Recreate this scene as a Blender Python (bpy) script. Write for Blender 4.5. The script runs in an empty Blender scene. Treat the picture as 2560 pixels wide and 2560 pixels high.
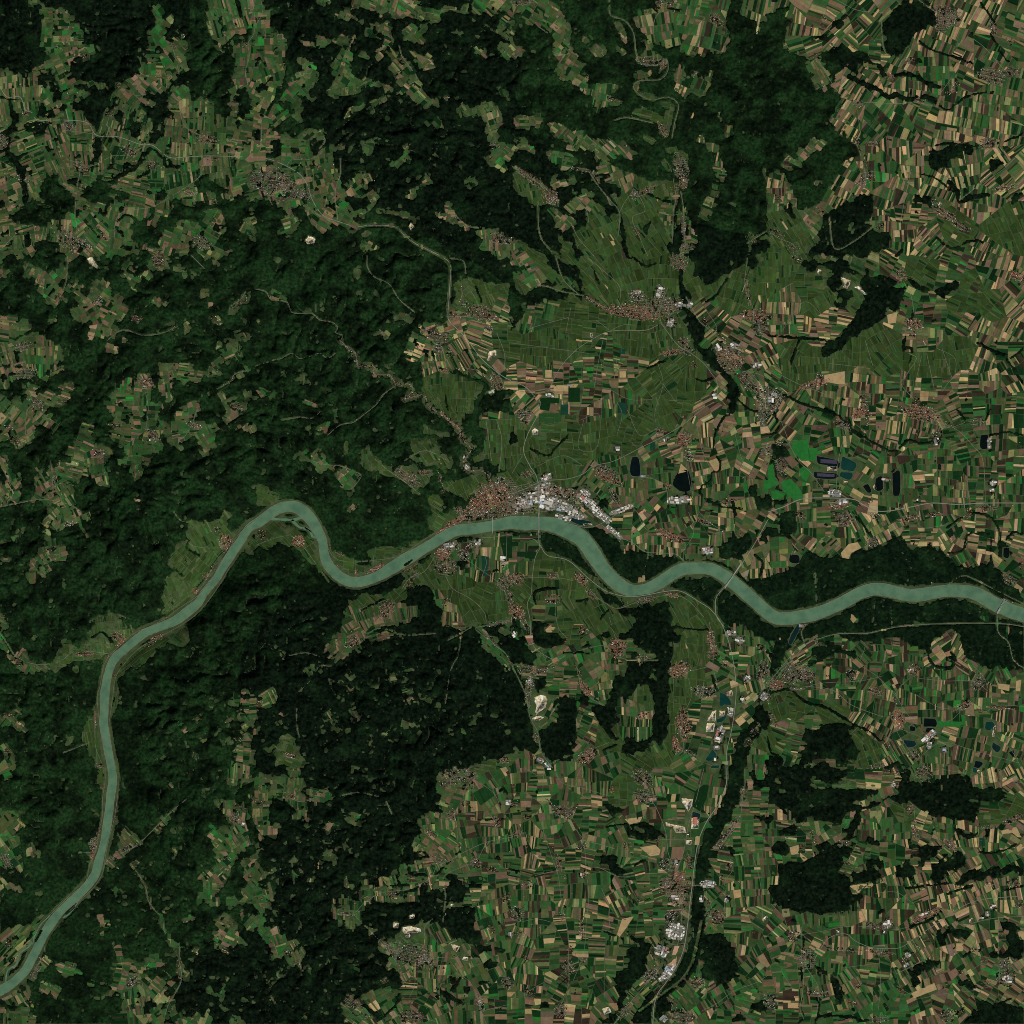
import bpy, math, random
import numpy as np

# ------------------------------------------------------------------ camera, sky, sun, exposure
scene = bpy.context.scene
scene.render.engine = 'CYCLES'
col = scene.collection
M10 = 10.0                                   # metres per unit of the survey drawing (2560 x 2560 units)
HALF = 12800.0
cam_data = bpy.data.cameras.new('camera')
cam_data.type = 'PERSP'
CAM_H = 400000.0
cam_data.sensor_width = 36.0
cam_data.lens = 36.0 * CAM_H / (2 * HALF)
cam_data.clip_start = 1000.0
cam_data.clip_end = 600000.0
cam = bpy.data.objects.new('camera', cam_data)
cam.location = (0, 0, CAM_H + 280.0)
col.objects.link(cam)
scene.camera = cam

SUN_EL, SUN_AZ = math.radians(44.0), math.radians(152.0)      # azimuth clockwise from north
world = bpy.data.worlds.new('World')
scene.world = world
world.use_nodes = True
wn = world.node_tree
sky = wn.nodes.new('ShaderNodeTexSky')
sky.sky_type = 'NISHITA'
sky.sun_disc = False
sky.sun_elevation = SUN_EL
sky.sun_rotation = SUN_AZ
bg = wn.nodes['Background']
bg.inputs['Strength'].default_value = 0.05
wn.links.new(sky.outputs['Color'], bg.inputs['Color'])

sun_data = bpy.data.lights.new('sun', 'SUN')
sun_data.energy = 3.6
sun_data.angle = math.radians(0.5)
sun_data.color = (1.0, 0.95, 0.83)
sun = bpy.data.objects.new('sun', sun_data)
sun.rotation_euler = (math.pi / 2 - SUN_EL, 0, math.pi - SUN_AZ)
sun.location = (0, 0, 20000)
col.objects.link(sun)

scene.view_settings.view_transform = 'Standard'
scene.view_settings.look = 'None'
scene.view_settings.exposure = 0.36
scene.view_settings.gamma = 1.0
scene.view_settings.use_curve_mapping = False

scene.cycles.use_denoising = False
scene.cycles.filter_width = 0.95
scene.cycles.max_bounces = 4

rng = random.Random(7)

# ------------------------------------------------------------------ the survey drawing
# Coordinates are percent of one of 16 map sheets (each 6.4 km wide), x east, y south.
# F forest, C open land, T tree line, B broken forest, R road, H houses, N houses along a road, W halls,
# Q quarry, O bare earth, P pond, K single field, S parcel seed, A side arm of the river, I island, X solar panels
DATA = """
@ 0 0
F 0,0 10,0 13,4 17.5,6 18.5,8 17,11 16,13 17,15 15.5,18 17.5,21 16.5,24.5 15.5,25.5 12.5,25.5 11,28 4.5,28 0,26
C 0,3 2.5,5 2,6.5 0,6.5
F 15,0 18,3 26,3.5 27,6 32,6.5 31.5,10 32.5,15 33,16.5 37,17 38,21 33,23 27.5,24 27,27.5 29,30.5 33,31 37,31.5 40,33 43,33.5 46.5,32 50,29.5 54.5,28 54.5,24 52.5,23 56,21 57.5,18.5 58,14 60,11.5 60.5,7 58.5,4.5 59.5,2.5 61,1.5 64,1.5 65.5,0
F 66,0 81,0 79.5,4 80,11 82,12.5 83,15.5 86,16.5 91,16.5 94,14.5 94.5,15.5 91,18 82,18.5 84,20 90,21 92.5,23 92,27 91,30 92,34 90,37 89,40 90,44 86,47 84,44 81,40 80,37 77,39 74,38 74,32 75,28 73.5,26 73,22 74,18 71,15.5 68,15.5 66.5,13 68.5,10.5 67.5,8 64.5,5 63,3
F 63,38 66,35 69,30 73,28 76,27 77,29 72,32 68,35 66,37 66,42 69,45 68,48 64,47 62,50 63,53 61,56 59,55 60,50 60,46 57,46 58,43 61,41 60,38
F 55,38 60,36.5 63,38.5 61,39.5 56,39.5
F 29,33 34,33 39,35 41,36 40,38 34,36.5 30,35.5
F 43,33 46,33 46,35.5 44,38 43,42 40,42 40,46 38.5,49 38,52 36,49 33,46 33,44 30,43.5 29,41 31,40 34,40 35,38 39,38.5 40,37
F 19.5,33 22,32 23.5,36 25,40 22,39.5 20.5,36.5
F 15,43 17,40 19,42 19,46 17,47 14,46
F 10,48 13,47 16,48 16,50 13,51.5 10.5,50
F 20.5,42 22,41.5 22,43.5 20.5,43.5
F 51,48 54.5,48 54.5,54 50.5,54
F 18,69 20,67.5 22,69 22,72.5 25,74 27,75 28.5,78 29,81 27,84 26,86 20,86.5 19,88 10,87.5 5,86.5 4.5,83.5 8,82 9,79 11,80 14,79 17,80 18,83 21,79 18,78.5 16,77 15,73
C 18,80 20,79 21,80 19,83
F 33,74 37,71 40,70 43,72.5 44,76 43,79 41,83 40,82.5 41,78 38,77.5 34,77 31,76
F 27.5,69.5 31,69.5 30,72 27.5,72
F 45,81 48,81 48,83 45,83.5
F 62,87 63,83 67,82.5 72,81 76,80 81,79 88,78 92,79 93,77 97,77 99,80 97,83 95,86 92,88 90,90 89,87 88,84 84,81 79,84 78,88 74,88 71,86 67,88 64,90
F 78,71 82,68 84,71 88,72 87,76 83,74 81,77 78,75
F 53,87 57,87 60,89 63,89 64,92 62,95 62,98 55,96 53,93
F 15,94 18,94 20,96 24,96 23,99 24,100 17,100 17,97
F 74,95 76,93 77,96 76,100 72.5,100
F 89,90 92,88 94,90 96,93 100,94 100,100 92,100 89,97 88,93
F 93,36 96,34 98,38 99,42 96,47 93,45 94,41
F 98,6.5 100,6.5 100,10.5 98.5,10
F 17,28 22,28 23,31 22,32 19,31
F 26.5,29 28.5,29 29,31 27,31
F 45,45 47.5,45 47,48 45,48
F 12,66 14,66 13.5,68.5 12,68.5
F 39,53 44,54.5 43,56 39,55.5
T 3 4,40 5,44 6,47 5,50 3.5,52 3,57 3.5,60 6,63 8,66 9,70 10,76 10,79
T 1.5 38,52 39,56 39,60 36,64 36,67
T 2 59,55 60,57 58.5,59 55,62 54,65 49,68 46,69.5 44,72
T 1.5 59,57 62,60 64,62 65,65 70,65
T 1.2 93,0 94,4 94,7
T 1 0,38 5,39 9,38.5
T 1 84,44 84.5,49
T 1.2 53,86 50,84 45,87
T 1 88,18 92,14 94,14
R 2 0,34 3,38 8,38 10,43 12.5,44 15,47 25,47 34,48 38,53 46,53.5 55,56.5 60,57 66,61.5 72,61.5 82,61 100,61.5
R 1 99,0 99.5,12 97,17 97.5,22 96,28 97,34
R 1 81,62 78,69 73,73 70,75 65,78 59,81 48,83 45,88 45,94
R 1 44,61 50,60.5 57,57
R 1 21,66 26,62.5 35,65 44,61
R 1 67,17 69,24 70,29
R 1 47,35 50,37.5 57,37
R 1 70,41 72,49 78,53
R 1 32,64 30,76 30,87 37,84
R 1 30,87 30,91 28,93
R 1 0,98 6,92
R 1 42,49 44,54
R 1 25,51 34,52 38,53
H 27,49.5 2.5,1.5 15 70 m
H 42.5,44.5 1.5,1.5 0 40 m
H 50.5,58.5 3,1.8 30 130 m
H 1,55 2.5,3 0 100 m
H 9,70 1.5,3 -60 90 r
H 59.5,64.5 2.5,1.5 0 100 m
H 81,54.5 4,1.5 0 200 r
H 84,61.8 2,1.2 0 60 r
H 32,65.5 3,1.5 25 160 r
H 74,75 2.5,1 20 90 r
H 83,79 2.5,1 0 70 m
H 27,94 5,2.5 40 360 m
H 33,95 3,1 35 90 g
H 41,92.5 2,1.2 35 70 r
H 79,95 4,2 30 130 m
H 47,71 1,2 70 40 r
H 10,44.5 1.5,1 0 50 r
H 22.5,18.5 1,1 0 20 m
H 33.5,22 2,1 50 40 m
H 71.5,14.5 1,1 0 10 g
H 96,17.5 1,1.5 0 30 m
H 3,69 2,2 0 30 m
H 67.5,18 1,1 0 20 r
H 99,70 1.5,3 0 50 m
S 7,35 85 50 250 m
S 18,15 0 90 220 l
S 18,22 -20 90 220 m
S 13,60 -20 45 300 m
S 22,60 70 45 300 m
S 30,45 80 50 280 m
S 46,50 108 45 280 m
S 33,60 88 45 260 m
S 50,75 15 50 260 m
S 35,78 25 50 300 m
S 70,55 95 50 300 m
S 67,70 85 60 300 l
S 80,50 92 60 300 m
S 88,10 75 50 350 o
S 5,75 -20 70 250 o
S 5,92 80 50 250 o
S 22,90 95 45 250 o
S 35,88 45 70 250 m
S 50,87 100 80 200 m
S 85,72 80 60 250 m
S 60,28 0 110 200 l
S 68,25 50 100 200 l
S 96,25 90 90 220 l
S 97,50 10 80 220 o
S 97,75 -20 70 250 m
S 65,94 20 90 220 o
S 85,92 30 90 220 l
S 83,30 60 100 200 l
S 57,33 40 90 200 o
S 26,38 60 100 200 l
@ 1 0
F 0,0 100,0 100,100 0,100
C 0,0 3.5,0 4,3.5 7,5 6,8 5,11.5 10,12.5 10,15 13,18 13,23 12.5,28 11,32 9,36 8,40 6,42 0,41
C 10,38 14,34 15,31 20,29 20,34 21,38 26,40 26,42 21,41.5 20,39 18,38 18,41 21,46 20,50 16,49 14,46.5 9,47 6,50 5,46 7,42
C 0,41 6,42 7,46 6,50 12,51 17,53 22,50 25,50 28,54 24,56.5 21,58 23,60 26,58.5 32,59 33,64 32,67 35,69 37,72 40,75 51,75 50,78 47,80 44,85 40,86.5 43,88 38,91 31,87 29,91 26,92 22,85 19,82 15,80 14,82 19,86 17,89 14,90 12,92 9,88 12,82 8,80 4,78 3,84 0,87
F 5,53 9,53 9.5,58 8,61 5,61
F 35,77 43,76.5 43.5,81 38,81.5 35,80
F 33,69 36,69 36,74 34,73
F 17,77 21,77 22,80 18,79
F 0,77 3,78 3,86 0,86
F 18,45 21,43 23,44 22,47 19,47
F 12.5,38.5 14,40 16,45 13,44
F 20,40 26,40 27,42 22,42.5 20,41
C 8,84 12,86 11,92 14,94 12,96 9,92
C 17,13 20,13 21,18 19,19 17,17.5
C 23.5,14 26,14 28,17 33,15 36.5,15 37,20 34,20 28,17.5 23,18.5
C 33,20 37,19 37,27 38,30 41,31 42,34 38,37 32,39.5 29,38.5 25,38 30,34 31,31 29,29 28,26.5 30,22.5
C 16,22.5 19,22 21,25 24,28 24,31 21,31 20,28 17,26
C 20,30 24,31 23.5,35 25,37 22,37 20,34
C 25,0 30,0 30,2 27.5,3 24,1.5
C 20,3.5 22,3 22,4.5 20.5,5
C 31.5,3.5 37.5,3 38,8 36,9.5 34,8 32,9.5
C 37.3,0 38.5,5 40.5,12.5 42,13 41,9 39.3,4 38.8,0
C 39,0 64,0 70,2 83,1 85,0 100,0 100,6 98,4 95,6 90,5 86,5.5 80,4.5 72,4 73,8 70,9 62,8 55,7.5 53,6 48,3 40,3
F 40,4.5 43,5.5 47,7 46,9 42,7.5
C 40,6 44,9 53,8 54.5,10 54,14 56,19 58,23.5 60,25 62,29 63,31 54,30 52,26 54,24 53,22 51,25 46,25 47,21 50,17.5 52.5,15.5 48,14 42,13.5 43,11.5
F 50.5,19 52.5,18.5 54,22 52,25.5 49.5,25
C 60,10 63,9.5 68,11 66.5,13 67.5,16 63,18.5 60,17 57.5,16.5 58.5,13
C 84,7 86,8 88,10.5 94,12 97,14 100,15.5 100,5 97,7 97,10 93,11 90,9.5 85,9
C 86.5,17 89,17 91,21 93,22 91,24 88,23.5 86.5,19
C 94,16 98,15 100,17 100,24.5 95,24 94,20
C 41,20.5 44,20 45,22 43,23 41,22
C 38,30 44,30 53,33 52.5,35 45,33.5 42,34
C 60,22 65,21 70,22 70,27.5 65,29 60,26
F 59,24 61,23.5 64,27 62,28
C 54,27.5 59,27 62,30 66,32.5 65.5,36 68,38 74,38.5 80,36 80,38 74,39 72,40 73,44 69,42.5 65,39 60,40 59,36 54.5,37 57,32.5 53,30
C 48,37 51,35.5 52,38 49,40.5 46,39 47.5,42 46,43 41,43.5 39,46 36,47.5 33,47 34,45 39,42 44,39.5
C 85,26 87.5,26 87,28 84.5,27.5
C 94,35 97,34.5 98,37 97,38.5 94,37
C 79,43 82,41 86,40 85,42 88,40 92,39 93,41 95,41.5 94.5,47 93,50 94,55 97,56 100,57 100,63 97,62 95,58 98,66 100,69 96,66 92,65 87,60 89,60 91,62 90,57 88,53 89.5,48 88,44 85,45 80,46
C 84,56 88,57.5 87,59 83.5,58
C 41,54.5 43,53 44,56 47,55 48,58 46,62.5 43,60.5 39,59 34,60.5 32,58 40,57.5 42,57
C 40.5,63 43,64 42.5,65.5 40.5,65.5
C 57.5,58 60,56 60,59 58,62 58,65 56.5,67 56,68 53,66 51.5,64.5 55,62.5 57,61
C 39,68 41,67 45,67.5 44,71 43,73.5 38,74 37,71.5
F 41,70 42.5,70 42,72.5 41,72.5
C 59,74 60.5,73 63,73 65,69 68,69 68,72 63,75 62,77 64,77.5 61,79.5 59,77
C 53.5,76 56,76 56,77.5 53.5,77.5
C 81,70 84,69 87,69 86,71 83,72.5 81.5,71.5
C 75,67 80,68.5 79,69.5 76,68
C 68,75 72,75 72,77 69,77
C 48,82 55,82.5 59,83 63,84.5 68,85 71,82.5 74,80 73.5,78 76,77.5 76,82 79,84.5 80,86.5 84,90 82,91 74,85.5 68,84.5 62,86 59,85 48,84.5
C 83,91 86,88 90,89 94,90.5 100,91 100,100 92,100 88,97 90,94 84,91.5
C 41,91 45,90 45.5,92.5 42,93.5
C 43,95 46,94 49,97 49,98 43,99 42,97
C 65,49 68,47 73,48 74,50 70,51 66,50.5
C 77,48 79,48 82,50 81,51
T 1.2 13,23 12,29 11,33 9,37 7,40 5,43
T 1 2,65 3,75 4,82
Q 19,94 20.5,92 23.5,93 23,95 20,95.5
Q 59.5,88.5 60.5,87 62,88.5 60.5,90
R 2 0,61.5 6,62.5 12,65 17,68 20,72 22,78 26,84 32,86.5 39,88.5 45,88 54,88.5 58,92 62,95 66,97 72,100
R 1 12,65 14,62.5 20,62.5 24,61 26,59
R 1 56,18 57,22 60,26 63,31 60,33 55,37
R 1 65,33 64,37.5 68,40
R 1 0,44 2,47 2,57 1,60
R 1 0,10 2.5,5 2,0
R 1 76,82 82,88 87,89
R 1 32,86 31,75 33,68 33,62
R 1 25,58 27,55 25,51
H 6,71 7,4.5 0 620 m
H 14,74.5 4.5,2.5 25 220 m
H 20,76.5 2.5,1.8 40 90 g
H 57,24 1.5,1.2 40 40 m
H 93,57 2,1.5 0 70 m
H 96,93 5,2 10 240 r
H 10,78 1,3 60 70 m
H 45,78 1,.6 0 12 g
H 43,82 .6,.6 0 6 g
H 24,65.7 1,.6 0 15 r
H 75,38 2,.6 0 20 r
H 78,85 1,.8 0 10 g
H 46,71 .8,.8 0 10 g
H 11,25 .6,.6 0 8 r
H 10,34 .6,.8 0 10 r
S 5,15 0 110 200 l
S 5,30 70 100 220 l
S 3,37 20 100 220 o
S 15,43 45 110 220 l
S 30,63 85 90 180 m
S 25,70 80 100 180 m
S 8,60 0 100 200 m
S 33,72 70 90 180 o
S 45,11 20 60 260 o
S 62,14 40 80 220 m
S 57,25 45 80 250 m
S 33,32 30 110 200 l
S 34,37 0 70 250 l
S 75,3 10 60 300 l
S 92,9 40 80 220 m
S 60,35 45 80 220 m
S 42,41 -30 80 220 l
S 90,44 70 80 200 m
S 45,57 10 100 260 o
S 56,64 -45 90 220 l
S 38,77 60 90 180 m
S 65,84 0 70 200 o
S 95,97 85 50 200 m
S 95,58 40 90 250 l
S 35,88 30 80 200 m
@ 2 0
F 0,0 100,0 100,100 0,100
C 0,0 15,0 18,2 21,5 21.5,9 23,13 24,17 25,22 27,25 30,29 28,32 24,32 20,30 17,25 16,20 14.5,17 17,15 14,12 10,10 6,9 5,4 2,6 0,11
F 11.5,12.5 14,11.5 17,14 15,16 12,15.5
C 0,10 1.5,12 1,16 2,17 4,18.5 7,20 7,22 3,23 1.5,25 0,25
C 26,15 29,12.5 30,15 28,17.5 26.5,17
C 29,18 34,17 38,19.5 37,22 35,24 32,23 30,20.5
C 39.5,8.5 42,8.5 45,12 46.5,16 43,15.5 41,11
C 46,7 49.5,6.5 50,3 56,3 58,2 65,0 84,0 83.5,4 83.5,8 82,12 84,14 87,16 84,18.5 83.5,21 78,20.5 74,22 69,23 67,21 64,19 58,19 56,18 55,19 52,21 51,17 53,14.5 48.5,13 48.5,10
C 89,0 100,0 100,8 95,7.5 91,6.5 86,5.5 88.5,4
C 94,10 97,10 98,12 95,12
C 41.5,18 44,18 46,20 45,23 43.5,21 42,20
C 48,22 54,20 58,22 60,24 57,25 51,25.5 48,24
C 48,28 51,27 55,27.5 56,28.5 51,30 48,30
C 46,32 48,31 55,30.5 49.5,33 51,36.5 55,38.5 61,38 65,40 64,44 63,50 62,54 60,50 61,44 58,41 53,41 49,38
C 47,43 55,43.5 60,45 60,49 62,52 60,54 57,50 54,48 47,46.5
C 50,53 54,52 58,54.5 57,57 53,56
C 62,35 63,32 64,28 68,28.5 73,29 76,28.5 77,24 75,23 77.5,23 77.5,27 79,30 78,33 77,35 74,37 70,37 66,38 64,36
C 25,35 30,33 36,33 42,33 42,36 37,38 43,40 42,41.5 34,40 36,44 30,42 31,39 29,36
C 17,25 24,25 27,29 30,32 25,35 22,32 18,30
C 0,44 5,45.5 8,45 7.5,43 11,43 11,51 4,50 0,51
C 14,47 18,46 20,49 24,51 29,53 33,55 38,54 41,55 44,57 48,60 47,61.5 42,61 39,61.5 38,63 35,62 33,65 33,61.5 28,58 25,61 22,58.5 20,54 16,55 13,53
C 0,53 5,54 7,57 10.5,59 10,61 3,59.5 0,59
C 14,59 20,59 26,62 26,65 20,65 17,64.5 14,61
C 27,60 30,63 28,65.5 27,65
C 17,67 21,69 26,70 25,73 22,71 19,73 15,72
C 0,64 4,66 8,69 12,72 16,76 19,79 18,81 13,80 10,79 6,77 2,75 0,73
C 34,83 37,84 42,83 42,88 43,95 47,100 30,100 26,96 24,92 29,89 28,85 30,82
C 22,79 27,76 32,79 36,82 34,85 28,83 22,83
C 25,77 28,73.5 32,75 32,78 28,79
C 14,82 20,82 24,86 24,90 20,91 16,86
C 0,93 6,94 10,97 15,100 0,100
C 18,90 24,96 26,100 20,100
C 36,63 40,65 44,66 49,68 53,69.5 57,70 63,70.5 65,74 64,80 62,85 62.5,93 60,97 62,100 48,100 44,93 43,85 40,80 37,77 40,74 44,75 42,72 36,70 38,68 35,66
F 42.5,73 44,73 44,76 42.5,76
F 52,88 54,87 54,91 52,92
C 57,58 61,57 64,60 62,62 66,62 69,65 69,69 67,75 66.5,82 68,90 67,96 70,97 72,93 68,83.5 67.5,75 69,71 69.5,63 66,60 60,60
C 56,64 60,62.5 63,64 62,67 58,66
C 63,83 66,82.5 66,88 64,89
C 72,55 74,53.5 76,55 83,57 81,60 82,63 83,67 84,70 80,72 80,76 78,83 77.5,88 73,84 73,80 76,76 77,70 79,68 79.5,62 77,60 76,57
C 97,67 100,66 100,72 98.5,71
C 92,95 100,90 100,92 96,94 94,96 95,100 92,98
C 83,49 87,50 88,53 84,54
C 70,45 72,45 71.5,47 70,46.5
T 1.2 52,75 58,78 62,79
T 1 42,66 50,68 55,70 58,69
T 1 47,2 55,2 60,3 66,4
T 1.4 27,61 30,66 33,71 38,77 42,83 43,90 45,100
T 1.4 33,2 32,5 35,7 40,7.5 45,9.5 47,14 48,20 48,24 51,26.5 56,26.5 58,24 60,24 60.5,27 58,30.5 52,31.5 46.5,32 47,35.5 50,39 54,41 58,39.5 62,39 64,41.5 63,48 62,53 63,54 60,57 55,57.5 54,60 57,63 60,67 65,69.5 67,73 66.5,78 64,82 62.8,87 63,95 65,100
R 1 38,0 38.5,6 44,8 47.5,13 48.5,21 51,25 57,25.5 60,23 61,27 58,31 50,31.5 47.5,34 50.5,37.5 55,39 61,38 65,41 63.5,48 62.5,54
R 1 7,0 8,6 10,10 14,13
R 1 30,67 34,73 39,79 42,83 41.5,92
R 1 42,83 44,79 47,75 48,74 52,82 47,85 50,93 53,100
R 1 66,75 67,82 67,90 68,97
R 1 63,70 64,77 63,83 62.5,95
R 1 0,65 14,74
R 1 10,80 11,92 16,99
R 1 25,77 29,82 30,87
R 1 23,87 26,93 32,100
R 1 30,54 40,62
R 1 92,95 95,93 100,90
R 1 55,14 56,7 60,3
R 1 40,47 45,46 55,48
V 38.5,38 1 0
H 4,0.5 4,1.5 0 90 r
H 60,1 4,2 -5 190 r
H 80,8 3,1.8 40 150 r
H 53,24 4,1.5 0 150 m
H 59,25 1.5,2 0 110 r
H 71.5,29 1.5,1.2 0 50 r
H 40,39 3,1 30 50 r
H 59,51 1.2,3 -30 110 r
H 66,66 3,5 -15 300 m
H 67,71 1.5,3 -10 130 r
H 64.5,73 2,1.5 0 50 r
H 52,74.5 4,1.2 -20 120 r
H 48,76 1.5,1.5 0 60 g
H 7,69.5 7,1.1 38 220 r
H 15,76.5 3,2.5 40 220 r
H 16,78.5 2,1.5 0 90 g
H 28,66.5 5,.8 10 70 m
H 33,70 3,.8 60 60 m
H 67,88 6,.8 88 110 r
H 68,97 3,2 0 100 m
H 48.5,90 2,.8 45 40 r
H 44,57 1,1 0 10 r
H 94,93 3,1 60 50 m
S 10,5 30 70 200 m
S 20,15 40 100 200 l
S 22,28 30 90 200 o
S 60,10 80 70 200 m
S 68,8 10 80 200 l
S 75,14 105 80 300 d
S 93,3 100 60 350 b
S 70,31 112 70 300 b
S 37,36 100 50 250 m
S 33,20 50 80 200 o
S 30,53 35 70 220 o
S 20,50 40 70 220 o
S 38,58 45 60 200 m
S 5,48 0 90 200 m
S 18,62 10 70 220 l
S 77,60 95 60 220 b
S 77,78 20 60 250 m
S 75,85 30 60 250 m
S 22,72 70 60 200 o
S 8,76 80 50 200 v
S 55,46 10 40 300 v
S 54,55 20 40 300 v
S 40,70 70 60 250 o
S 50,80 60 60 250 v
S 55,72 80 60 250 v
S 35,90 60 60 220 v
S 55,92 60 60 220 v
S 10,98 30 60 220 v
S 22,82 40 60 200 o
S 66,62 70 50 200 v
S 65,85 90 60 200 o
@ 3 0
F 0,4.5 8,3 8,6 8.5,9 7,13 5,15 7,18 7.5,21 14,22 15,25 19,31 16,30.5 17,33 20,36 23,35 27,35 29,38 27,42 24.5,46 26,50 31,52 33,55 36,57 37,60 32,62 29,66 26,70 22,74 20,78 19,80 16,82 12,81 10,77 9,73 7,70 6,67 3,67 0,69
C 5.5,60 7,58.5 10,61 9,64 11,66 9,67 6,64.5 5.5,62
C 12,57 16,56 18,53.5 20,54 22,56.5 18,59 16,61.5 13,62.5 11.5,60
C 10,62 13,61 13.5,64 10,64
C 16,22 19,22.5 22,27 25,32 26.5,34.5 24,33.5 23,36 20,34.5 19,32 16.5,31 18,28 15,24
F 24,19 29,17.5 33,20.5 35,23 36,25 34,28 30,27 27,29 25,31 21,26 20,22.5
F 25,7 28,6.5 30,8.5 29,10.5 27,9.5 25,9
F 28,5 30,6 31,7.5 29,7
F 20,13 23,12 25,14 24,16 22,16 20,15
F 50,2.5 54,0 60,0 64,3 66,6.5 65,8.5 62,11 58,14 56,16 53,18.5 52,20 50,17 49,14.5 46,15.5 44,13 44.5,9 47,8 47.5,5
F 44.5,16 48,15 51,18 52,20 48,21.5 47.5,23 46,21
F 33,20 39,21 41,24 43,26 40,25 36,23
F 62,62.5 63,61 66,60 69,58 73,57 81,58 80,61 76,61 71,62.5 68,64 64,63.5
F 62,58 66,58 67,60 64,61
F 57.5,76 62,75 66,78 69,81 67,82 65,80 62,79 59,78 59,81 62,83 59,83
F 36,75 40,76 41,79 40,82 39,86 41,88 42,90 46,91 49,93 47,96 44,98 39,100 20,100 24,95 22,90 22,84 28,81 30,79 35,77
C 33,88.5 36,88 34,91 32,91
F 6,81 8,79 11,82 10,86 8,84
F 18,90 22,88 22,96 19,100 14,100 18,94
F 0,0 4,0 2,2 0,2
F 57,22 60,21.5 61,24 58,25
F 87,62 91,64 88,67 86,65
F 93,77 97,75 98,79 95,80
F 78,73 81,76 80,79 77,79
T 2 43,25 45,29 48,30 53,29 58,30 63,33 67,34
T 2.2 32,30 38,33 43,35 47,38 50,37 55,39 62,38 66,40
T 1 59,16 63,19 70,21.5 75,23 80,25
T 1 83,1 86,5 89,10
T 1 87,13 92,22 95,25
T 1 65,57 71,56 82,57 93,55 100,52
T 2 71,71 74,75 75,79 80,77 86,76
T 1.2 66,93 72,97 80,94 85,95
T 1 67,41 70,43 74,40 80,37 88,36
T 1 59,68 64,69 70,73
T 1.4 52,98 50,100
R 1 59,0 63,3 66,5
R 1 20,24 26,34 32,40 35,41 39,40 50,40.5 58,40 65,41.5
R 1 80,15 85,19 92,27
R 1 75,78 83,72 92,66 100,58
R 1 35,43 36,52
R 1 34,55 36,60 38,68 38,70
R 1 38,87 44,87
R 1 0,90 4,93 9,95 11,97
R 1 72,30 67,37
R 1 56,66 53,80 51,92
R 1 44,5 45,18 47,22
R 1 27,0 35,4 45,5
R 1 44,86 34,94 26,97 24,85
H 70,6 5,3 20 340 r
H 68,9 2.5,3 0 130 r
H 21.5,7 1.2,1 0 30 r
H 47.5,29.5 2,1.2 20 90 r
H 55,23.5 2,1.2 0 70 m
H 87,30 5,2.5 10 380 r
H 95,28 4,1.5 0 150 m
H 73,33 2,1 -40 60 m
H 71,36 2,1 -40 50 m
H 35,40.5 2.5,1.2 20 110 m
H 86,56 3,2 0 180 r
H 41,56 2.5,1 0 80 r
H 34,55 2,1.5 50 60 m
H 39,69 2.5,2 0 140 m
H 36,71.5 2,.8 0 70 g
H 38,63 3,.5 75 40 m
H 93,73.5 4,1.2 -5 160 r
H 69,83.5 4,1.5 25 280 r
H 75,88 4,1.2 25 140 m
H 65,79 2,1 60 50 m
H 88,11 2.5,1.2 75 90 r
H 4,77.5 1.5,1 0 40 r
H 20,82 2,1.5 45 60 m
H 3,91 3,1 20 50 m
H 10,97 2,1.5 0 60 m
H 44,88.5 2,1 -20 50 m
H 19,22.5 2,1.2 45 50 m
H 95,16 2,1 0 40 r
H 60,39 2.5,.6 0 50 r
H 34,0.5 2,1 20 30 m
Q 66.3,80 67.3,78.5 68,80 67,80.7
S 18,4 25 60 350 b
S 12,10 100 50 300 b
S 12,18 -20 60 300 b
S 30,15 135 60 300 b
S 38,12 135 60 300 b
S 42,20 5 60 250 b
S 70,15 110 60 250 b
S 85,5 115 60 250 b
S 95,10 20 80 250 m
S 78,22 25 60 300 b
S 83,22 115 60 250 d
S 65,27 90 90 250 d
S 52,27 115 60 250 b
S 55,33 95 50 300 b
S 35,33 125 60 300 b
S 31,46 120 60 280 b
S 43,48 130 80 250 d
S 52,50 115 70 250 b
S 60,45 25 70 250 d
S 72,48 100 70 220 b
S 88,48 100 60 220 b
S 95,38 100 60 250 m
S 50,58 90 60 350 b
S 45,64 90 90 250 d
S 57,68 90 60 250 b
S 77,65 80 70 250 b
S 90,67 -40 60 250 b
S 65,72 115 50 300 b
S 52,75 110 60 300 b
S 82,80 95 60 250 b
S 55,83 5 50 200 b
S 53,92 90 60 250 b
S 62,95 135 50 250 b
S 85,97 115 50 250 b
S 75,90 30 60 250 v
S 90,90 70 60 250 v
S 28,72 120 60 280 b
S 8,72 95 60 250 b
S 18,87 40 70 250 o
S 12,90 60 60 250 v
S 22,30 60 80 250 o
S 15,58 40 80 250 o
S 44,92 90 60 200 b
@ 0 1
F 0,0 100,0 100,100 0,100
C 3,1 9,0 10.5,4 11.5,8.5 15,10 16,15 19,17 24,17 28,24 30,27 34,25 37,27 34,30 35,32.5 40,33 43,31 46,29 46,26 49,24 50,20 49,17 46,14 47,13.5 44,12 42,11 42,8 39,10 35,9.5 34,11 33,14 31,12 26.5,9 26,6
C 26,0 31,0 29,2 27,4
C 10.5,5 17,8.5 20,10 23,6 25.5,3 26.5,9 32,10 35,15 32,17 28,17 24,19 19,20 17.5,18.5 18,17 20,15.5 15,13 13,10 11,9
F 14,2 22,1 24,3 20,6.5 16,5
C 0,0 2.5,0 1.5,4 3.5,8 2.5,9.5 0,7.5
F 22,10.5 26,11 25.5,13 22,13
F 34,10 36,9 37,12 35,16 33,16.5 33.5,13.5
F 25.5,16 29,17 29,20 26,19
F 45,13 48,12 52,14 55,16 52,17 48,15 43,14
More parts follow.
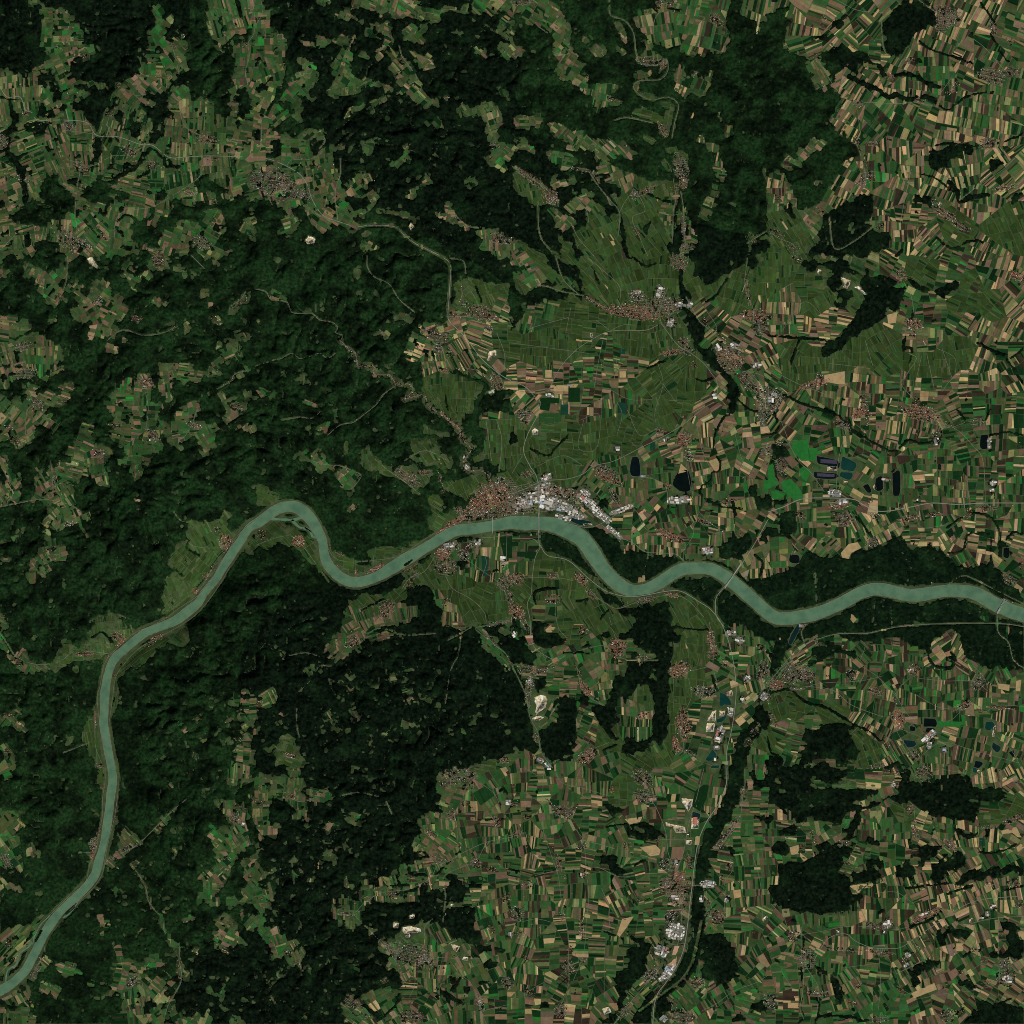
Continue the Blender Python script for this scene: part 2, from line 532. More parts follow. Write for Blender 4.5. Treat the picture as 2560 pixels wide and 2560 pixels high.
C 47,6 49,2 52,1.5 52,5 50,7 54,8 57,8 59,6 61,9 60,10 56,10 54,11 52,10 55,13.5 53,14.5 52,11.5 50,9 47,9 45.5,8
C 53,1 55,1 56,3 53.5,3
C 58,0 65,0 66,3 69,5 73,4 76,6 78,8 75,10 70,8 66,7 63,6.5 59,6 57,4
C 67,0 72,0 71,2 68,3
C 79,0 83,0 83,2 79.5,1.5
C 84,1 87,1 87,4 85,4.5
C 78,14 81,12 81,15 79.5,16.5 78.5,16
C 55,21 59,20 60,18 62.5,15 64,17 66,18 65,20 63,21.5 61,20 59,19
C 80,17 82.5,15.5 83.5,18 82,20
C 84,20 87,20 86,22 84.5,22
C 90,19 94,17 97,14 99,13 98,16 94,20 91,22 89.5,23
C 0,23.5 5,23 6,25 10,24 12,27 11,29 14,29 16,31 21,33 25,34 25,39 27,42 23,45 19,47 18,49.5 15,49 14,47 11,46 8,46 6,47 3,51 0,50
C 7,49 12,48 14.5,50 12,53 16,54 19,52 24,50.5 29,49 29.5,51 28,56 27,58 26,60.5 24,61 21,59.5 19,61 24,64 24,66 22.5,69 19,68 16,65 13,67 14.5,70 13,74 11,76 6,76 7,73 4,72 0,72 0,54 6,54 11,56 8,53
C 20,24.5 23,26 20,27.5
C 40,35 42,34 45,35 48,34 48,38 43,38.5 40,39
C 48,32 51,32 51,34 48,34.5
C 60,29 61.5,29 61.5,31 60,31
C 66,26.5 67,26.5 67.5,28.5 66,28
C 70,24 74,22.5 76,24 75,26 73,29 71,31.5 69,30.5 71,29 70,26.5
C 84,36 86,34 90,34 96,31 99.5,31 97,34 94,37 94,41 97.5,43 95,44 92,41 90,39 88,41 85,43 88,46.5 86,47.5 80,48 77,50 72,50 70,47 66,48 62,47 61,44.5 62,42 64,40 67,40 68,43 72,42 77,43 82,41.5 85,40
C 41,53 44,51 50,49 53,47 57,46 61,48 65,48 68,50 66,52 69,55 66,57 64,60 62,62 63,65 67,66 66,69 62,70 64,75 62,77 60,79 60,82 57,83 58,86 54,88.5 51,88 50,85 51,83 46,82 47,80 48,77 47,74 44,73 40,70 42,66 42,63 40,59 36,58 41,57.5 42,55
F 47.5,62 50,62 50,64 48,64
C 67,64 70,60 74,58 77,55 78,57 77,60 77,64 80,65 85,63 86,66 84,70 84,74 82,76 82,79 79,78.5 79,75 76,73 73,75 73,78 70,76 66,73 65,70 66,68
C 83,55 86,54 88,57 91,54 96,52 100,54 100,58 96,57 98,61 95,61 91,64 92,67 90,68 87,66 86,62 88,60
C 94,65 98,64 100,65 100,68 96,68 95,70.5 93,69
C 96,72 99,71 99,73 97,73
C 27.5,76 29,72 28,69 32,66 37,66 38,70 36,74 43,75 44,79 42,81 43.5,83 43,90 40,90.5 36,87 33,88 31,91 30,95 31,98 32,100 18,100 17,96 13,95 14,91 12,86 13,84 19,82 22,83 27,81 30,79 27,78
C 0,78 3,77 4,80 3,83 5,86 9,86 8.5,90 7.5,95 4,95.5 0,97
C 21,78 24,77 23.5,79 21.5,79.5
C 42,96 44,99 41.5,99
F 44,75 47,75 48,78 46,81 43.5,82 42.5,79 44.5,77
T 1.2 6,33 11,30 14,28
T 1 38,36 42,39 46,40
T 1 0,48 8,46 14,50 17,48
Q 34,1 36,0 37,2 39.5,5.5 38,5 35,3
R 1 26.5,0 26,10 24,15
R 1 0,38 5,36 11,35
R 1 17,57 11,60 10,70
R 1 0,98 10,96 17,95 27,97 32,100
R 1 21,92 20,80
R 1 0,80 5,92 3,96
R 1 26,82 35,79 42,78
R 1 85,52 90,49 92,46 98,44.5
R 1 57,53 58,60 57,68
R 1 72,71 75,66 77,60
R 1 96,14 94,17 90,20 89.5,23
R 1 42,33 48,29 56,31 64,30 68,28
R 1 75,0 78,3 80,5
H 62,1.5 2,3 0 150 r
H 52.5,6 .8,.8 0 22 r
H 23.5,15 1.5,1 0 40 r
H 38.5,17.5 2,1 -40 60 g
H 53,24.5 2.5,1.3 0 110 r
H 46.5,25 1,.6 0 20 r
H 68,28.5 2,.8 -30 40 m
H 84,25 3,1.5 30 60 m
H 94,18 4,1 -40 60 m
H 9,35 3,1.5 -10 130 m
H 10,46 4,2 0 80 m
H 14.5,57.5 3,1.5 40 120 m
H 57,49.5 3,2 0 210 r
H 45,66 2.5,1 0 50 m
H 60,70 3,1.5 30 150 m
H 76,66 3,1 20 90 r
H 39,77 2.5,1.5 0 110 r
H 21.5,86 3,.8 80 70 r
H 93,59 3,1 20 70 r
H 91,48 4,.7 -35 60 m
H 6,72 2,1.5 0 50 m
H 3.5,67 1.5,1 0 40 m
H 23,80.5 1,1 0 30 r
H 25.5,56 1,1 0 30 r
H 3,95 2,1 0 40 m
H 24.5,84 1,.5 0 12 r
W 58.7,72 .4,.1 0 1
S 7,3 60 90 200 o
S 14,7 30 80 200 o
S 22,8 -50 80 200 m
S 32,13 40 90 200 o
S 42,22 30 80 220 o
S 36,24 60 100 200 o
S 50,8 30 100 200 l
S 70,5 0 90 200 m
S 6,26 5 70 250 m
S 15,39 88 50 250 m
S 5,42 70 70 250 o
S 22,54 20 60 250 o
S 6,62 -50 80 220 m
S 20,64 -50 70 220 m
S 10,72 -30 60 250 o
S 37,30 10 120 200 o
S 75,46 10 60 250 m
S 90,38 60 80 220 m
S 64,44 80 70 250 m
S 50,55 5 60 250 l
S 50,62 0 100 220 o
S 47,68 10 60 250 m
S 54,78 10 90 220 l
S 73,68 80 90 220 l
S 77,73 60 90 220 m
S 90,60 60 80 200 m
S 33,70 20 50 250 m
S 38,82 80 60 250 m
S 30,84 15 50 260 m
S 25,93 60 60 250 o
S 3,90 60 70 250 o
S 60,18 45 80 220 o
@ 1 1
F 0,0 100,0 100,100 0,100
C 5,0 9,0 8,2 6,3.5
C 5,13 9,14 12,17 11.5,18 6,17
C 15,20 18,21 23,20.5 22,22 16,22
C 25,20 27.5,20 27,24 25,25
C 8.5,29.5 12.5,30 12.5,32 11,32
C 1.5,29 5,27 5.5,30
C 28.5,27 30,27 29.5,28.5
C 38,9 39,5 41,5 41,9 40,10 42,13 47,15 47,11.5 49,13 50,17 47,15.5 43,14 41,14.5 40,13.5 41.5,13 40,10
C 39.5,17 42.5,16.5 42.5,18.5 39.5,18.5
C 47,0 51,0 50,2 48,1.5
C 48,4 51,5 50,6.5
C 53.5,21 55,21 57,22 60,24 61.5,25 59,27 56,25.5 53,25.5 50,24.5 53,24
C 62,21 66.5,21 65.5,24 62.5,23
C 45,27 47,28 49,29.5 53,29.5 52.5,32 51,34 49,32.5 48,30 45,30
C 77,10 82,7 86,8 89,10 97,10 100,9 100,51 92,54 86,60 81,61 79,66 76,65 70,60 65,54 66,51 63,47 66,46 62,43 58,42 57.5,39 60,32 62,29 66,27 73,25 76,20 77,15
F 66,23 74,22 75,25 70,26 66,27
F 55,42 60,43 65,45 66,48 63,50 58,49 54,46
F 84,58 88,54 92,51 92,56 88,60 84,64
F 77,9 81,7 84,7 84,8 79,11
F 65,38 69,38 69,39.5 65,39.5
T 1.5 78,45 84,48 89,50 92,53
T 1.2 86,12 87,15 88,18
T 1 72,44 78,46
T .8 74,54 75,60
C 88,61 100,60 100,84 93,83 90,80 86,82 85,78 88,77 90,71 88,68
C 65,66 74,68 76,71 70,71 67,70
C 60,74 65,73 70,72 70.5,75 74,77 77,80 77,84 73,84 70,82 66,82 64,79 62,77
C 59,78 63,78.5 65,80 60,80.5
C 40,76 44,74 46,77 49,79 54,83 62,81 64,83 67,85 70,86 66,90 62,92 60,90 57,87 52,84.5 48,83 43,84 41.5,82 40,80
C 19,68 21,66 25,65 29,64.5 30,67 26,68.5 24,71 20,71
C 15,79 18,77 23,75 27,74 28,80 30,82 34,84 39,84 41.5,87 40,90 38,91 33,90 31,86 29,84.5 24,85 21,82 17,82
F 23,76.5 25.5,77 26,79 23,79.5
C 34,73 36,74 36,76.5 33.5,79 33,78
C 36.5,96 38,95.5 38.5,98 37,98.5
C 36,91.5 38.5,92 38,94 36.5,94
C 61,91 63.5,91 64,93.5 60.5,93
C 15,47 19,47 22,49.5 24,51 27,50.5 29.5,51 29,53 25,52.5 20,50 16,49
C 15,54.5 19,56.5 23,57.5 24,59 22,59.5 18,57.5
C 28,57 31,55.5 32,58 29.5,58
C 34,57.5 37,57 36.5,58.5
C 0,52 3,51.5 6,54 6.5,57 3,56 1,57 0,57.5
C 8,57 10,57.5 9.5,59.5
C 9,46 11,47.5 10.5,49
C 73,88 80,87 86,87 89,89 88,92 82,95 77,93 74,91
C 68,95 73,95 74,100 68,100
C 0,90 6,91 12,95 8,97 3,99 0,97
C 16,60.5 20,61 19,62
C 84,86 90,86 100,83 100,100 80,100 84,95 90,92
N 1.5 330 r 33,33 36,36 39,38 40,43 46,43 46,46 52,46.5 55,50 60,50 61,53 58,56 65,54.5 68,59 74,63 80,68 81,72 84,75 82,79 81,82 83.5,84 88,84 91,86 92,90
N 1.2 110 r 72,61 76,65 79,67 80,71
R 1 43.5,0 43.5,4 46,8 52,11 56,17 62,22
R 2 72,0 75,2 76,5 75.5,15 75,23 76,26 82,32 88,40 95,46 100,49
R 1 76,1 81,2 82,7
R 1 0,13 4,14 6,17 12,18 14,22 18,22.5 22,22.5 25,25 30,26 32,28 31,30 34,31 33,34 37,36 39,39 40,44
R 1 23.5,19 23.5,22
R .8 0,43 6,41 10,40 14,38 17,40 22,39 25,38 28,40 31,38
R 1 54,51 50,54 47,58 42,62 38,65 33,66 28,70
R .8 10,64 18,63 22,63.5 25,61
R 1 22,80 27,81.5 33,82 38,84
R 1 33,90 37,91 41,86 38,84
R 1 45,78 52,84 58,88 64,93
R 1 94,30 97,38 97,45
R 1 78,43 88,45
R 1 90,65 92,80
R 1 94,64 96,72 95,84
R 1 88,64 100,64
R 1 67,38 70,41
R .8 58,80 66,76 75,80
R .8 80,8 81,16 84,14 88,22
R 1 79,23.5 84,24 90,25 100,24
V 40,43 1 0
H 81,18.5 1.5,1.5 0 50 g
H 80,13 3,.5 85 40 m
H 88,22.5 5,2.5 15 360 r
H 79,23.3 4,.8 0 90 r
H 71,31 5,2 10 250 r
H 71,36 1.8,2 0 90 g
H 76,38 2,1.5 45 50 m
H 74,45 2,.8 15 90 r
H 79,44.3 1,.5 0 25 g
H 94,49 3.5,2.2 60 230 r
H 88,45.5 3,.5 30 50 r
H 59,86 5,2.2 35 230 r
H 66,84.5 3,1 -10 80 r
H 72,87 3,.6 85 50 m
H 73,92 2.5,.6 60 30 m
H 90,95 7.5,4 -30 950 R
H 97,91 4,4 0 300 m
H 79,98.5 2,1 0 80 r
H 91,28.5 1.8,1 30 60 g
W 81,79 .6,.5 30 2
W 82.5,82.5 1,.6 45 6
W 92,53 1,.5 -20 3
Q 91,37 94,36.5 94,39 92,39.5 91.5,41 90.2,41 90.5,39
S 97,12 70 50 250 v
S 80,12 40 70 250 v
S 92,16 70 50 250 v
S 96,18 25 60 300 b
S 88,35 20 40 300 b
S 80,38 60 40 300 b
S 74,29 -20 90 220 b
S 64,36 20 70 200 b
S 68,41 85 50 250 b
S 90,45 45 60 250 d
S 97,34 5 40 300 v
S 82,52 90 45 250 v
S 72,50 90 45 250 v
S 68,57 60 45 250 v
S 96,68 90 50 250 v
S 94,78 85 50 250 v
S 95,59 5 60 250 d
S 70,68 80 45 250 v
S 70,79 60 45 250 v
S 80,90 60 45 250 v
S 44,80 95 50 250 v
S 55,84 30 60 250 v
S 22,79 45 90 220 l
S 34,87 45 110 220 l
S 25,68 20 90 250 o
S 22,51 10 90 250 l
S 42,12 30 120 250 l
S 57,23 40 100 220 l
S 10,15 30 100 300 o
S 3,54 40 90 220 l
S 3,94 20 40 250 v
S 49,30 45 120 220 l
@ 2 1
F 0,8 3,13 5,14 8,12 11,11 15,12 20,14 27,15 28,17 22,16 17,17 10,16 11,19 6,19 3,18 4,21 1,23 0,28
F 13,2 17,0 24,3 27,6 26,9 28,13 25,12 23,9 19,8 16,5
F 0,3 3,5 2,7 0,7
F 70,0 95,0 98,3 95,6 92,5 88,6 83,7 79,10 75,8 71,6
F 66,12 69,12 71,15 69,17 66,16
F 69,23 72,24 75,27 75,31 73,34 70,31 69,28
F 74,36 79,37 80,41 79,44 76,42
F 84,52 87,52 88,58 86,61 84,60
F 24,89 30,90 33,93 38,96 37,99 34,99 31,95 27,92 24,91
F 92,91 95,91 97,95 95,95
F 96,96 100,95 100,100 97,99
F 0,70 2,69 3,73 0,74
F 2,22 0,30 3,26 5,22
T 1 25,8 27,14 30,18
T 1 32,6 34,11
T .8 47,0 52,4 56,3
T .8 6,75 14,78 17,75 22,70
T 1 53,44 57,42 60,41
T 2.2 67,0 66,6 66,11 67,14 68,18 68,21 70,23 74,27 74,32 72,34 74,37 77,41 80,43 83,46 86,49 86,54
T 1 86,54 87,60 83,63 80,68 79,72 79,77 81,80 81,84 78,84.5 78,88 74,90 74.5,94 78,96 83,98 90,99
T 1 88,50 88,55 93,60 99,61
T .8 84,9 80,15 76,18
T .6 72,48 75,49 79,47
K 0 10.5,57.5 15,57.5 14.5,60.5 11,60
K 0 22,51.5 26.5,51.5 26.5,57 22,57
K 1 10.5,61.5 19.5,61.5 19,65 15,66 10.5,65
K 2 15,58 18.5,58 18.5,61.3 14.5,61
K 0 11,55.5 18.5,55.5 18.5,57.5 11,57.5
K 3 19,58 22,58 22,62 19,62
K 3 42,36 44.5,36.5 44,38.5 42,38
K 3 41.5,57 45,57.5 44.5,62 42,61.5
K 5 98.5,87.5 100,87.5 100,92.5 98,91.5
K 3 54,73 56,72.5 56,76 54,76
K 4 13,44.5 15.5,44.5 15.5,47.5 13,47.5
K 4 42,45 44.5,45 44.5,47.5 42,47.5
K 4 15,50.5 22,50.5 22,53 15,52.5
K 4 66,81 69,84 65,85
P 1 47,78.5 49.5,79 50,86 47,86 46,84 46.5,80
P 0 65,84 69,84 70,91 66,92 62.5,89
Q 7.5,68 9,67 10.5,68 10,70 8,70
Q 30.5,30 31.5,29.5 31.5,32 30.8,31.8
R 2 0,49 5,51 9,55 11,57 10,62 8,66 6,70 4.5,76 7,82 9.5,86 10.5,92 10.5,100
R 1.5 14,53 17,47 20,42 26,36 34,31 38,29.5 43,29 52,29 57,27
R 1 38,29.5 43,27 48,27
R 1.5 58,26 61,30 65,35 70,38 75,42 78,46 80,49 80.5,55
R 1.5 79,57 74,60 68,65 60,70 50,75 40,80 32,82 28,85 22,87 12,88 5,91 0,93
R 1 17,0 20,9 26,15
R 1 29,0 36,6 42,12 42,19
R 1 61,12 58,20 58,25 60,28
R 1 10,11.5 14,12 20,14 28,15.5
R 1 68,16 73,25 75,27 82,33
R 1 90,45 96,46 100,48
R .8 5,30 8,28 22,24
R .8 23,20 21,30
R .8 36,31 34,40 32,52
R .8 41,39 40,48
R .8 57,42 59,50 56,60 56,65
R .8 59,50 64,57
R .8 41,57 43,62 41,70
R .8 33,25 38,29
R .8 47,86 55,87 60,90 61,97
R .8 68,81 70,92
R .8 72,65 74,75 77,82
R .8 86,65 90,80 94,88
R .8 0,34 15,36 30,38
R .8 27,64 34,62 33,75 26,75 28,64
R .8 45,60 50,70 57,67
R .8 10,82 20,78 28,82
R .8 38,52 46,56 55,56
R .8 54,18 52,22
R .8 75,20 80,28 76,30
R .8 92,0 91,12 94,20 98,32
R .8 46,72 49,75
R .8 0,85 4,78
N 1.4 100 r 29,16 34,19 40,22
H 48,22 9,2.4 5 560 R
H 56,20 7,3 0 220 r
H 49,16 3,2 0 130 g
H 58,15 2,3 0 130 g
H 62,19 5,2.5 -10 220 m
H 62,25.5 2,2 -20 60 g
H 65,2 3,3 -30 180 r
H 67,34 2,2 40 120 r
H 63,37.5 5,1 -12 130 R
H 69,37 2,1.5 0 60 g
H 85,40 4.5,4.5 0 380 R
H 87,35 2,1 0 60 g
H 95,23 5,2 0 280 R
H 97,28 2.5,3 0 110 m
H 93,49 4,2.5 40 150 r
H 98,54 3,3 0 140 g
H 98,62 2,4 0 110 g
H 76,26 3,.7 60 50 r
H 82,31 3,.7 45 40 r
H 71,42.5 1.8,.7 45 40 m
H 92,14 5,.7 80 80 r
H 5,61.5 3,1.5 0 100 m
H 5,65 1.5,1 0 40 r
H 58,68.5 2,1 15 70 r
H 60,71.5 2,1 -20 40 g
H 67,72 2.5,2.5 0 170 R
H 69,78 1.5,2 0 100 g
H 36,83.5 5,1.5 20 250 m
H 38,87 5,1.2 20 160 R
H 13,86.5 2,1 -20 60 g
H 61,90 1.5,1 50 60 r
H 85,96 3,1.2 0 90 r
H 99,76 2,2 0 60 g
H 6,85 1.5,2 60 80 m
H 8,92 8,3 -15 430 m
H 20,92 6,1.5 10 200 R
H 0,97 6,3 0 300 R
H 9,97 6,3 0 200 m
H 40,94 4,1 60 80 m
W 8,94.5 6,2.2 -15 40
W 17.5,97 4,2.2 15 26
W 4,97.5 4,1.2 -10 14
W 12,90 3,1 -20 12
H 15,94 6,3.5 0 300 g
H 25,97 4,3 20 120 g
W 28,93.5 2,2.5 45 30
W 31,97 3.5,1.5 40 30
W 22,98.5 4,1.5 30 24
W 63.5,95.5 3,1.2 0 18
W 43,99 5,.8 -20 26
W 67.5,95 1.5,1.2 0 10
W 14,97 3,2 20 16
W 13.5,86.5 2,1 -30 12
W 48.5,14 1.8,.6 0 8
W 57.5,14 .8,2 10 8
W 66,19 2,.8 0 8
W 69.5,19 .7,1.2 20 5
W 62,26 1.5,1 -60 7
W 87,35 1.5,.8 30 5
W 95.5,42.5 1.5,1 0 6
W 22.5,50.5 .6,.4 0 2
W 15,54.5 1.8,.5 15 6
W 41.5,75.2 .6,.6 0 4
W 79.3,54.5 .6,.8 0 3
W 51,86 1,.3 0 3
W 60,71.5 1,.4 -30 3
W 80.5,36 1,.8 -30 4
S 4,3 60 80 200 o
S 30,8 50 50 220 v
S 45,8 70 50 220 v
S 60,8 90 50 220 v
S 73,12 70 45 220 v
S 85,18 110 50 220 v
S 88,8 110 50 220 v
S 76,20 -40 60 220 d
S 80,24 -45 50 260 d
S 88,29 30 50 250 b
S 94,33 30 60 250 b
S 7,24 10 70 260 l
S 10,35 90 40 300 v
S 25,30 5 40 300 v
S 22,35 88 40 300 v
S 30,44 0 45 220 d
S 40,40 10 45 220 d
S 20,48 0 50 200 b
S 5,50 0 50 250 b
S 4,56 -45 60 220 b
S 46,45 0 60 220 b
S 48,33 95 45 250 v
S 58,32 80 45 250 v
S 50,50 -35 60 300 v
S 60,47 -40 40 350 v
S 70,52 90 50 300 v
S 46,58 90 60 250 d
S 30,55 5 50 250 d
S 33,60 88 70 220 d
S 50,63 30 40 250 v
S 60,62 70 40 250 v
S 66,57 10 40 250 v
S 35,68 85 50 250 v
S 20,72 5 50 250 v
S 45,72 10 50 250 v
S 14,81 80 50 250 v
S 55,76 -30 80 220 d
S 60,75 -20 45 250 b
S 58,82 88 60 220 d
S 70,67 -60 70 260 b
S 75,70 85 70 260 b
S 76,60 -30 45 400 b
S 84,65 10 70 250 b
S 90,62 90 70 220 b
S 92,70 -10 60 250 b
S 88,70 -30 90 200 b
S 83,78 -20 80 220 b
S 92,80 30 80 220 b
S 72,76 0 60 250 b
S 72,85 80 80 220 b
S 86,88 88 50 250 d
S 90,93 80 70 250 m
S 43,85 80 60 220 d
S 36,91 -50 60 220 m
S 45,91 90 45 220 d
S 53,92 80 70 220 m
S 55,97 -45 90 200 b
S 66,97 90 60 220 d
S 94,48 60 70 220 d
S 82,52 45 70 220 b
S 98,40 60 60 250 b
S 1,90 45 50 250 v
@ 3 1
F 12,3 15,1 20,2 20,5 17,7 13,5
F 20,2 30,1 31,5 35,6 33,8 29,7 24,6
F 35,10 38,7 39,5 40,5 41,7 43,8 44,7 48,8 50,11 47,13 50,15 54,13 55,13.5 52,16 50,19 51,20 48,22 45,20 45,24 42,27 40,29 36,31 31,34 27,36 24,38 22,39 21.5,37 24,34 27,32 29,30 31,25 35,20 38,16 34,14 35,12
F 22,8 26,6 28,8 27,11 26,13 30,13 33,15 31,18 28,20 26,21 25.5,17 27,14 24,13 21.5,11
F 54,10.5 62,11 65,12 61,13.5 55,12.5
F 66,13 69,10 73,10 74,12 71,14 68,16 66.5,15
F 0,74 7,74 8,76 7,79 3,80 0,78
F 0,95 5,95 7,97 5,99 0,98.5
F 3,92 5,91 6,93 4,94
F 57,16 62,16.5 60,17.5
T 1.2 0,31 12,32 22,33 24,35
T 1.2 57,21 56,26
T 1.2 54,31 53,36 56,36 56,39 55,42
T 1.5 82,34 88,37 93,39
T .8 95,40 100,36
T .8 12,33 9,42
T 1.2 6,54 12,57 20,60 27,62 30,65
T 1.2 32,64 33,68 38,71 45,75 50,76 55,72 60,73 66,72 68,68
T 1 0,56 2,60 4,66 3,69 0,70
T 1.2 2,80 3,85 4,90 2,92
T .8 74,60 77,64
T .8 87,60 85,64
T .8 83,71 92,69 100,70
T 1 93,40 100,50
K 5 9.5,72.5 15.5,71.5 16,75 16.5,80 13,80 9.5,76
K 5 15.5,75 19.5,75 18.5,80 16.5,80
K 5 12,83.5 14,82 17,84 15,88 13.5,87
K 5 0,82 2,81 2.5,86 4.5,89 0,91
K 5 5,88 9,87 12.5,91 14,94 11,96 6,92
K 5 1,92 3,91.5 7,93 5,95 2,95
K 4 22,46.5 30,45 30,50 27,50 22,49
K 4 46.5,23 50.5,22 50,26 47,26.5
K 2 6.5,79 9,78 12,81 9.5,83
P 2 29,78 34.5,81 33.5,84 32,84 28.5,83
P 2 28.5,84.3 33,84.8 32,87.5 28,86
P 1 19,78 27.5,80 27.5,83 25,83 23,81.8 19.5,81
P 1 18,84.3 27,85 26.5,87 18.5,86.7
P 0 42,87 44.5,86 45,91 42,91.5
P 0 37,90 39,89 40.5,92 39,92.5
P 0 48.5,85 51.5,84 51.5,93 49,93.5
P 0 83,70 86,70 86,75 83,75
X 20.5,79.5 27,81 1
X 19.2,85 26,86.2 1
Q 23,82.2 27,82.2 27,84 23,84
Q 29.5,87.7 31.5,88 30.5,89 29.5,89
Q 28.5,8 32.5,9.5 32,11.5 31,13 29,12.5 30,11 28.5,9
Q 19.5,5 21,5.5 20,7.5 19,6.5
Q 61,31 62,33 61.5,35 60.5,33
Q 33.5,12 35.5,11.5 38.5,15 38,15.3
Q 41,90 41.8,89 42.3,91 41.5,91.5
R 2.5 0,100 6,98 13,95 22,94.5 33,95 37,97 42,99.5 48,99.5 56,98 64,96.5 74,97 86,96.5 100,96.5
R 1 4,46 12,50 20,53 24,55
R 1 26.5,94 27.5,80 30,70 31,66
R 1 8,73 12,80 17,85 22,92
R 1 67,65 74,68 80,74 84,80 85,96
R 1 5,64 8,72
R 1 54,47 52,50 57,56
R 1 55,38 58,40 55,45 53,48
R 1 38,33 41,43
R 1 62,38 65,52
R .8 68,36 72,48
R 1 53,10 56,16 57,22
R .8 66,78 66,90
R 1 72,67 77,65
R .8 43,57 55,57
R .8 82,42 72,48 68,53
R .8 24,42 33,43 40,44
R .8 11,10 5,13
R .8 60,39 58,50 62,52
R .8 17,53 17,62 21,65
R .8 38,68 37,78
R .8 45,80 45,95
R .8 78,80 78,95
R .8 70,78 70,90
R .8 5,30 14,18 22,24
R .8 73,48 73,40 66,36
H 18,50 5,1.3 -15 240 R
H 20,47 1,1.5 0 50 g
H 3,56 2.5,4 20 230 g
H 36,61 3,1.5 -30 180 R
H 38,56 2,2 0 110 m
H 29.5,66 3.5,1.5 25 180 m
H 39,63.5 1.5,2 0 50 g
H 60,61.5 7,2.5 12 500 R
H 58,57 1.5,2 0 60 m
H 71,66 3,1 20 60 m
H 82,65 3,1.2 0 120 m
H 57,26.5 3,2 40 200 R
H 56.5,30.5 1.5,1 0 50 m
H 52,7.5 2,2 0 130 r
H 98,8 4,1.6 30 200 R
H 5,82 2,3 -30 110 r
H 1,78 2,1 0 40 r
H 28,97 4,1.5 -15 160 R
H 5,73 3,1 0 50 g
H 85,98.5 4,1 0 80 r
H 40,96 1,.6 0 25 g
H 66,70 1.5,1 0 30 g
H 1,24 2,1 0 30 r
H 11,1 2,1 20 40 g
W 26,92.5 2.5,1.3 10 30
W 46.3,87.4 1.5,.4 0 4
W 88,88.7 1,.8 0 8
W 87.5,91.5 1,.5 0 5
W 65.7,72.5 .8,1.5 20 9
W 86.5,73 .6,2 0 10
W 2.5,54 1,.6 20 4
W 29,96 2,.8 0 10
W 58.7,95 .3,.6 0 1
W 1,56 1,1 0 5
S 3,8 90 60 250 v
S 15,14 0 60 250 v
S 9,17 90 45 250 b
S 18,20 60 50 250 v
S 40,3 20 60 250 m
S 47,3 30 70 250 b
S 60,6 30 60 250 v
S 75,3 20 60 250 d
S 87,6 110 70 300 b
S 78,10 30 60 250 v
S 72,9 10 70 250 d
S 96,18 -50 50 300 b
S 88,20 40 60 250 v
S 92,30 115 60 250 b
S 84,30 110 60 250 b
S 78,25 30 60 250 d
S 78,19 20 60 250 v
S 54,19 20 70 250 l
S 50,23 20 90 250 b
S 62,22 0 60 250 d
S 22,26 8 45 300 b
S 8,29 90 60 200 b
S 15,28 5 45 250 b
S 36,12 40 70 250 v
S 10,37 -60 45 300 v
S 14,42 88 45 300 v
S 28,42 95 40 300 v
S 33,36 90 40 300 v
S 45,33 60 45 300 v
S 45,42 45 45 300 v
S 60,33 0 70 250 m
S 60,42 90 60 250 v
S 70,41 90 60 250 v
S 77,38 80 70 250 v
S 84,41 110 60 250 b
S 95,43 60 70 250 d
S 92,37 0 70 250 d
S 3,47 30 50 250 d
S 8,45 90 45 250 v
S 23,53 95 60 250 b
S 31,54 100 50 250 b
S 28,48 0 120 250 b
S 34,50 95 60 250 b
S 43,52 90 70 200 d
S 49,52 0 50 250 d
S 54,52 100 45 250 d
S 60,53 0 110 250 b
S 66,54 0 70 250 b
S 70,58 -20 50 300 b
S 78,50 0 60 250 b
S 80,56 0 60 220 d
S 87,49 90 60 250 b
S 95,50 60 60 250 b
S 90,56 90 60 220 d
S 96,57 0 60 250 d
S 12,60 -55 70 250 d
S 18,62 30 60 250 d
S 8,63 -50 60 250 b
S 18,70 10 120 250 d
S 21,73 -20 50 250 d
S 28,71 85 80 250 d
S 37,73 30 70 250 d
S 42,65 0 80 200 b
S 48,59 10 70 250 b
S 50,66 100 50 250 b
S 58,68 105 60 220 b
S 50,73 105 60 220 b
S 60,74 0 60 250 d
S 42,71 105 50 220 b
S 40,80 30 70 250 d
S 37,84 -60 90 220 d
S 45,82 90 90 200 d
S 55,80 80 90 220 d
S 62,80 90 90 220 d
S 70,80 90 90 220 d
S 60,88 0 70 220 b
S 70,88 90 70 220 d
S 55,90 90 90 250 d
S 77,76 -15 50 250 d
S 83,82 90 50 200 d
S 90,75 90 110 220 d
S 95,66 90 120 260 d
S 92,84 0 80 200 d
S 96,90 90 60 220 d
S 82,91 0 50 220 d
S 75,92 90 50 220 b
S 65,94 88 60 220 d
S 14,92 90 70 220 d
S 20,90 0 50 200 d
S 16,85 40 80 250 b
S 8,85 40 90 250 d
S 35,92 30 70 220 d
S 40,95 10 120 220 b
S 46,95 90 60 220 d
S 90,99 90 50 200 d
S 60,99 80 50 200 b
S 78,70 -15 50 250 d
S 90,68 90 90 250 b
@ 0 2
F 0,0 100,0 100,100 0,100
C 17,0 37,0 36,3 32,5 34,9 36,11 34,12 31,8 30,5 26,6 22,7 20,6 19,10 21,11 25,13 27.5,15 27,18 24,19 22,22 19,23 16,26 14,24 15.5,28 13,29 11,26 10.5,22 13,20 16,17 18,12 17,8 16,5
C 4.5,9 9,8.5 8,11 5,11
C 5,14.5 8.5,14.5 8,15.5 5,15.5
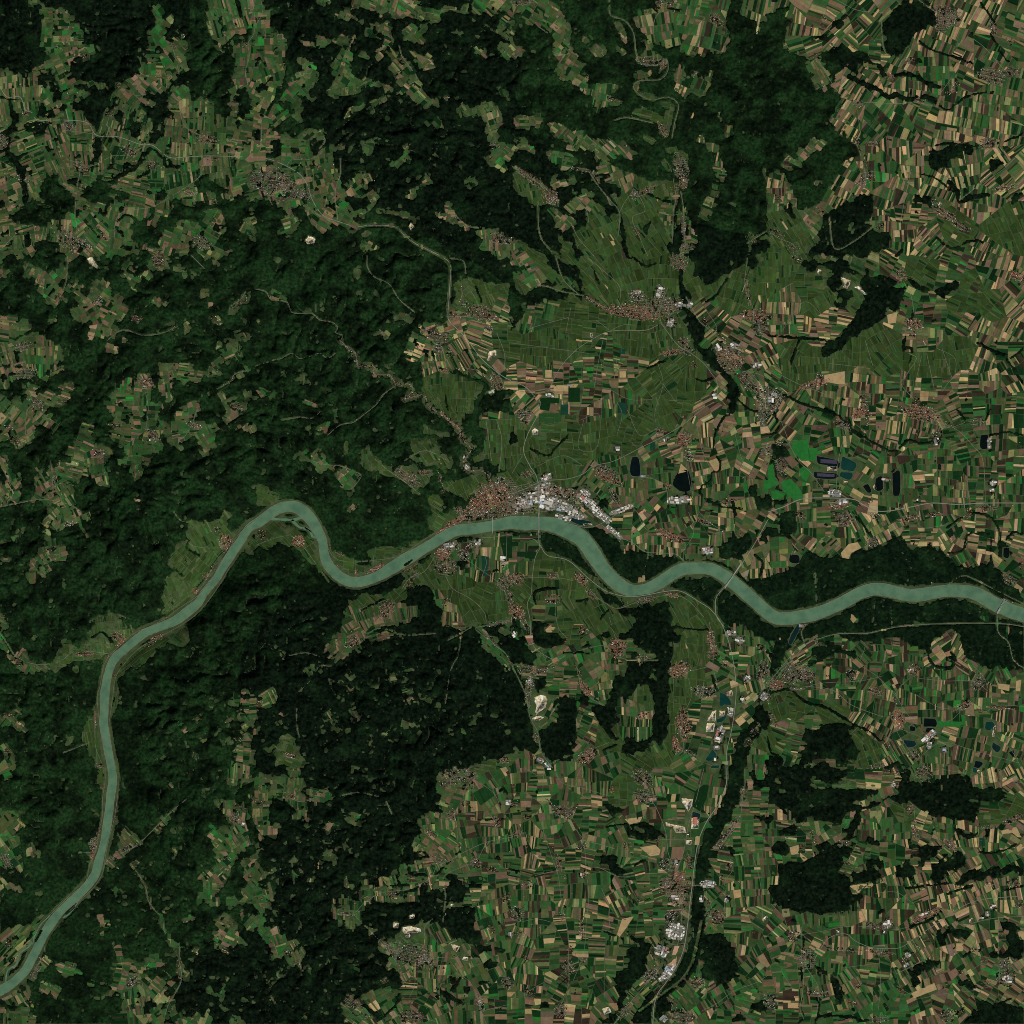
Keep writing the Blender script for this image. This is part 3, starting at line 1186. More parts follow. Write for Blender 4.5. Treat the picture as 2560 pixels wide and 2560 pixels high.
C 0,22 2,18 4,16 3,20 0.5,23
C 24,20 26,19 26.5,21 24.5,21.5
C 23,27 26.5,25 26,28 24.5,31 24,28.5
C 73,10 74,5 76,4 82,5 84,2 88,0 91,4 90,8 95,7 93,11 88,20 84,26 80,31 76,36 72,39 66,41 63,40.5 63,38 66,36 63,34 64,31 63,28 66,25.5 68,24 66,20 67.5,15 72,12 75,14 73,12
C 38,40 44,39 47,41 50,46 47,50 45,54 42,56 39,55 36,53 31,53 33,49 36,46
C 52,53 56,52 62,48 69,44 73,45 74,50 72,52 68,51 63,54 58,57 54,60 48,62 46,64 44.5,68 43,66 45,60 47,57.5
C 0,47 3,50 5,55 12,53 12,57 15,58 20,58 24,54 23,51 28,51 31,54 36,54 42,55 42,57 36,56.5 28,57 24,60 22,62 18,61 13,64 9,63 5,60 3,55 0,52
C 0,38 3,40 4,44 2,46 0,46
C 38,72 39,72 38.5,78 38.5,85 40,93 41.5,100 37,100 35,92 33,88 34,82 36,80 37,76
C 44.5,66 46,64 45,72 44,80 43.5,84 42.5,76 43.5,70
C 0,79 4,77 9,76.5 10,82 9,86 6,85 3,84 0,84
C 0,90 5,90 7,95 6,100 0,100
C 26.5,90 28,87 29.5,85.5 30,87 28,91
C 89,73 91,69.5 93,73 96,69.5 100,72 100,90 96,89 94,88 91,88 88,92 84.5,88 87,87 91,88 95,87 94,82 93,77 89,76
C 93,90 98,88 100,92 100,100 92,100 89,97 92,95
C 95,15 97,12 100,9 100,16 98,17 95.5,16.5
C 58,73 60,73 60,77 58.5,76
C 56,2 57,1 56.5,5.5
B 82,80 18,16
B 6,12 9,9
T .8 75,10 73,14 78,17
T .8 68,22 70,24 72,25
T 1 36,49 40,47 44,51
R .8 100,3 93,9 88,17 84,24 78,32 70,37.5 66,40.5 60,44 52,47.5 48,51 43,56 40.5,60 39,68 38,72 38.5,80 39.5,88 41,96
R .8 90,21 84,31 76,40.5 64,48 54,53.5 48,60 45,65 44,72 42.5,83
R 1 0,47 4,53 6,56 12,59 19,59.5 24,58 29,54.5 36,54.5 43,55.5
R .8 52,47.5 50,42 46,40
R .8 68,0 71,3.5 76,4
R .8 88,14 80,14 75,13 73,11
R .8 37,76 37,90 40,99
R .8 66,39 72,34 78,30 84,20
R .8 35,90 30,92 25,94
H 88.5,12 3,2.2 60 220 R
H 89,15.5 3,1.2 -55 90 r
H 77,31 2,1 0 110 R
H 81,25 2,1.2 30 70 r
H 83,22 3,.8 -55 50 m
H 46,48.5 2.5,1.5 30 100 r
H 47,52 2.5,1.2 -60 130 R
H 34,55.5 4,.8 0 110 r
H 61.5,49 2.5,1 -20 80 r
H 58.5,51.5 2,1 -20 50 m
H 43.3,57 1.2,1 -60 40 r
H 44.5,63 1.5,1 -60 40 r
H 7,59 1.5,1.5 0 40 r
H 27.5,4.5 2,1 -15 70 g
H 20,15 2.5,1 -20 40 m
H 37.3,81 3,.5 88 60 r
H 2,41 1,1 0 20 r
H 38.5,99 1.5,1 0 35 r
H 92,89 3,.8 0 35 m
H 85,7 1.5,1 45 40 m
H 3.5,93 1.5,1 0 30 r
H 65.4,41.5 .8,.4 -20 20 R
H 5,79 3,1 0 20 m
H 76,95 2,1 60 30 m
S 20,2 45 60 250 o
S 28,3 70 50 250 o
S 22,16 80 50 200 m
S 18,20 60 60 200 o
S 13,26 90 70 200 m
S 88,4 50 50 250 w
S 78,10 60 50 250 w
S 72,20 -50 45 250 w
S 80,22 -50 40 250 w
S 68,32 60 50 250 w
S 72,36 -40 40 250 w
S 41,45 80 45 250 w
S 60,53 -35 45 250 w
S 51,59 -35 45 250 w
S 70,48 50 60 250 w
S 10,58 30 70 200 l
S 28,55 0 60 200 w
S 37,90 85 30 400 w
S 44,75 95 40 300 w
S 4,81 40 70 200 o
S 3,95 -30 80 200 l
S 96,76 0 45 200 m
S 97,83 60 60 200 o
S 96,95 5 45 200 m
S 88,89 -40 100 200 l
@ 1 2
F 0,0 100,0 100,100 0,100
C 0,6 5,3 12,3.5 17,6 23,10 25,15 26,22 28,26 29.5,28 25,23 20,19 17,15 14,14 10,11 4,14 0,16
F 13,3 19,3 22,8 23,10 20,9 15,6
C 28,15 33,17 40,19 47,18 57,16.5 62,13 66,11 68,9 63,14 57,17.5 52,20 47,24 42,26 37,26 33,23.5 30,20
C 44,14 52,14.5 58,14 62,11.5 65,12 58,16 48,18 42,17
C 66,0 78,0 78,4 72,8 67,6
C 56,25 62,21 69,16 73,12 78,11 84,9.5 92,8 100,8 100,43 96,43 90,44 84,45 79,46 75,46 70,44 70,41 72,39 69,37 68,34 66,31 69,30 66,29 59,29 60,33 60,36 65,38 62,41 58,43 50,44 46,46 42,49 40,52 35,54 31,57 27,56 28,52 31,48 35,40 37,34 42,32 48,33 52,32 56,29 58,28
F 60,29 69,30.5 70,33 67,35 66,38 62,36 60,33
F 66,40 70,40 70,43 78,46 72,47 65,46 62,44
F 62,18 66,15.5 64,18.5 60,21
F 78,20 81,20 81,24 78,24
F 76,10 84,8.5 84,9.5 77,11.5
F 52,26 56,25 60,24.5 57,27 52,29 48,28
C 27,52 35,52.5 40,53 43,51 41,49 46,47 50,46 56,47 60,48 52,48 48,49 40,54 36,55 32,58
C 26,57.5 29,52.5 31,54 29,56
C 13,59 15,58.5 17,60 15,60
C 18,62 22,59 23,62 26,60 30,59 25,62 22,65 18,70 17,69 20,65.5 18.5,63
C 4,70 8,67 9.5,69 9,73 7,77 3,77 0,76 0,73
C 12,69 15,69 14.5,71
C 8,79 14,79.5 16,82 12,81
C 0,80 2,82 1,88 0,90
C 7,94 9,88 11,86.5 15,88 17,93 18,97 20,100 8,100 7,97
C 3,93 6,91 7,92 5,94
C 84,100 86,98 92,96.5 100,95 100,100
C 84,46 88,45 91,48 96,53 99,58 98,61 94,58 89,52 86,48
C 92,46 100,42 100,48 96,50
C 48.5,48 51,48 50,51 48.5,50.5
B 45,76 30,18
B 82,78 17,12
B 5,83 8,8
T 1 72,12 80,9 90,8 100,7.5
T .8 57,35 62,36 66,38
T .8 42,38 46,36 50,34
K 0 95,10 100,9 100,18 97,18
K 3 88,17 91,17.5 90.5,25 88.5,25
A 1 5.5,2.6 14,3.1 17.5,2.3 19.5,2.8
A .9 14,3.1 17,6 20.7,6.7 22,9.5 24,10
A .5 19,6 22,8
I 57.3,21 59,19.5 61.5,18.2 61,19.3 58.5,21.2
R .8 0,13 8,10 14,9.5 18,13 24,21 29,28
R .8 26.8,9 28.5,15 31,18 36,19.5 45,19 56,17 66,10.5 74,6
R 1 74,25 77,30 84,34 89,39 90,43
R 1 88,10 93,9.8 100,8.5
R 1 57,30 60,26 66,23 70,17
R .8 83,19 87,22 94,27 97,31
R .8 89,16 90,20 88,26
R .8 40,52 46,46 52,46 58,48 70,47.5
R .8 34,54 30,60 25,60 22,65 17,70
R .8 13,56 20,55 26,57
R 1 86,45 92,44 100,42
R 1 86,46 92,51 98,56 99,62
R .8 16,77 16,83 17,88
R .8 75,50 79,48 84,45
R .8 80,49 79,56 76,62 74,75
R .8 77,30 76,36 79,42
R .8 7,91 12,95 17,97
R .8 39,18 39,25
R .8 46,17 46,20
R .8 52,34 46,36 40,38
R .8 98,8 98,20 100,26
N 1 80 R 70,9 74,6.5 78,5.5
H 16.5,11.5 2,1.8 45 170 R
H 28.2,13.5 1.2,.8 70 30 R
H 2.5,9 2,1.5 30 60 r
H 33,16.5 2,.8 20 40 m
H 31.5,21.5 3,.8 40 50 m
H 39,24 2,.5 90 60 r
H 46.5,22.5 3,1 -30 150 R
H 60,22 3,1 -25 60 r
H 62,25 2,.8 -35 70 r
H 59.5,27.5 1.5,1 0 50 r
H 73,16.5 2.5,2 0 200 R
H 75.5,14 4,1.3 -20 150 g
H 74,21.5 4,2.8 15 300 m
H 81,16.5 2,1.8 10 100 g
H 85,12.5 3,1 -30 110 g
H 51,37.5 3,2 -40 240 r
H 50,40.5 2,1.5 70 80 r
H 37.5,51 2.5,1.5 -30 160 r
H 74,35.5 2,1 -60 50 r
H 83,1 4,2.5 -10 280 m
H 78,3.5 4,1 -25 170 R
H 93,0.8 7,1.8 -5 300 m
H 67.5,11 1,.4 -20 15 g
H 96.5,20 2,.7 80 60 g
H 98,27 2.5,3.5 60 250 m
H 99,33 3,1.2 70 100 m
H 95,43.5 5,.7 -10 140 m
H 92,50 4,.7 45 80 m
H 99,58 2,1 70 50 m
H 1.5,74.5 2,1 -10 60 r
H 13.5,95 2,.9 15 80 m
H 97,97 2,1.2 0 80 r
W 86.5,11.8 1.2,1 10 6
W 75.5,12.8 2,.8 -15 8
W 96.3,18.5 .5,1.2 5 4
S 10,7 45 50 250 w
S 22,16 60 50 250 w
S 40,21 10 60 250 w
S 48,19 80 45 250 w
S 50,15 10 45 250 w
S 70,4 30 45 250 w
S 65,24 60 50 250 v
S 80,30 85 45 300 v
S 88,34 20 45 300 v
S 95,36 85 45 250 v
S 83,20 90 45 250 d
S 88,21 92 40 350 b
S 90,14 95 50 350 b
S 85,38 60 45 250 v
S 75,42 92 40 250 b
S 58,38 80 50 220 m
S 42,42 70 40 250 m
S 38,46 60 50 250 o
S 32,50 85 60 250 m
S 55,32 -40 60 250 v
S 44,35 45 50 220 v
S 68,38 85 45 220 b
S 28,55 -40 80 250 o
S 22,61 60 40 250 m
S 7,71 -30 60 250 o
S 2,84 90 90 250 l
S 12,93 20 80 220 v
S 93,97 10 60 220 v
S 92,50 45 80 220 l
S 48,47 -15 50 250 m
@ 2 2
F 0,7 5,8 10,7.5 18,8.5 24,11 28,15 30,19 33,24 37,28 42,32 40,33 36,29 30,24 25,19 18,17 13,15 11,12 8,9 0,9.5
F 29,6 33,7 36,8 40,11 46,15 52,17 60,16.5 66,18.5 65,20 61,23 56,26.5 52,28.5 46,28.5 42,27 39,23 36,19 33,14 30,9
C 43,13 45,14.5 45.5,17 43.5,16
C 48,26 52,25 51,28 48,28
F 60,30 66,25 72,25 78,25 82,28 86,32 80,35 78,38 72,34 65,31 62,30.5
F 82,35 88,32 93,36 97,41 100,44 100,50 95,47 88,45 82,42 79,38
F 79,13 86,9.5 92,9 94,13 90,17 84,17.5 80,17
F 95,9 100,7 100,13 97,12
F 96,25 100,24 100,35 95,30 92,27
F 31,27 38,33 44,33.5 46,35.5 42,37 36,36 33,31
F 10,37 9.5,42 14,44 18,47 20,51 16,54 12,53 8,50 8,44
F 45,39 50,37 59,35 61,36 60.5,41 62,45 66,47 64.5,50 61,51 62,57 61.5,66 62,70 62,80 61,87 57,92 55,88 57,80 56,72 52,68 48,70 44,75 42,71 40,77 42,80 41,86 37,85 33,79 31,76 34,75 37,77 38,70 43,65 46,58 49,55 51,54 47,49 44,50 47,43
F 43,45 47,44 46,50 43,52
C 43,44.5 46.5,43.3 46.5,45.5 44.5,47.5 43,47
C 48,55 55,54 57,58 50,58.5
C 43,75 46,74 52,69 56,73 55,78 53,84 50,88 48,90 46,85 44,83 42,82
F 42,91 45,87 50,90 55,88 55,91 50,94 46,95 43,94
F 34,48 38,46 40,48 37,50 34,49
F 13,50 20,50 22,51 23,53 15,54.5
F 9,42.5 13,44 14,46 9,46
F 0,41 3,43 5,47 7,51 8,54 9,57 5,60 0,58
F 0,61 3,66 6,70 5,76 7,82 9,88 10,95 6,94 0,92
F 17,74 21,71.5 25,74 26,79 26,86 24,91 24,96 18,98 13,96 11,90 12,87 16,84 19,82 18,78
F 13,66 15,63 14,69 10,72 10,69
F 26,70 29,70 31,76 28,75 25,73
F 31,76 36,77 40,84 41,89 38,90 35,84 32,80
F 100,70 97,74 94,79 91,84 89,88 87,94 86,100 91,100 92,95 94,90 97,85 100,82
F 22,52 28,51 30,52.5 27,53.5
F 44,36 47,38 44,42 41,40
T 1.5 64,19 72,19.5 79,19.5 85,22 90,26 96,31 100,35
T 1.5 95,17 98,20 97,25
T 1.5 9,36 9,31.5 13,30 18,30
T 1 25,35 30,34
T 1 34,43 36,40 38,38
T 1 63,45 72,46 78,46
T 1 61,36 61,48
T 1.2 48,60 48,68
T 1 78,64 80,70
T 1 41,91 36,93
T .8 20,55 30,55
K 0 5,15.5 9.5,15.5 9,18.5 5,18
K 0 2,15.5 5,15.5 5,17.5 2,17.5
K 4 13,46 15,44.3 17,45 15.5,47 13.5,47
K 0 15,37 17.5,37 17.5,41 14,40
P 2 81,70.5 83,71 85.3,73.5 85.5,75.5 83,75.3 81.2,76.2
P 2 80,81 83.8,79.5 82.5,81.8 80,82.3
P 2 78.3,92.5 80,95 79,97 75.5,97 77,94.5
P 2 78,99 81,99 81,100 77.5,100
P 3 23,2 31.3,3.8 31.3,4.3 27.3,5.3 22.5,3.2
Q 8.7,72 11,71 13.5,71.5 14,73 13.5,76.5 10.5,78.5 9,80 8.8,78 9.5,76 8.7,74
Q 7.5,80.5 10,79.5 13,80 11,81.5 8,81.5
Q 81,77.5 83.5,77.5 83,80 81,80
Q 76,82.2 79.5,82.2 79,86 75.5,86
Q 78,78 80,77 79.6,82 76,81.8
Q 84,76 86,77 86,80 84.5,79
Q 84,70 86,69.5 86.5,72 84.5,72
Q 27.5,4.6 31.5,4.5 31.5,5.5 28,5.5
R 2 10.5,0 10.5,11 11,14
R 2 11,13 14,17 22,19 30,26 37,31 45,33 52,32.5 60,31 66,31 73,35 78,38.5 82,44 85,52 87,62 87.5,72 86,84 84,93 84,100
R 2 100,3 95,12 90,20 84,28 80,33 79.5,37 80,41 83,45
R 1.5 0,10.5 8,10.5 10,12
R 1.5 11,14 9,18 8,25 7.5,32 6,36 7,42 7.5,50 10,54 16,57.5 20,57
R 1.2 20,4 24,5 30,6 36,4 42,0
R 1.2 35,5 40,9 47,12 52,15.5 58,16 64,16.5 67,19
R .8 53.5,16 52,22 51,28
R .8 3,26 10,25.5 20,26 24,27
R 1 0,60 3,66 6,73 7,80 10,86 11.5,94 16,100
R .8 17,34 17,40 18.5,46 21.5,49
R 1 31,31 34,34 40,37.5 44,37 49,35 55,33.5 62,32.5 68,34 75,41
R .8 60.5,35 60.5,31
R 1 77,43 79,52 78.5,60 80,66 81,70
R .8 0,59 8,61 16,61 21,56 37,52 43,57 48,58 57,58
R .8 25,60 28,70 36,76
R .8 38,41 40,48 41,50
R .8 62,63 70,62 78,60
R .8 69,65 70,72 68,77
R .8 75,66 74,74
R .8 66,84 67,92 65,95
R .8 100,66 95,73 88,75
R .8 73,0 77,4 82,7 86,8
R .8 86,0 87,8
R .8 69,0 71,8 67,15
R .8 49,0 51,5 54,8
R .8 41,32 44,37
R .8 12,100 20,96 30,93 38,90
R .8 72,94 70,96 78,99
N 1.6 70 m 29,97 32,94 30,92
H 62,9.5 5,1.3 25 250 R
H 75,3.5 3,1 25 100 r
H 88,9 2,1 0 40 r
H 2,26 2,2.5 60 120 R
H 16,25 2,1.2 0 80 r
H 27,26 3,1.5 50 130 R
H 31,32 3,1 45 90 r
H 16,34 3,1.5 0 110 r
H 2,39 3,2 45 200 R
H 6,45 4,1.2 65 150 m
H 41,53 3,3 0 260 R
H 28,46 2,1.5 -60 70 r
H 52,34.5 4,1 -10 100 m
H 62,32 3,.8 20 110 R
H 21,50 1,1 0 20 r
H 78,50 4,1.2 80 170 R
H 78.5,55 2,2 0 110 r
H 83,59 2,1.2 45 70 r
H 65,61.5 4,2.5 -20 330 R
H 51,57 3,.8 0 70 m
H 75,70 4,2 5 150 g
H 67,83 5,2.5 80 320 R
H 64,91 3,1.2 80 140 R
H 69,94 3,.8 20 80 m
H 29,96 3,2 -40 190 R
H 28.5,69 3,1.2 55 130 R
H 26,62 2,.6 60 30 r
H 5,61.5 3,2 0 140 m
H 11,62 5,1 -20 140 m
H 7,67 3,1 90 70 g
H 6,72 4,1 85 80 m
H 51,79.5 2.5,1 -20 90 r
H 9,88 1.5,1 80 40 g
H 97,53 2,1.2 30 60 m
H 98,62 4,2 -70 230 m
H 95,85 3,1.5 -60 70 m
H 92,90 2,1.5 -60 50 m
H 80,66 1,.5 0 6 R
W 25,1.2 3,1.2 15 30
W 20,2.2 3,1 15 15
W 35,1.5 4,1.3 35 30
W 40,8 3.5,.8 42 26
W 76.5,15 2,1.3 0 20
W 85.5,47.5 2,1 -5 12
W 89,50 1.3,1 20 8
W 92,65 1.3,1 -50 10
W 85.5,78.5 .7,1.5 15 10
W 81,87 1.5,3 20 18
W 90.2,73.3 .5,1 0 5
W 11,97 1.2,.8 30 8
W 14,99 1.3,.6 45 6
W 98.5,72 1.2,1.4 30 12
W 1,47.5 .9,.9 60 5
W 84.5,71 .5,.7 0 3
W 79.5,96.5 .5,.5 0 3
W 6.5,66 1,.8 -10 6
W 80,92 1,.7 0 4
S 3,17 0 90 250 d
S 5,20 90 60 250 d
S 10,22 0 100 250 v
S 15,29 90 60 250 v
S 22,24 80 50 250 v
S 25,30 100 50 250 v
S 5,30 40 50 250 v
S 15,40 0 90 250 d
S 25,38 60 45 250 v
S 20,44 0 60 250 v
S 32,40 60 50 250 v
S 24,48 0 60 250 v
S 38,44 60 60 250 v
S 27,53 70 90 200 b
S 35,57 80 90 220 b
S 45,55 0 40 250 b
S 20,57 60 60 200 o
S 20,63 5 50 250 m
S 22,68 5 45 250 m
S 32,62 -30 120 220 m
S 40,61 90 70 220 b
S 38,66 80 80 200 b
S 17,79 30 80 200 o
S 15,85 -40 90 220 m
S 28,80 20 80 220 b
S 30,87 30 60 220 b
S 26,92 40 70 220 m
S 36,88 45 70 220 v
S 48,77 88 80 220 b
S 47,83 92 40 350 b
S 50,72 90 60 250 v
S 62,40 60 45 250 w
S 68,45 60 45 250 v
S 72,52 90 45 250 v
S 66,55 90 45 250 v
S 66,72 88 50 300 v
S 70,68 92 50 300 v
S 62,85 92 50 300 v
S 60,95 60 50 250 v
S 50,97 30 60 250 v
S 74,79 5 40 300 b
S 73,85 10 50 280 b
S 72,90 10 90 250 b
S 82,66 -20 90 220 b
S 84,62 30 70 220 b
S 92,53 90 60 250 d
S 90,58 0 45 250 b
S 95,60 80 50 220 d
S 90,80 -40 90 220 b
S 85,84 0 60 250 d
S 83,92 85 80 220 b
S 95,95 90 60 250 m
S 97,90 60 60 250 v
S 20,99 90 60 250 m
S 35,98 70 80 220 b
S 66,98 -30 80 220 m
S 70,45 60 60 250 v
S 52,4 -40 80 200 b
S 60,4 80 60 220 d
S 68,7 60 60 220 b
S 55,11 90 60 220 b
S 66,12 90 60 220 b
S 72,9 5 80 220 d
S 79,5 10 80 220 d
S 82,10 88 50 300 b
S 82,5 90 70 220 b
S 92,6 30 100 220 b
S 70,17 90 60 220 m
S 80,18 90 80 220 m
S 90,19 60 110 220 b
S 97,15 60 120 250 b
S 97,21 90 60 250 b
S 36,3 45 90 250 d
S 42,3 0 90 250 d
@ 3 2
F 0,25 5,24 10,23.5 12,21 12.5,18.5 16,16 20,17.5 25,18 30,17 33,14 36,14.5 40,14 44,13.5 45,12 48,9 52,9 55,12 57,14 62,13.5 67,15.5 70,19 73,20.5 77,21 82,21 86,21 88,19 91,21.5 92,24 90,26 94,28 98,31 100,34 100,38 95,36 90,33.5 84,30 78,28.5 70,28.5 62,29.5 56,30 50,28.5 43,27.5 38,28.5 33,31.5 26,35.5 18,37.5 10,39 3,38.5 0,35
F 0,44 5,45 12,43.5 17,43 24,41 32,37 38,33.5 45,33 52,35 58,36 66,35 75,34 82,36 88,39.5 93,42 100,44 100,62 96,61 93,61 86,60.5 81,58 77,54 76,51 72,50 74,47 70,46.5 69,49 65,51 60,52 52,50 47,50 40,50 36,49.5 33,51 28,48 23,49 18,48 14,50 10,51 7,56 3,62 0,64 0,56 5,50 0,50
C 27,16 31,12 35,11.5 37,14 33,16 32,18.5 29,18
C 82,38 84,36 85,36 83,39
C 79,40 82,40 82,42 79,42
C 84,40 88,40 87,42.5 83,42
C 69,50 72,47.5 76,47.5 75,50 71,53
C 81,49 86,48 87,52 82,54
C 22,52 26,49 33,50 32,52 28,53 23,54
C 43,35 46,34.5 46,37 44,37
C 33,42 36,41 36,44 33,44
C 93,45 96,45 97,56 95,56
F 0,0 10,1 11,4 10,8 8,10 5,9 0,11 0,7 4,6 3,2
C 0,4 5,7 4,8 0,7
F 13,85 20,85 20,81 26,80.5 30,82 34,83 32,85 31,88 35,90 37,93 36,96 33,97 30,98 22,98 18,97 15,100 13,98 14,93
F 0,96 3,95 6,97 6,100 0,100
F 46,99 50,98 54,99 56,100 46,100
F 91,12 94,13 94.5,18 91,18
F 17,56 20,53 24,54 21,58 18,58
F 23,51 30,53 36,53 32,55 26,55 23,53
F 61,50 65,51 64,55 62,56
F 34,46 45,44 60,44.5 75,43 88,45 100,46 100,56 94,54 86,47 75,47 60,48 45,48 36,48
F 78,43 100,45 100,61 91,58 84,56 79,52
C 93.5,46 95.5,46 97,56 95,56
T 1.4 63,51 62.5,55 64,59 68,61 72,60.5 73,57 72,55
T 1.4 76,51 78,56 84,59 90,59 95,60
T 1 70,6 76,2 82,0.5 88,3 90.5,8 91,16
T 1 70,16 76,15 78,9 84,8 87,10 87,19
T 1 33,0 38,6 42,12
T 1 93,11 96,8 100,9
T 1.2 1,71 6,69.5 10,70 14,74 22,76 27,79 34,83 40,86 44,89.5
T 1 10,0 11,5 10,9
T 1 0,88 1,94 4,95
T 1 29,17 33,13.5 36,11
T .8 16,60 22,57 28,53
K 1 57,64 58.5,64 58,68.5 55.5,68.5
K 5 66,81.5 76,82 76,84 66,83.8
K 4 90,67 94.5,67.5 94.2,70 90,69
K 4 97,66 99,65.5 98.5,70 96.8,70
K 4 28.5,16 31.5,12.5 35,11.8 36.5,14 32.5,16 31.5,18.3 29,17.8
P 0 8.5,16.5 12,17 12,20 8.5,19.5
P 0 92,14 94.3,14 94,18 92,17.5
P 0 61,80.5 65.5,81 65.5,84 61,84
P 1 55.5,83.5 57.5,84 57.5,85.5 55.5,85.5
P 0 62,84.3 65,84.5 65,86 61.5,86
P 2 85,82 88,82 88.5,85 85,85
P 3 53,89 57.5,89.5 57.5,91.5 54,92 53,91
P 1 81,97 84,98 82.5,100 80.5,100
P 3 88,90 91,92 89.5,94 87.5,92
P 0 94,94 96,93 96,96
P 3 9,48 11.5,44 12.5,45.5 9,52 8,51
Q 88,84 89,83 88.5,88 87.5,88
Q 54,61.5 57,61 57,62.5 55,63
R 1.2 100,44.8 95,44 88,43.5 75,43.5 60,44 50,45 45,46 38,47.5 28,47.5 20,49.5 14,52 10,55 5,61 0,67
R 1 15,44 13,47 14,52 10,57 4,64 0,70
R 1.2 89.5,40 90,47 94,51 96,58 100,61
R 1 14,68 25,69.5 32,75 39,78 45,80
R .8 36,60 43,64.5 50,72 53,77 57,82
R .8 50,72 52,68 56,64.5
R .8 50,72 50,84 53,90 57,95 60,98
R .8 46,90 50,84
R .8 58,71.5 66,76 72,77 80,77 85,78 90,75.5 100,76
R .8 59,65 70,66 80,66 86,70
R .8 80,60 84,64 86,69
R .8 75,78 72,81 68,82
R .8 50,84 60,88
R .8 36,50 38,52 36,58
R .8 48,50 49,55
R .8 90,88 95,93 99,100
R .8 60,95 68,90 80,93 98,98
R .8 19.5,37 26,34.5 34,30 40,28 46,28 54,30 62,29.5 70,28.5
R .8 70,28.5 76,25 80,26 88,30 94,33 100,36
R .6 19,37.5 18.5,23
R .8 0,3 4,0
R .6 48,36 48.5,46
R .6 42,34 41,43
R .6 52,15 56,22
R 1 11,12 9,17
R .8 58,0 60,6 70,5
R .8 12,70 20,67 36,66 45,64
R .8 33,86 40,80
R .6 76,73 76,62 80,60
V 90.2,38.5 0 0
H 30,3 3,2.2 0 190 m
H 27,1 2,1 0 60 m
H 42,1.5 2,1.3 0 50 g
H 55,2.5 4,.9 -10 150 r
H 65,1 3,.8 -5 70 r
H 78,1.5 2,.8 -30 50 r
H 41,12 2.5,1.8 30 100 m
H 13,1.5 2,1 30 80 r
H 94,26 3,1.8 30 130 m
H 99,21 1,1.5 0 40 m
H 19.5,51 1.5,1 50 35 g
H 10,63 4.5,3.5 -30 280 m
H 3,67.5 3,2 0 200 R
H 15,64 3,2.5 0 130 r
H 10,69 3,.5 0 60 g
H 33,63.5 2.5,2.2 0 130 m
H 42,70 3,1.2 15 120 r
H 57,61.5 2,2 40 110 r
H 51,80.5 3,2 80 220 R
H 50,74 3,.4 90 30 m
H 82,67 2.5,2 -40 110 m
H 76,76 3.5,1.2 -25 170 r
H 91,76.5 5,.6 5 110 r
H 83,77.5 2,.5 10 40 m
H 46,90 2,1 60 60 m
H 57,95 2,1.8 60 100 m
H 43,99 4,.8 -10 100 m
H 2,81 3,.9 65 70 r
H 0,73 1,2 0 50 g
H 82,63 1.5,.8 70 25 r
H 13.5,44 2.5,.7 0 20 g
H 40,52 .6,.4 0 10 r
H 97,96 .6,.8 0 8 r
H 61,52 .6,.6 0 6 m
W 63,87.5 3,1.1 -40 26
W 63,91 .8,1.4 10 9
W 69,93 .7,.9 0 4
W 78.3,80 .2,.9 0 2
W 13,44.5 .8,.4 0 3
W 28,72 .2,.2 0 1
S 3,18 88 60 220 b
S 5,14 0 80 220 m
S 14,12 -50 60 220 b
S 22,6 0 80 220 m
S 16,6 90 60 220 d
S 24,13 -45 70 220 m
S 36,6 60 60 250 b
S 44,7 60 60 220 b
S 30,9 90 90 220 b
S 50,5 60 60 220 b
S 56,9 0 60 220 b
S 62,7 90 60 250 d
S 63,12 90 80 220 b
S 70,10 60 60 220 b
S 74,14 -60 70 220 b
S 76,18 60 60 220 d
S 82,14 10 80 220 b
S 85,5 5 60 220 d
S 92,5 5 60 250 b
S 97,14 20 60 250 b
S 97,3 90 90 250 b
S 92,21 40 90 250 b
S 97,27 30 90 250 b
S 5,54 60 60 220 b
S 14,56 -30 60 220 b
S 25,56 0 45 220 d
S 18,60 0 50 220 m
S 24,65 90 70 220 d
S 28,58 88 70 220 d
S 40,62 90 90 300 d
S 37,57 45 80 220 d
S 48,53 5 45 250 b
S 44,54 90 70 220 d
S 55,53 0 70 220 d
S 54,58 88 45 220 d
S 50,60 90 50 220 d
S 67,56 -35 80 220 b
S 75,57 -60 40 350 b
S 80,56 60 45 250 d
S 86,63 -60 50 250 d
S 92,64 60 60 250 d
S 94,68 0 90 220 b
S 90,72 0 100 220 b
S 97,72 90 70 220 d
S 64,67 90 40 250 d
S 72,68 90 45 250 d
S 70,62 90 45 250 d
S 57,68 90 60 220 d
S 47,65 60 90 220 d
S 38,66 -60 60 250 d
S 30,68 90 60 220 d
S 20,70 90 80 220 d
S 27,72 90 50 250 d
S 38,73 100 40 300 d
S 45,73 100 40 300 d
S 42,77 100 45 300 d
S 55,73 95 45 250 d
S 63,71 90 60 220 d
S 73,73 90 90 250 d
S 85,72 95 45 250 d
S 55,78 0 60 250 d
S 62,78 90 60 220 d
S 70,79 90 60 250 b
S 80,80 90 90 250 d
S 94,82 95 50 300 b
S 38,83 120 40 250 b
S 45,85 115 40 250 b
S 53,86 60 90 200 b
S 70,86 20 50 250 b
S 78,88 100 60 250 d
S 84,90 100 50 250 b
S 94,90 110 50 250 d
S 68,97 92 50 300 d
S 76,96 100 60 250 d
S 85,97 110 70 220 d
S 90,97 110 70 220 d
S 52,93 60 45 250 d
S 48,95 60 40 250 d
S 40,94 70 60 250 v
S 35,87 40 60 220 v
S 10,90 10 40 300 b
S 8,85 20 40 300 b
S 6,96 30 80 250 l
S 5,77 70 60 220 v
S 12,78 10 60 220 v
S 15,82 5 80 220 m
S 25,77 30 60 220 v
S 10,73 20 70 220 v
S 96,50 80 60 220 l
@ 0 3
F 0,0 100,0 100,100 0,100
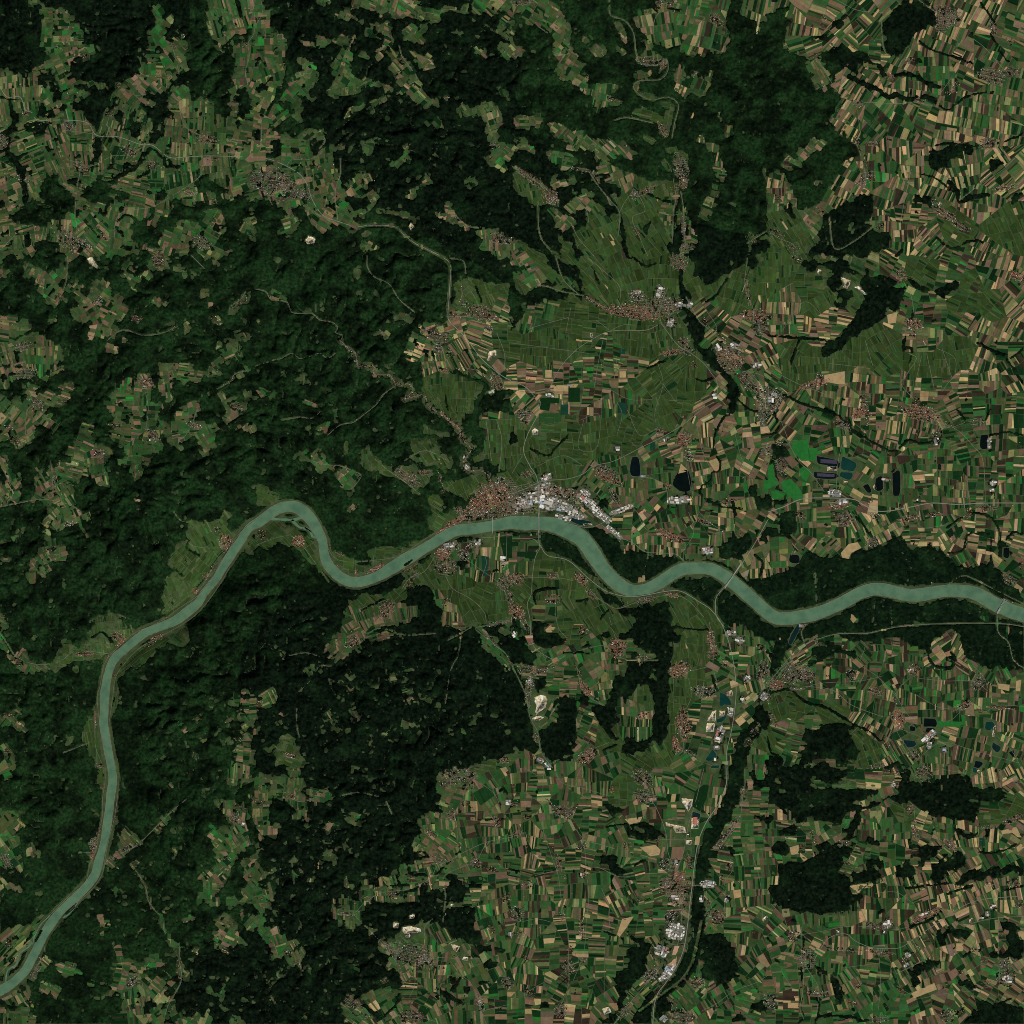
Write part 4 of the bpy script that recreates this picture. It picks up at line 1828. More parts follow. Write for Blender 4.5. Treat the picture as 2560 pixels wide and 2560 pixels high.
C 0,0 6,0 6,3 3,4 0,2
C 0,15 4,16 8,15 9,17 7,20 9,24 8,26 10,29 13,29 16,32 17,36 14,37 11,34 8,33 10,38 10,40 7,41 5,39 2,38 0,36
F 6.5,24 8,23 9,27 11,30 11,37 9,35 8,30
C 11.5,31 14,29 16,33 17,36 13.5,36.5
C 0,43 2,43 4,46 9,47 9,49 4,49 0,47
C 12,47.5 17,46.5 19,48 18.5,49.5 13.5,48.5
C 26,33.5 29,32.5 30,34 27,35
C 38,0 41.5,0 41.5,6 40.5,10 39.5,7
C 45.5,0 47,0 47,3 46,8 46.5,16 45,22 42.5,29 42,29 44,22 44.5,15 45.5,9
C 35,29 39,27 39.5,30 38,34 36,38 33.5,44 32.5,44 34,38 33,34
C 41,35 44,32 47,27 50,24 53,26 56,27 56,30 52,31 47,35 44,36 47,36.5 45,39 41,38
C 78,9 82,6 86,7 84,8 80,10
C 60,22 66,17 70,16 66,22 61,25
C 87,0 100,0 99,5 94,5.5 90,7 89,3
C 85,13 90,12 94,14 97.5,15 98,20 96,24 98,28 100,29 98,31 95,33 93,37 90,40 88,45 86,48 85,53 80,53 77,54 78,50 80,48 80,45 77,43 80,40 83,38 83,34 82,29 82,24 82,21 87,22 91,24 89,20 86,17
C 96,11 99,10 100,12 97,13
C 95,35 100,33 100,55 97,53 94,52 91,53 89,55 88,54 87,51 89,49 94,50 95,46 94,42 95,38
C 77,44 80,42 82,45 80,47
C 80,60 84,57 88,55 91,60 93,63 95,68 97.5,70 93,68 89,71 87,73 84,69 82,65 86,64 84,61
C 93,55 96,57 100,57 100,64 96,62 93,58
C 71,59 74,57 76,55 76,60 72,61
C 74,70 78,68 80,70 76,74
C 44.5,67.5 50,67.5 49,70 50,73 49.5,75 54,74 56,77 57,73 58,70 63,72 63,75 60,78 56,79 55,81 62,82 66,84 69,83 70,87 67,90 64,93 60,93 58,90 57,95 53,97 52,93 48,97 45,95 48,90 42,90 34,91 34,89 42,88 44,86 46,82 43,79 44,77 45,73 43,71
C 42,100 45,97 52,94 57,95 62,93 66,92 68,90 70,94 73,97 83,94 82,100
C 62,58 64,60 65,66 70,69 71,74 75,79 75,83 73,84 71,80 69.5,80 69.5,74 68,70 64,67 62,62
C 32.5,84 35,82 37,83.5 36.5,86 37.5,86.5 33.5,86
C 38,84 41,83 44,85 44,86.5 40,85.5
C 14,84 17,83 20,84 24,84 24,89 22,91 20,89 19,87 17,91 15,88
C 20,78 26,75 30,76.5 33,79.5 28,82 24,80
C 0,62 4,63 6,60 10,62 14,60 18,57 19,58 14,64 10,69 5,74 2,80 0,82
F 3,82 6,76 12,69 13,71 9,78 4,84 2,84
C 14,74 18,73 20,74.5 18,79 14,81 11,83 9,84 12,80
C 6,86 11,85 11,89 13,91 13,97 9,93 5,92 0,92 0,90
C 0,93 5,93 10,92 14,96 14,100 0,100
C 89,96 93,97 96,100 90,100
B 58,55 25,25
B 90,85 12,12
A .6 12.5,68 11,70 8,72 7,74 6,77 3,79 2,84
A .5 19.5,57.5 16,61 13.5,65.5 12.7,69
A .5 24.5,58.5 27,57 30.5,52.5
I 13.5,68 16,63 17,63 14,68.5
I 25,57 30,52 29,55 26,57.5
R .8 41,0 41,5 40,12 40,18 38.5,26 37.5,32 35,38 33,45 27,50 22,55 17,60 13,66 8,71 4,76 0,80
R .8 46,3 46,10 44.5,20 42.5,28 41,35 40,41 37,46 31,52 25,58
R 1 41,36 46,34 52,31 56,28 60,24 67,17 73,12
R .8 31,33 35,33 38,32
R 1 53,40 55,43 57,47 58,52 61,56 64,59 64,63 67,68 70,69 70,75 71,82 69,87 66,92 64,98
R .8 47,74 48,78 51,83 51,90 50.5,95
R .8 50,82 56,79 62,77
R .8 55.5,84 56.5,90 55,95
R .8 17,69 18,74
R .8 96,23 98,30
H 37,30 2,3 0 130 r
H 37,34.5 2,2 0 100 R
H 43,36 4,.8 -20 80 m
H 51,31 5,1 -22 120 m
H 92,20 2.5,1.5 30 140 m
H 93,16 2,1.5 0 40 m
H 88.5,35.5 2,.6 0 25 g
H 14,78 4,1.6 -60 170 m
H 51.5,83.5 2.5,1.3 -30 100 g
H 27.5,77 1.5,1 20 20 r
H 2.5,36 3,1.5 60 70 m
H 13,33.5 1,1 0 25 r
H 40,7.5 1,.5 0 20 r
H 70,78 4,.7 85 60 m
H 88,71 1.5,1 0 35 r
H 4,68 2,2 0 50 m
H 75,96 1.5,.5 0 15 m
H 45,14.5 1,1.5 0 25 m
H 45,19 2,.5 80 25 r
H 85,47.5 1,1 0 15 r
H 98,42 1,1.5 0 20 r
H 66,95 1,1 0 10 r
H 38.5,25 2,.6 -75 30 r
H 53,37.5 3,1 0 40 m
W 95,22 .6,.4 20 3
S 4,20 50 90 220 l
S 13,33 80 80 220 m
S 5,33 60 90 220 m
S 45,20 10 60 200 v
S 52,27 50 50 220 m
S 94,2 95 45 300 m
S 92,17 90 45 250 m
S 86,25 45 110 200 l
S 96,26 60 80 220 m
S 86,40 50 90 200 l
S 97,45 50 90 200 m
S 84,50 0 90 200 l
S 88,62 30 80 250 m
S 97,60 45 90 220 l
S 47,72 -10 80 220 m
S 48,80 10 80 220 m
S 58,75 0 120 220 l
S 62,86 40 80 220 o
S 55,92 85 60 220 m
S 48,98 85 60 300 d
S 65,98 60 90 220 l
S 22,86 30 60 220 o
S 27,78 15 60 250 m
S 8,66 -45 60 300 m
S 16,77 40 60 220 m
S 8,89 60 70 220 m
S 7,97 0 60 220 m
S 78,98 20 80 220 l
@ 1 3
F 0,0 100,0 100,100 0,100
C 0,3 5,3 12,4 18,4 20,6 24,6.5 28,8 31.5,9 31,11 28,13 22,14 20,16 18,20 14,20 16,16 12,13 8,10 6,9 8,15 6,20 9,20 10,24 7,27.5 4,26 2,28 0,28
C 13,1 16,0 17.5,1 16,3.5 13.5,3.5
C 0,28 2,28 2,31 6,33 2,32 0,34
C 0,36 2,37 3,40 3,43 0,44
C 0,45 6,44.5 7,48 7,51 5,52 8,54 6,55 4,54 5,58 5,61 0,62
C 0,62.5 9,62.5 12,64 9,66 14,67 16,69 18.5,68 19,74 17,76 19,79 16,79 12,76 8,74 5,72 3,67 1,66
C 36,17.5 38,16 44.5,16.5 44,17.5 41,18 47,19 43,20 41.5,21.5 39,22 37.5,20.5 36.5,20
C 67.5,3 72,2 80,0 100,0 100,100 33,100 32,93 34,90 40,89 45,86 50,85 57,86 57,83 53,80 51,82 50,78 52,73 47,71 48,67 51,68 55,64 62,60 65,58 67,61 71,60 72,57 76,50 74,48 70,48 66,50 60,53 57,55 53,54 46,53 44,55 41,59 43,63 46,61 47,64 44,64 41,60 38,62 32,61 29,57 29,55 31,51 34,49 36,50 40,52 42,51 39,49 34,46 34,45 39,45 40,47 46,45 50,42 55,40 60,37 60,35 55,34 55,32 56,31 58,31 62,33 60,28 63,26 63,20 66,19.5 67,17 70,16.5 71,11 69,7
F 58,53.5 62,51 65,48 69,48 73,48 73.5,53 72,58 67,60 64,57 62,56 58,55
F 73,46 76,44 81,46 84,44 82,50 81,53 77,53 75,49
F 72,57 77,55 82,54 86,55 85,60 84,63 80,66 79,68 75,63 72,59
F 80,66 85,63 88,66 86,70 82,69
F 43,54 48,53 56,54 58,57 57,60 50,60 45,60 42,58
F 74,43 77,42.5 81,44 80,46 76,46
F 48,62 52,61 55,64 54,68 50,66
F 86,70 98,70 96,73 87,72
F 89,76 94,76 93,78 89,78
F 86,82 89,82 89,84.5 86,84.5
F 81,84.5 83,85 82.5,87.5 81,87
F 72,86 76,87 79,90 82,90.5 81,92 75,91 72,89
F 51,83 56,84 57.5,86 54,87
F 52,80 56,81 54,83 51,82
F 94.5,34 97,34 97,35.5 94.5,35.5
F 58,33 65,33 67,34 64,35.5 58,34
T 1.5 62,17 68,15.5 73,17
T 1 56,34 62,33 66,33 69,36
T 1.2 69,43 72,40 76,36
T 1.2 50,46 60,46
T 1.2 52,50 60,48 67,46
T 1.5 38,91 44,94 49,98
T 1.2 50,97 55,92 56,88
T 1 87,20 97,20
T 1 60,41 70,42
T 1 80,82 76,87
T 1 95,9 97,8 98,10
B 35,30 25,14
B 10,45 12,12
B 25,85 24,15
B 40,5 25,6
K 4 67.5,42 71,42 69,43.5 67.5,43
Q 53.5,60 56,60.5 55.5,62.5 53.5,62.5
Q 60,57.5 62,57 62,58.5 60,59
Q 57,62 60,61.5 64.5,62.5 65,64 61,64.5 58,65 57,64
Q 76,68.5 80,69.5 78.5,72 77,71
Q 81,73.5 83,74 82.5,75.5 80.5,75
Q 76,53 77.5,53 77.5,54.5 76,54
R .8 12,11 17,13 22,12 28,9
R .8 32,11 40,9.5 48,11
R .8 51,13 53.5,19
R .8 14,36 15,45
R 1 33,57 38,57 42,53 48,49 54,48 60,47 68,43 71,38 76,36 81,33 90,29 100,27
R .8 38,57 42,61 46,65 51,70 56,72
R .8 73,60 74,50 73,44 75,41 82,38 85,37
R .8 79,30 78,20 76,18
R .8 82,15 81,10 84,5
R .8 88,6 93,10 95,15 93,20 95,28
R .8 67,75 72,74 80,74.5 90,74.5
R .8 62,80 62,85 60,90 61,96
R .8 66,67 66,62 70,58
R .8 78,80 83,83 86,88 87,92 90,100
R .8 60,96 70,99
R .8 88,95 100,92
R .8 17,75 18,81
R .8 90,29 87,35
R .8 68,38 67,44
R .8 71,67 71,86
H 79,2.5 6,2.2 0 260 m
H 84,5 2,3 0 150 r
H 75,6 3,1 0 70 m
H 82,14 1.5,1 0 40 r
H 76.5,18.5 1.5,2 0 110 r
H 93.5,21 1.5,2 -30 110 r
H 68.5,25 2,1.5 45 80 r
H 79.5,30 1,1.2 0 55 m
H 71,35.5 4,1 15 120 m
H 86,37 2,2 0 120 m
H 92,39.5 2.5,.8 15 60 r
H 90,29 1,.5 0 30 r
H 66.5,45 1,1 0 40 r
H 74,46.5 1,.8 0 30 r
H 53,49.5 2,1.2 0 60 r
H 36,57 3,.8 0 90 m
H 60,73 8,4 15 420 m
H 66,75 3,2 0 150 g
H 52,70 3,1.5 30 80 m
H 87.5,92 3,1.3 80 120 g
H 92,63 1.5,1.5 0 60 r
H 14,11 1.5,.8 0 35 r
H 12.5,72 1.5,1 0 30 r
H 16,76 1,.8 0 25 r
H 50,83 1.5,1 0 30 m
H 38,92 4,1.5 30 70 m
H 60,97 4,2.3 0 240 m
H 42,97 2,1.5 0 60 m
H 98,51 1.5,2 0 70 r
H 98,84 2,2 0 80 m
H 2,14 2,1.5 0 50 m
H 2.5,50.5 1,1 0 25 r
H 41,18.2 .8,.4 0 15 r
H 99,40 1,2 0 30 r
H 60,43 1,1 0 20 r
W 59.3,65.6 .8,.4 0 3
W 98.5,13.5 1,.9 0 8
W 99.3,65 .8,.6 0 3
W 74,57 .1,.1 0 1
S 5,6 90 80 220 l
S 17,8 95 50 220 m
S 27,9 100 60 220 l
S 4,20 90 80 220 o
S 2,48 -20 60 250 l
S 10,68 70 60 250 m
S 3,57 60 80 220 l
S 14,72 60 60 250 m
S 40,19 30 150 250 l
S 36,56 92 45 300 b
S 46,48 85 50 250 b
S 55,42 80 60 220 b
S 57,51 90 50 220 b
S 64,36 75 60 220 b
S 72,20 90 60 220 m
S 72,28 40 60 250 m
S 68,20 80 60 220 m
S 66,32 -60 80 250 o
S 75,10 20 60 220 m
S 85,16 90 60 220 d
S 84,25 80 80 220 d
S 92,24 88 50 250 d
S 95,4 60 80 220 b
S 97,10 85 70 220 b
S 90,13 60 80 250 m
S 97,32 90 50 250 b
S 90,40 0 80 220 d
S 95,55 80 70 250 d
S 86,44 0 70 250 d
S 90,62 70 80 250 d
S 72,65 60 45 250 b
S 62,68 45 50 220 v
S 68,70 90 60 220 m
S 72,78 100 60 250 b
S 66,82 92 45 300 b
S 62,86 5 45 300 b
S 80,78 60 50 220 m
S 88,78 60 90 220 b
S 78,86 90 70 220 b
S 90,82 60 90 220 b
S 95,87 0 100 220 d
S 94,94 0 100 250 d
S 66,93 30 80 220 d
S 70,96 70 60 250 m
S 50,90 60 60 220 m
S 45,92 60 60 220 b
S 38,95 40 60 250 m
S 56,80 60 60 220 m
S 52,76 30 90 220 l
S 83,98 90 80 220 m
S 96,70 80 80 250 b
S 80,37 70 60 220 m
S 80,45 0 60 220 b
@ 2 3
F 36,15 41,14 45,15 44,17 39,18 36,16
F 34,34 38,33 41,35 41,38 37,39 34,37
F 44,69.5 48,69 54,68 54,71 53,76 52,79 49,83 45,87 44,92 42,96 39,100 34,100 39,96 41,90 40,85 41,82 45,80 46,76 44,73
F 46,65 49,65 49,67 46,67
F 82,0 91,0 91,5 91,8 88,14 86,18 84,23 81,28 79,31 77,34 75,38 74.5,43 75,46 73.5,49 73,54 75,57 76,63 74,66 75,70 73,74 74,77 71,80 68,83 64,85 60,87 56,90 52,93 48,96 46,100 44,100 48,96 53,91 57,87 60,85 64,80 66,76 68.5,70 69.5,60 70,50 71,44 71,38 73,32 75,27 78,22 81,17 83,9 82.5,4
F 74,66 78,65 82,65 84,70 87,71 86,75 90,79 87,82 84,83 84,87 80,85 76,82 74,79 75,74
F 56,90 60,88 63,91 60,95 56,96 54,100 48,100 52,95
F 91,0 100,3 100,7 96,7 93,4
F 84,32 88,33 86,35.5 84,34.5
F 96,18 100,17 100,21 97,20
F 93,94 98,92 100,94 100,97 95,96
F 86,97 90,96 91,99 87,100
F 38,40 42,39 44,41 40,43
F 45,23 52,22 59,26 58,28 50,28 46,26
C 48,23 53,24 52,25.5 48,25
C 73,57 76,57 75,61 73,60
B 52,25 10,6
T 1.2 39,42 39,47
T 5 87,8 83,19 78,28 74,37 73,48 73,58 72,68 69,77 62,85 54,92 48,99
T 1 42,62 47,59
T 1 37,23 46,22 54,24 60,27
T .8 60,67 66,67
T 1 36,64 42,66 44,68
T .8 77,35 76,43
T 1 48,38 52,36
K 0 71.5,9 75,6.5 77,6.5 76,12 73.5,17 70.5,15
K 1 70,24 75,21 76,23 73,27 70,27
K 1 67,33 69,32 70,33 67,36 66.5,40 64.8,40
K 4 50,31 56,30 58,32 57.5,34 54,34.5
K 4 44,20 51,19 50,21 46,22
K 4 43,59 47.5,58 45,62 42,66 41,65
K 2 17,4 20,4 20,8 18,8
K 1 59,41.8 61,41.8 60.5,44 57,43.5
K 5 96,0 98,1 98.5,4.5 95.5,4.5
P 3 70.5,17 73.5,18 73,20 70.5,19.5
Q 66,11.5 71,12 70.5,15 69,17.5 67.5,15 66,13
Q 59.5,21 63,22 66,22.5 68,23 68.5,25.5 64,25.5 62.5,22.8 60,22.5
Q 68,28 70.5,28 70,30 68,30
Q 35,94 38,93 39,95.5 36,96.5
Q 97.5,59 100,57 100,58.5 98,60.5
Q 70,19.3 73,19.3 73,24 69.8,24
O 62,76 64.5,73.5 64,77.5 60.5,77
O 63.5,69.5 65.5,69.5 64,73 62.5,73
R 2.2 84,0 83.5,7 80,15 76,21 73,28 71.5,36 70.5,45 69.5,53 68.5,62 67,71 64,78 60,84 57,88 55.5,93 55,100
R 1 75,0 72,12 69,22 67,33 64.5,40
R 1 53,10 57,17 60,25 61,33 63,38
R 1 66,50 66,62 64,72
R .8 12.5,0 12,10 12,23 15,33 18,42 19.5,53 22,65 22,75 22,85 18,95
R .8 5,0 10,3
R .8 17,2 20,6 28,8 38,11
R .8 27,0 25,5 27,10 30,12 33,9
R .8 25,24 28,29 29,40 30,50 29,60 28,72 24,83
R 1 9,42 18,40 28,39 34,39 42,42.5 50,41.5 58,41
R 1 27,28 35,30 40,31.5
R .8 56,28 68,28
R .8 35,47 38,55 38,62
R 1.2 70,46 76,46
R .8 76,48 76,55 79,60
R 1 91,0 91,7 90,12 89,20 86,24 82,30 78,32
R .8 85,35 86,40 83,45 83,55
R .8 71,60 71,68 73,74 73,81
R .8 74,95 80,92 87,87 95,84 100,81
R .8 60,89 65,93
R .8 94,34 97,45 98,60
R .8 4,60 10,59 18,61
R .8 0,90 5,88 12,84 20,81
R .8 4,82 5,90 5,100
R .8 36,70 36,90
R 1 40,100 45,93 52,85 58,78
R .8 51,35 57,33
R .8 62,69 68.5,68.8 68,72
A .3 74,60 72,70 70,77 66,83 58,89 50,95
H 51,4 4,2.5 40 280 m
H 52,11 4,2.3 10 190 m
H 39,8.5 1,1 0 40 r
H 20,17 4,2 0 180 r
H 22,20 2.5,1 45 60 m
H 15,14 2,.8 45 50 g
H 6,19 1.5,1 0 40 r
H 2,25.5 3,.8 -10 80 m
H 1,14 1.5,1 0 50 r
H 27,30.5 2,1.5 0 60 m
H 45,30.5 1.5,1.5 0 60 r
H 57,28 1,.8 0 30 r
H 18.5,37.5 2.5,1 80 90 r
H 20.5,42.5 1,.6 0 25 r
H 27.5,41 1.2,1.5 0 50 r
H 6,45.5 2,1.5 -20 80 m
H 2,57 2.5,2.5 0 130 m
H 19.5,58 1,1.5 0 50 r
H 27,63.5 4,.8 88 120 r
H 3,65 1.5,1 0 30 m
H 22.5,70.5 1.5,1.5 0 50 r
H 28,75 1,1 0 40 m
H 22,78 2.5,2 60 120 m
H 7,88 2,1.3 60 60 m
H 5.5,74 1,1 0 25 r
H 19,94.5 2.5,2 -50 110 r
H 65.5,42 2,1.5 -20 110 R
H 64,46 4.5,4 0 560 r
H 65,51 3,2.5 10 160 m
H 61,38 3,2 0 120 g
H 69,36.5 3,1.2 80 100 r
H 60,46 2.5,2.5 0 170 m
H 66.5,54 3,1.2 80 110 m
H 62,58 2.5,2 -30 110 g
H 82,29 3.5,1.8 -60 180 m
H 86,23 4,1 -60 90 m
H 90.5,10 2.5,1 80 90 r
H 85,38 2,1.2 -60 80 r
H 82,43 1,1 0 30 m
H 79.5,58 3.2,2.5 30 210 r
H 77,54 3,.7 85 60 m
H 72.5,84 2.3,2 20 120 m
H 66,97 4.5,2.5 10 300 m
H 62,91 3,1 45 60 m
H 44,95 3,1.5 -50 130 m
H 54,81 3.5,1.8 -50 170 g
H 88.5,44.5 .8,.6 0 12 r
H 82,49 .8,1 0 15 r
H 51,51.5 3,.5 -5 40 m
H 99.5,91 1,1 0 30 m
W 71.5,20.6 1.2,1 0 2
W 64,64 3.5,3 15 50
W 58.5,71.5 2.5,2 20 16
W 61,79.5 3.2,1.5 -55 28
W 76.5,45.3 3,1.3 5 25
W 84,51 1.5,.6 -70 8
W 74,51 .6,1 0 5
W 25.4,15.3 .3,.3 0 1
W 64,50.5 1.5,.7 0 8
W 14.5,.6 .7,.3 0 2
W 27.5,41.8 .8,.6 0 4
W 64.3,37 .6,.8 0 3
W 58.3,82.5 1,.8 -30 5
W 59.5,98 1,1 45 5
W 68.5,25.8 .4,.4 0 2
S 3,5 85 60 250 b
S 10,7 0 50 250 b
S 18,5 88 90 250 d
S 25,6 90 50 250 m
S 32,5 92 45 300 d
S 22,12 100 60 250 d
S 30,15 0 50 250 b
S 4,14 0 90 250 d
S 3,30 80 45 250 m
S 9,27 100 50 250 b
S 14,22 80 80 200 m
S 13,32 10 60 250 d
S 6,38 10 45 280 b
S 17,30 0 70 250 d
S 22,28 60 80 250 d
S 32,22 10 45 250 b
S 33,27 95 100 200 m
S 40,25 60 60 220 b
S 42,34 100 45 250 m
S 50,31 10 50 250 m
S 22,35 0 50 250 b
S 32,36 10 45 250 b
S 48,40 -10 45 300 d
S 12,43 -10 45 250 d
S 10,49 92 60 250 d
S 17,46 0 60 250 b
S 24,47 90 80 250 d
S 33,46 90 90 250 d
S 24,55 95 60 250 b
S 10,55 90 90 250 d
S 33,56 10 60 250 b
S 41,50 60 50 250 b
S 47,48 60 60 220 b
S 54,50 -10 50 250 b
S 52,46 0 45 250 d
S 56,55 0 60 250 d
S 50,60 0 60 250 d
S 10,62 92 50 280 b
S 3,70 110 45 280 b
S 14,66 0 55 320 b
S 14,75 0 55 320 b
S 22,62 0 50 220 d
S 33,62 10 45 300 b
S 33,70 0 45 280 d
S 40,70 92 50 280 m
S 33,78 0 60 250 b
S 40,77 0 60 250 b
S 8,82 95 60 250 b
S 17,83 30 60 250 d
S 28,82 -15 60 250 d
S 27,90 0 60 250 b
S 37,86 60 60 250 d
S 8,94 0 80 220 d
S 25,96 0 60 250 d
S 2,94 90 60 250 d
S 45,10 0 80 220 v
S 55,14 0 60 220 d
S 60,4 0 90 250 d
S 57,7 80 45 250 m
S 67,5 30 60 300 b
S 65,9 95 80 250 d
S 66,17 0 60 220 d
S 55,18 90 90 220 d
S 50,16 80 80 250 b
S 55,22 0 90 220 d
S 63,31 95 80 300 d
S 78,8 95 50 250 b
S 71,30 95 60 250 d
S 77,40 0 50 300 b
S 80,38 10 50 300 b
S 80,53 45 50 250 m
S 87,53 88 60 250 d
S 93,37 88 60 250 d
S 95,50 90 60 250 b
S 92,30 0 60 250 m
S 92,23 0 70 220 m
S 96,13 0 60 220 m
S 90,60 0 60 300 d
S 96,58 30 60 300 d
S 92,68 100 60 250 b
S 97,72 60 50 250 b
S 93,78 50 60 250 b
S 90,85 -30 80 220 l
S 82,90 60 60 220 b
S 92,90 20 80 220 l
S 76,96 60 80 220 d
S 70,88 45 60 200 l
S 56,73 60 60 220 m
S 52,86 -40 50 250 b
S 48,90 45 45 200 m
S 36,97 40 50 200 m
S 80,98 0 80 220 m
S 75,61 40 80 200 l
@ 3 3
F 0,0 34,0 31,3 30,5 25,6.5 21,8 20,7 16,5 17,8 21,8.5 30,8 36,7 41,7.5 44,9 40,11 44,11.5 47,10 50,11 52,8 51,5 50,2 55,2 55.5,5 56,9 54,14 50,13 45,13.5 40,15 37,16 37,20 36,24 33,26 30,28.5 28.5,27 32,24 34,19 33,17 30,20 25,21.5 20,21 17,19 15,20.5 8,20 5,18.5 3,15 0,14
C 3,4.5 7,4.5 7,6.5 3,6
C 16.5,5 20,4.5 22,7 26,6 27,8 20,8 17,7.5
C 26,6 31,4 36,2 45,1 48,4 48,8 43,8 37,5.5 32,6 27,8
C 33,13.5 38,11 44,11 50,8.5 53,10 50,12 44,13 38,14 33,14.5
C 0,9 5,10 10,10.3 17,10.3 8,9.7 4,9
F 57,7 62,5 70,4.5 78,4.5 86,7 92,9 94,12 90,13 86,12.5 83,10 82,15 81.5,20 78,20 74,20 70,19 65,18.5 60,17 56,14 55.5,11
C 78,11 82,10.5 81,12.5 78,12.5
F 29,29 31,27 34,29 33,31 28,37 26,42 24,42 25,37
F 4,38 10,36 14,37 18,33 22,29 26,31 27,33 25,36 26,40 29,42 32,40 38,39 42,39 43.5,42 41,44 35,45 33,47 35,50 38.5,51 35,53 31,54 31,56 22,57 15,57 8,55 2,52 1,47 4,45 4,41
F 6,24 11,23 13,25 12,27 6,27
F 2,30 8,29.5 9,33 7,35 2,33
F 38,36 44,35.5 44,39 38,38
F 38,28 42,28 45,29.5 42,31 38,30
F 50,41 52,38 55,36 57,34 56,31 59,30 64,31 67.5,30 66,33 62,35 61,38 58,39.5 60,42 57,43 54,43 51,42
C 56.5,33.5 59.5,32 59,37 58,39.5 57,37
F 63,41 66,38 67,36 71,35 73,34 77,34 78,37 77,40 74,40 71,38 69,42 65,44 63,44
F 72,45 77,43 84,40 88,41 85,43 80,45 74,46
F 85,40 94,38 100,40 100,42 94,41 88,42
F 72,24 78,24 82,25 80,26.5 73,26.5
F 86,24 88,25 87,27 84,28 85,25.5
F 65,65.5 72,64 77,63 80,64.5 76,66 70,67.5 66,68
F 54,78 60,76 67,77 66,79 60,79 58,82 61,82 57,85 55.5,84 56,81
F 90,60 96,62 100,66 100,71 94,69 90,66
F 85,71 95,70 100,71 98,73 88,73
F 75,83 78,83 81,85 79,86 75,86
F 24,82 28,84 29,88 27,91 25,90 26,87
F 20,75 19,79 21,82 24,82 23,80 20,78
F 78,97 80,94 84,91 88,93 92,91 96,94 100,93 100,100 76,100
F 82,90 86,90 85,93 81,93
F 0,17.5 2,18 2,20 0,20
B 93,66 8,6
T 1.2 32,97 35,98 38,99 45,97
T 1 70,49 80,46
T .8 20,97 32,97
T 1.2 14,66 13,75 13.5,80
T 1 76,74 80,71
T 1 54,47 62,46 72,45
T 1 13,80 13.8,88 12.5,93 14,97 12,100
T .8 19,90 20,93 18.5,100
T 1 82,33 90,33 97,30
T 1 92,48 100,46
T 1 55,62 62,60 68,56
T 1 89,93 95,90
K 4 56,88 60,86 65,84 66,86.5 62,88 57,90
K 4 91,24.5 97,23 99,27 97.5,27 96.5,24.5 91.5,26
K 4 97,31 100,28.5 100,31 97.5,33
K 4 8.5,31 12,30 12,33.5 9,34
K 4 12.5,33 15.5,35.5 14,36.5 12.5,34.5
K 4 73.5,68.5 76.5,68.5 76,71.5 73.5,71.5
K 4 97.5,64 100,63.5 100,67 98.5,67
K 7 39.5,17 44,16.5 44.5,19 40,20
K 4 32,46 35,45.5 35,49 33,49
K 4 35,45.5 41,45 41,46.5 35.2,47.3
K 3 82.5,27.5 84.5,27 85,30.5 83,30.5
K 5 0,2.5 .5,2.5 .5,3
P 2 80,0 81.5,0 81.5,2 80,1.5
Q 78.5,59 80,58.5 79.5,60.5 78.5,60.5
Q 82,0.5 83,1 82.5,2.2 81.6,1.5
R 1.5 18,75 21,70 23,67 27,65 31,65 34,67.5 40,70 46,70.5 52,70 58,66 64,62 70,58 76,54 83,51.5 92,50.5 100,50
R 1.2 76,62 82,60 90,58.5 100,58
R 1 13,62 13,73 14,80 13.5,88 12.5,94 14,98
R .8 0,27 15,26.5 22,26 28,27
R .8 28,26 31,22 34,17
R .8 1,53 6,58 8,63 12,65 20,64
R .8 20,64 30,62 40,62 50,63 55,62
R .8 15,78 19,84 20,87 19.5,92 18.5,100
R .8 47,74 50,80 52,86 57,89
R .8 58,28 62,27 67,28 70,30
R .8 55,13 60,17 66,20
R .8 57,15 58,28
R .8 42,49 50,48.5 57,53
R .8 5,79 10,87
R .8 60,90 70,88 80,87 88,85
R .8 75,82 84,76
R .8 65,0 71,1 82,3 95,5 100,6
R .8 43,70 44,84 43,95
R .8 30,78 45,76
R .8 90,58 90,75
R 1.2 50,80.5 62,74.5
H 10,66 2.5,2.3 0 140 r
H 15,75 3.2,3.2 0 210 m
H 41,61.5 3.5,1.2 20 120 m
H 46.5,61 1.8,1.4 0 80 g
H 62,57.5 6,1.3 -25 270 R
H 44,72 5,.9 8 160 r
H 30,71 6,.6 5 90 m
H 54,74 1.5,1.5 0 50 g
H 19,88 4,1 0 110 m
H 30,29.5 2.5,1.5 0 110 m
H 17,25 1,1 0 30 m
H 18.5,29 1,1 0 50 r
H 13,31 1,1.3 0 30 r
H 31.5,37 1.5,.8 0 40 r
H 55.5,16 1.5,2 0 110 r
H 57.5,25 1.2,2 0 90 r
H 57,21.5 1,.8 0 30 r
H 71,30 3.5,1.2 30 170 r
H 61,2.5 3,2.5 30 220 m
H 50,1.5 4,.9 0 90 r
H 49,6 1,1.5 0 30 g
H 96,20 4,1.1 -20 140 r
H 85,23 4,.8 0 80 m
H 86.5,45 1.5,1.5 0 70 r
H 96,44.5 2.5,1.4 0 90 r
H 88,54 1.5,.9 -20 50 m
H 93,81 3.5,3 0 280 m
H 93,76 3,1.3 -20 80 m
H 81,71 2.5,.9 0 70 m
H 84,75 1,1 0 30 r
H 70,97 2.3,2.8 -20 170 m
H 75,95 2,.8 -40 40 m
H 43,98 3.5,1.4 0 120 m
H 1,91 2.5,2.5 0 130 g
H 35,85 1.5,1 0 50 r
H 33,92 1.5,1 0 40 r
H 52,86.5 2,1 45 50 r
H 27.5,63.5 1,.6 0 10 r
H 58,69.5 1,1 0 25 m
H 62,67 1.5,.5 -20 20 r
H 98,53.5 1.5,1 0 50 r
H 75,80 1,1 0 25 m
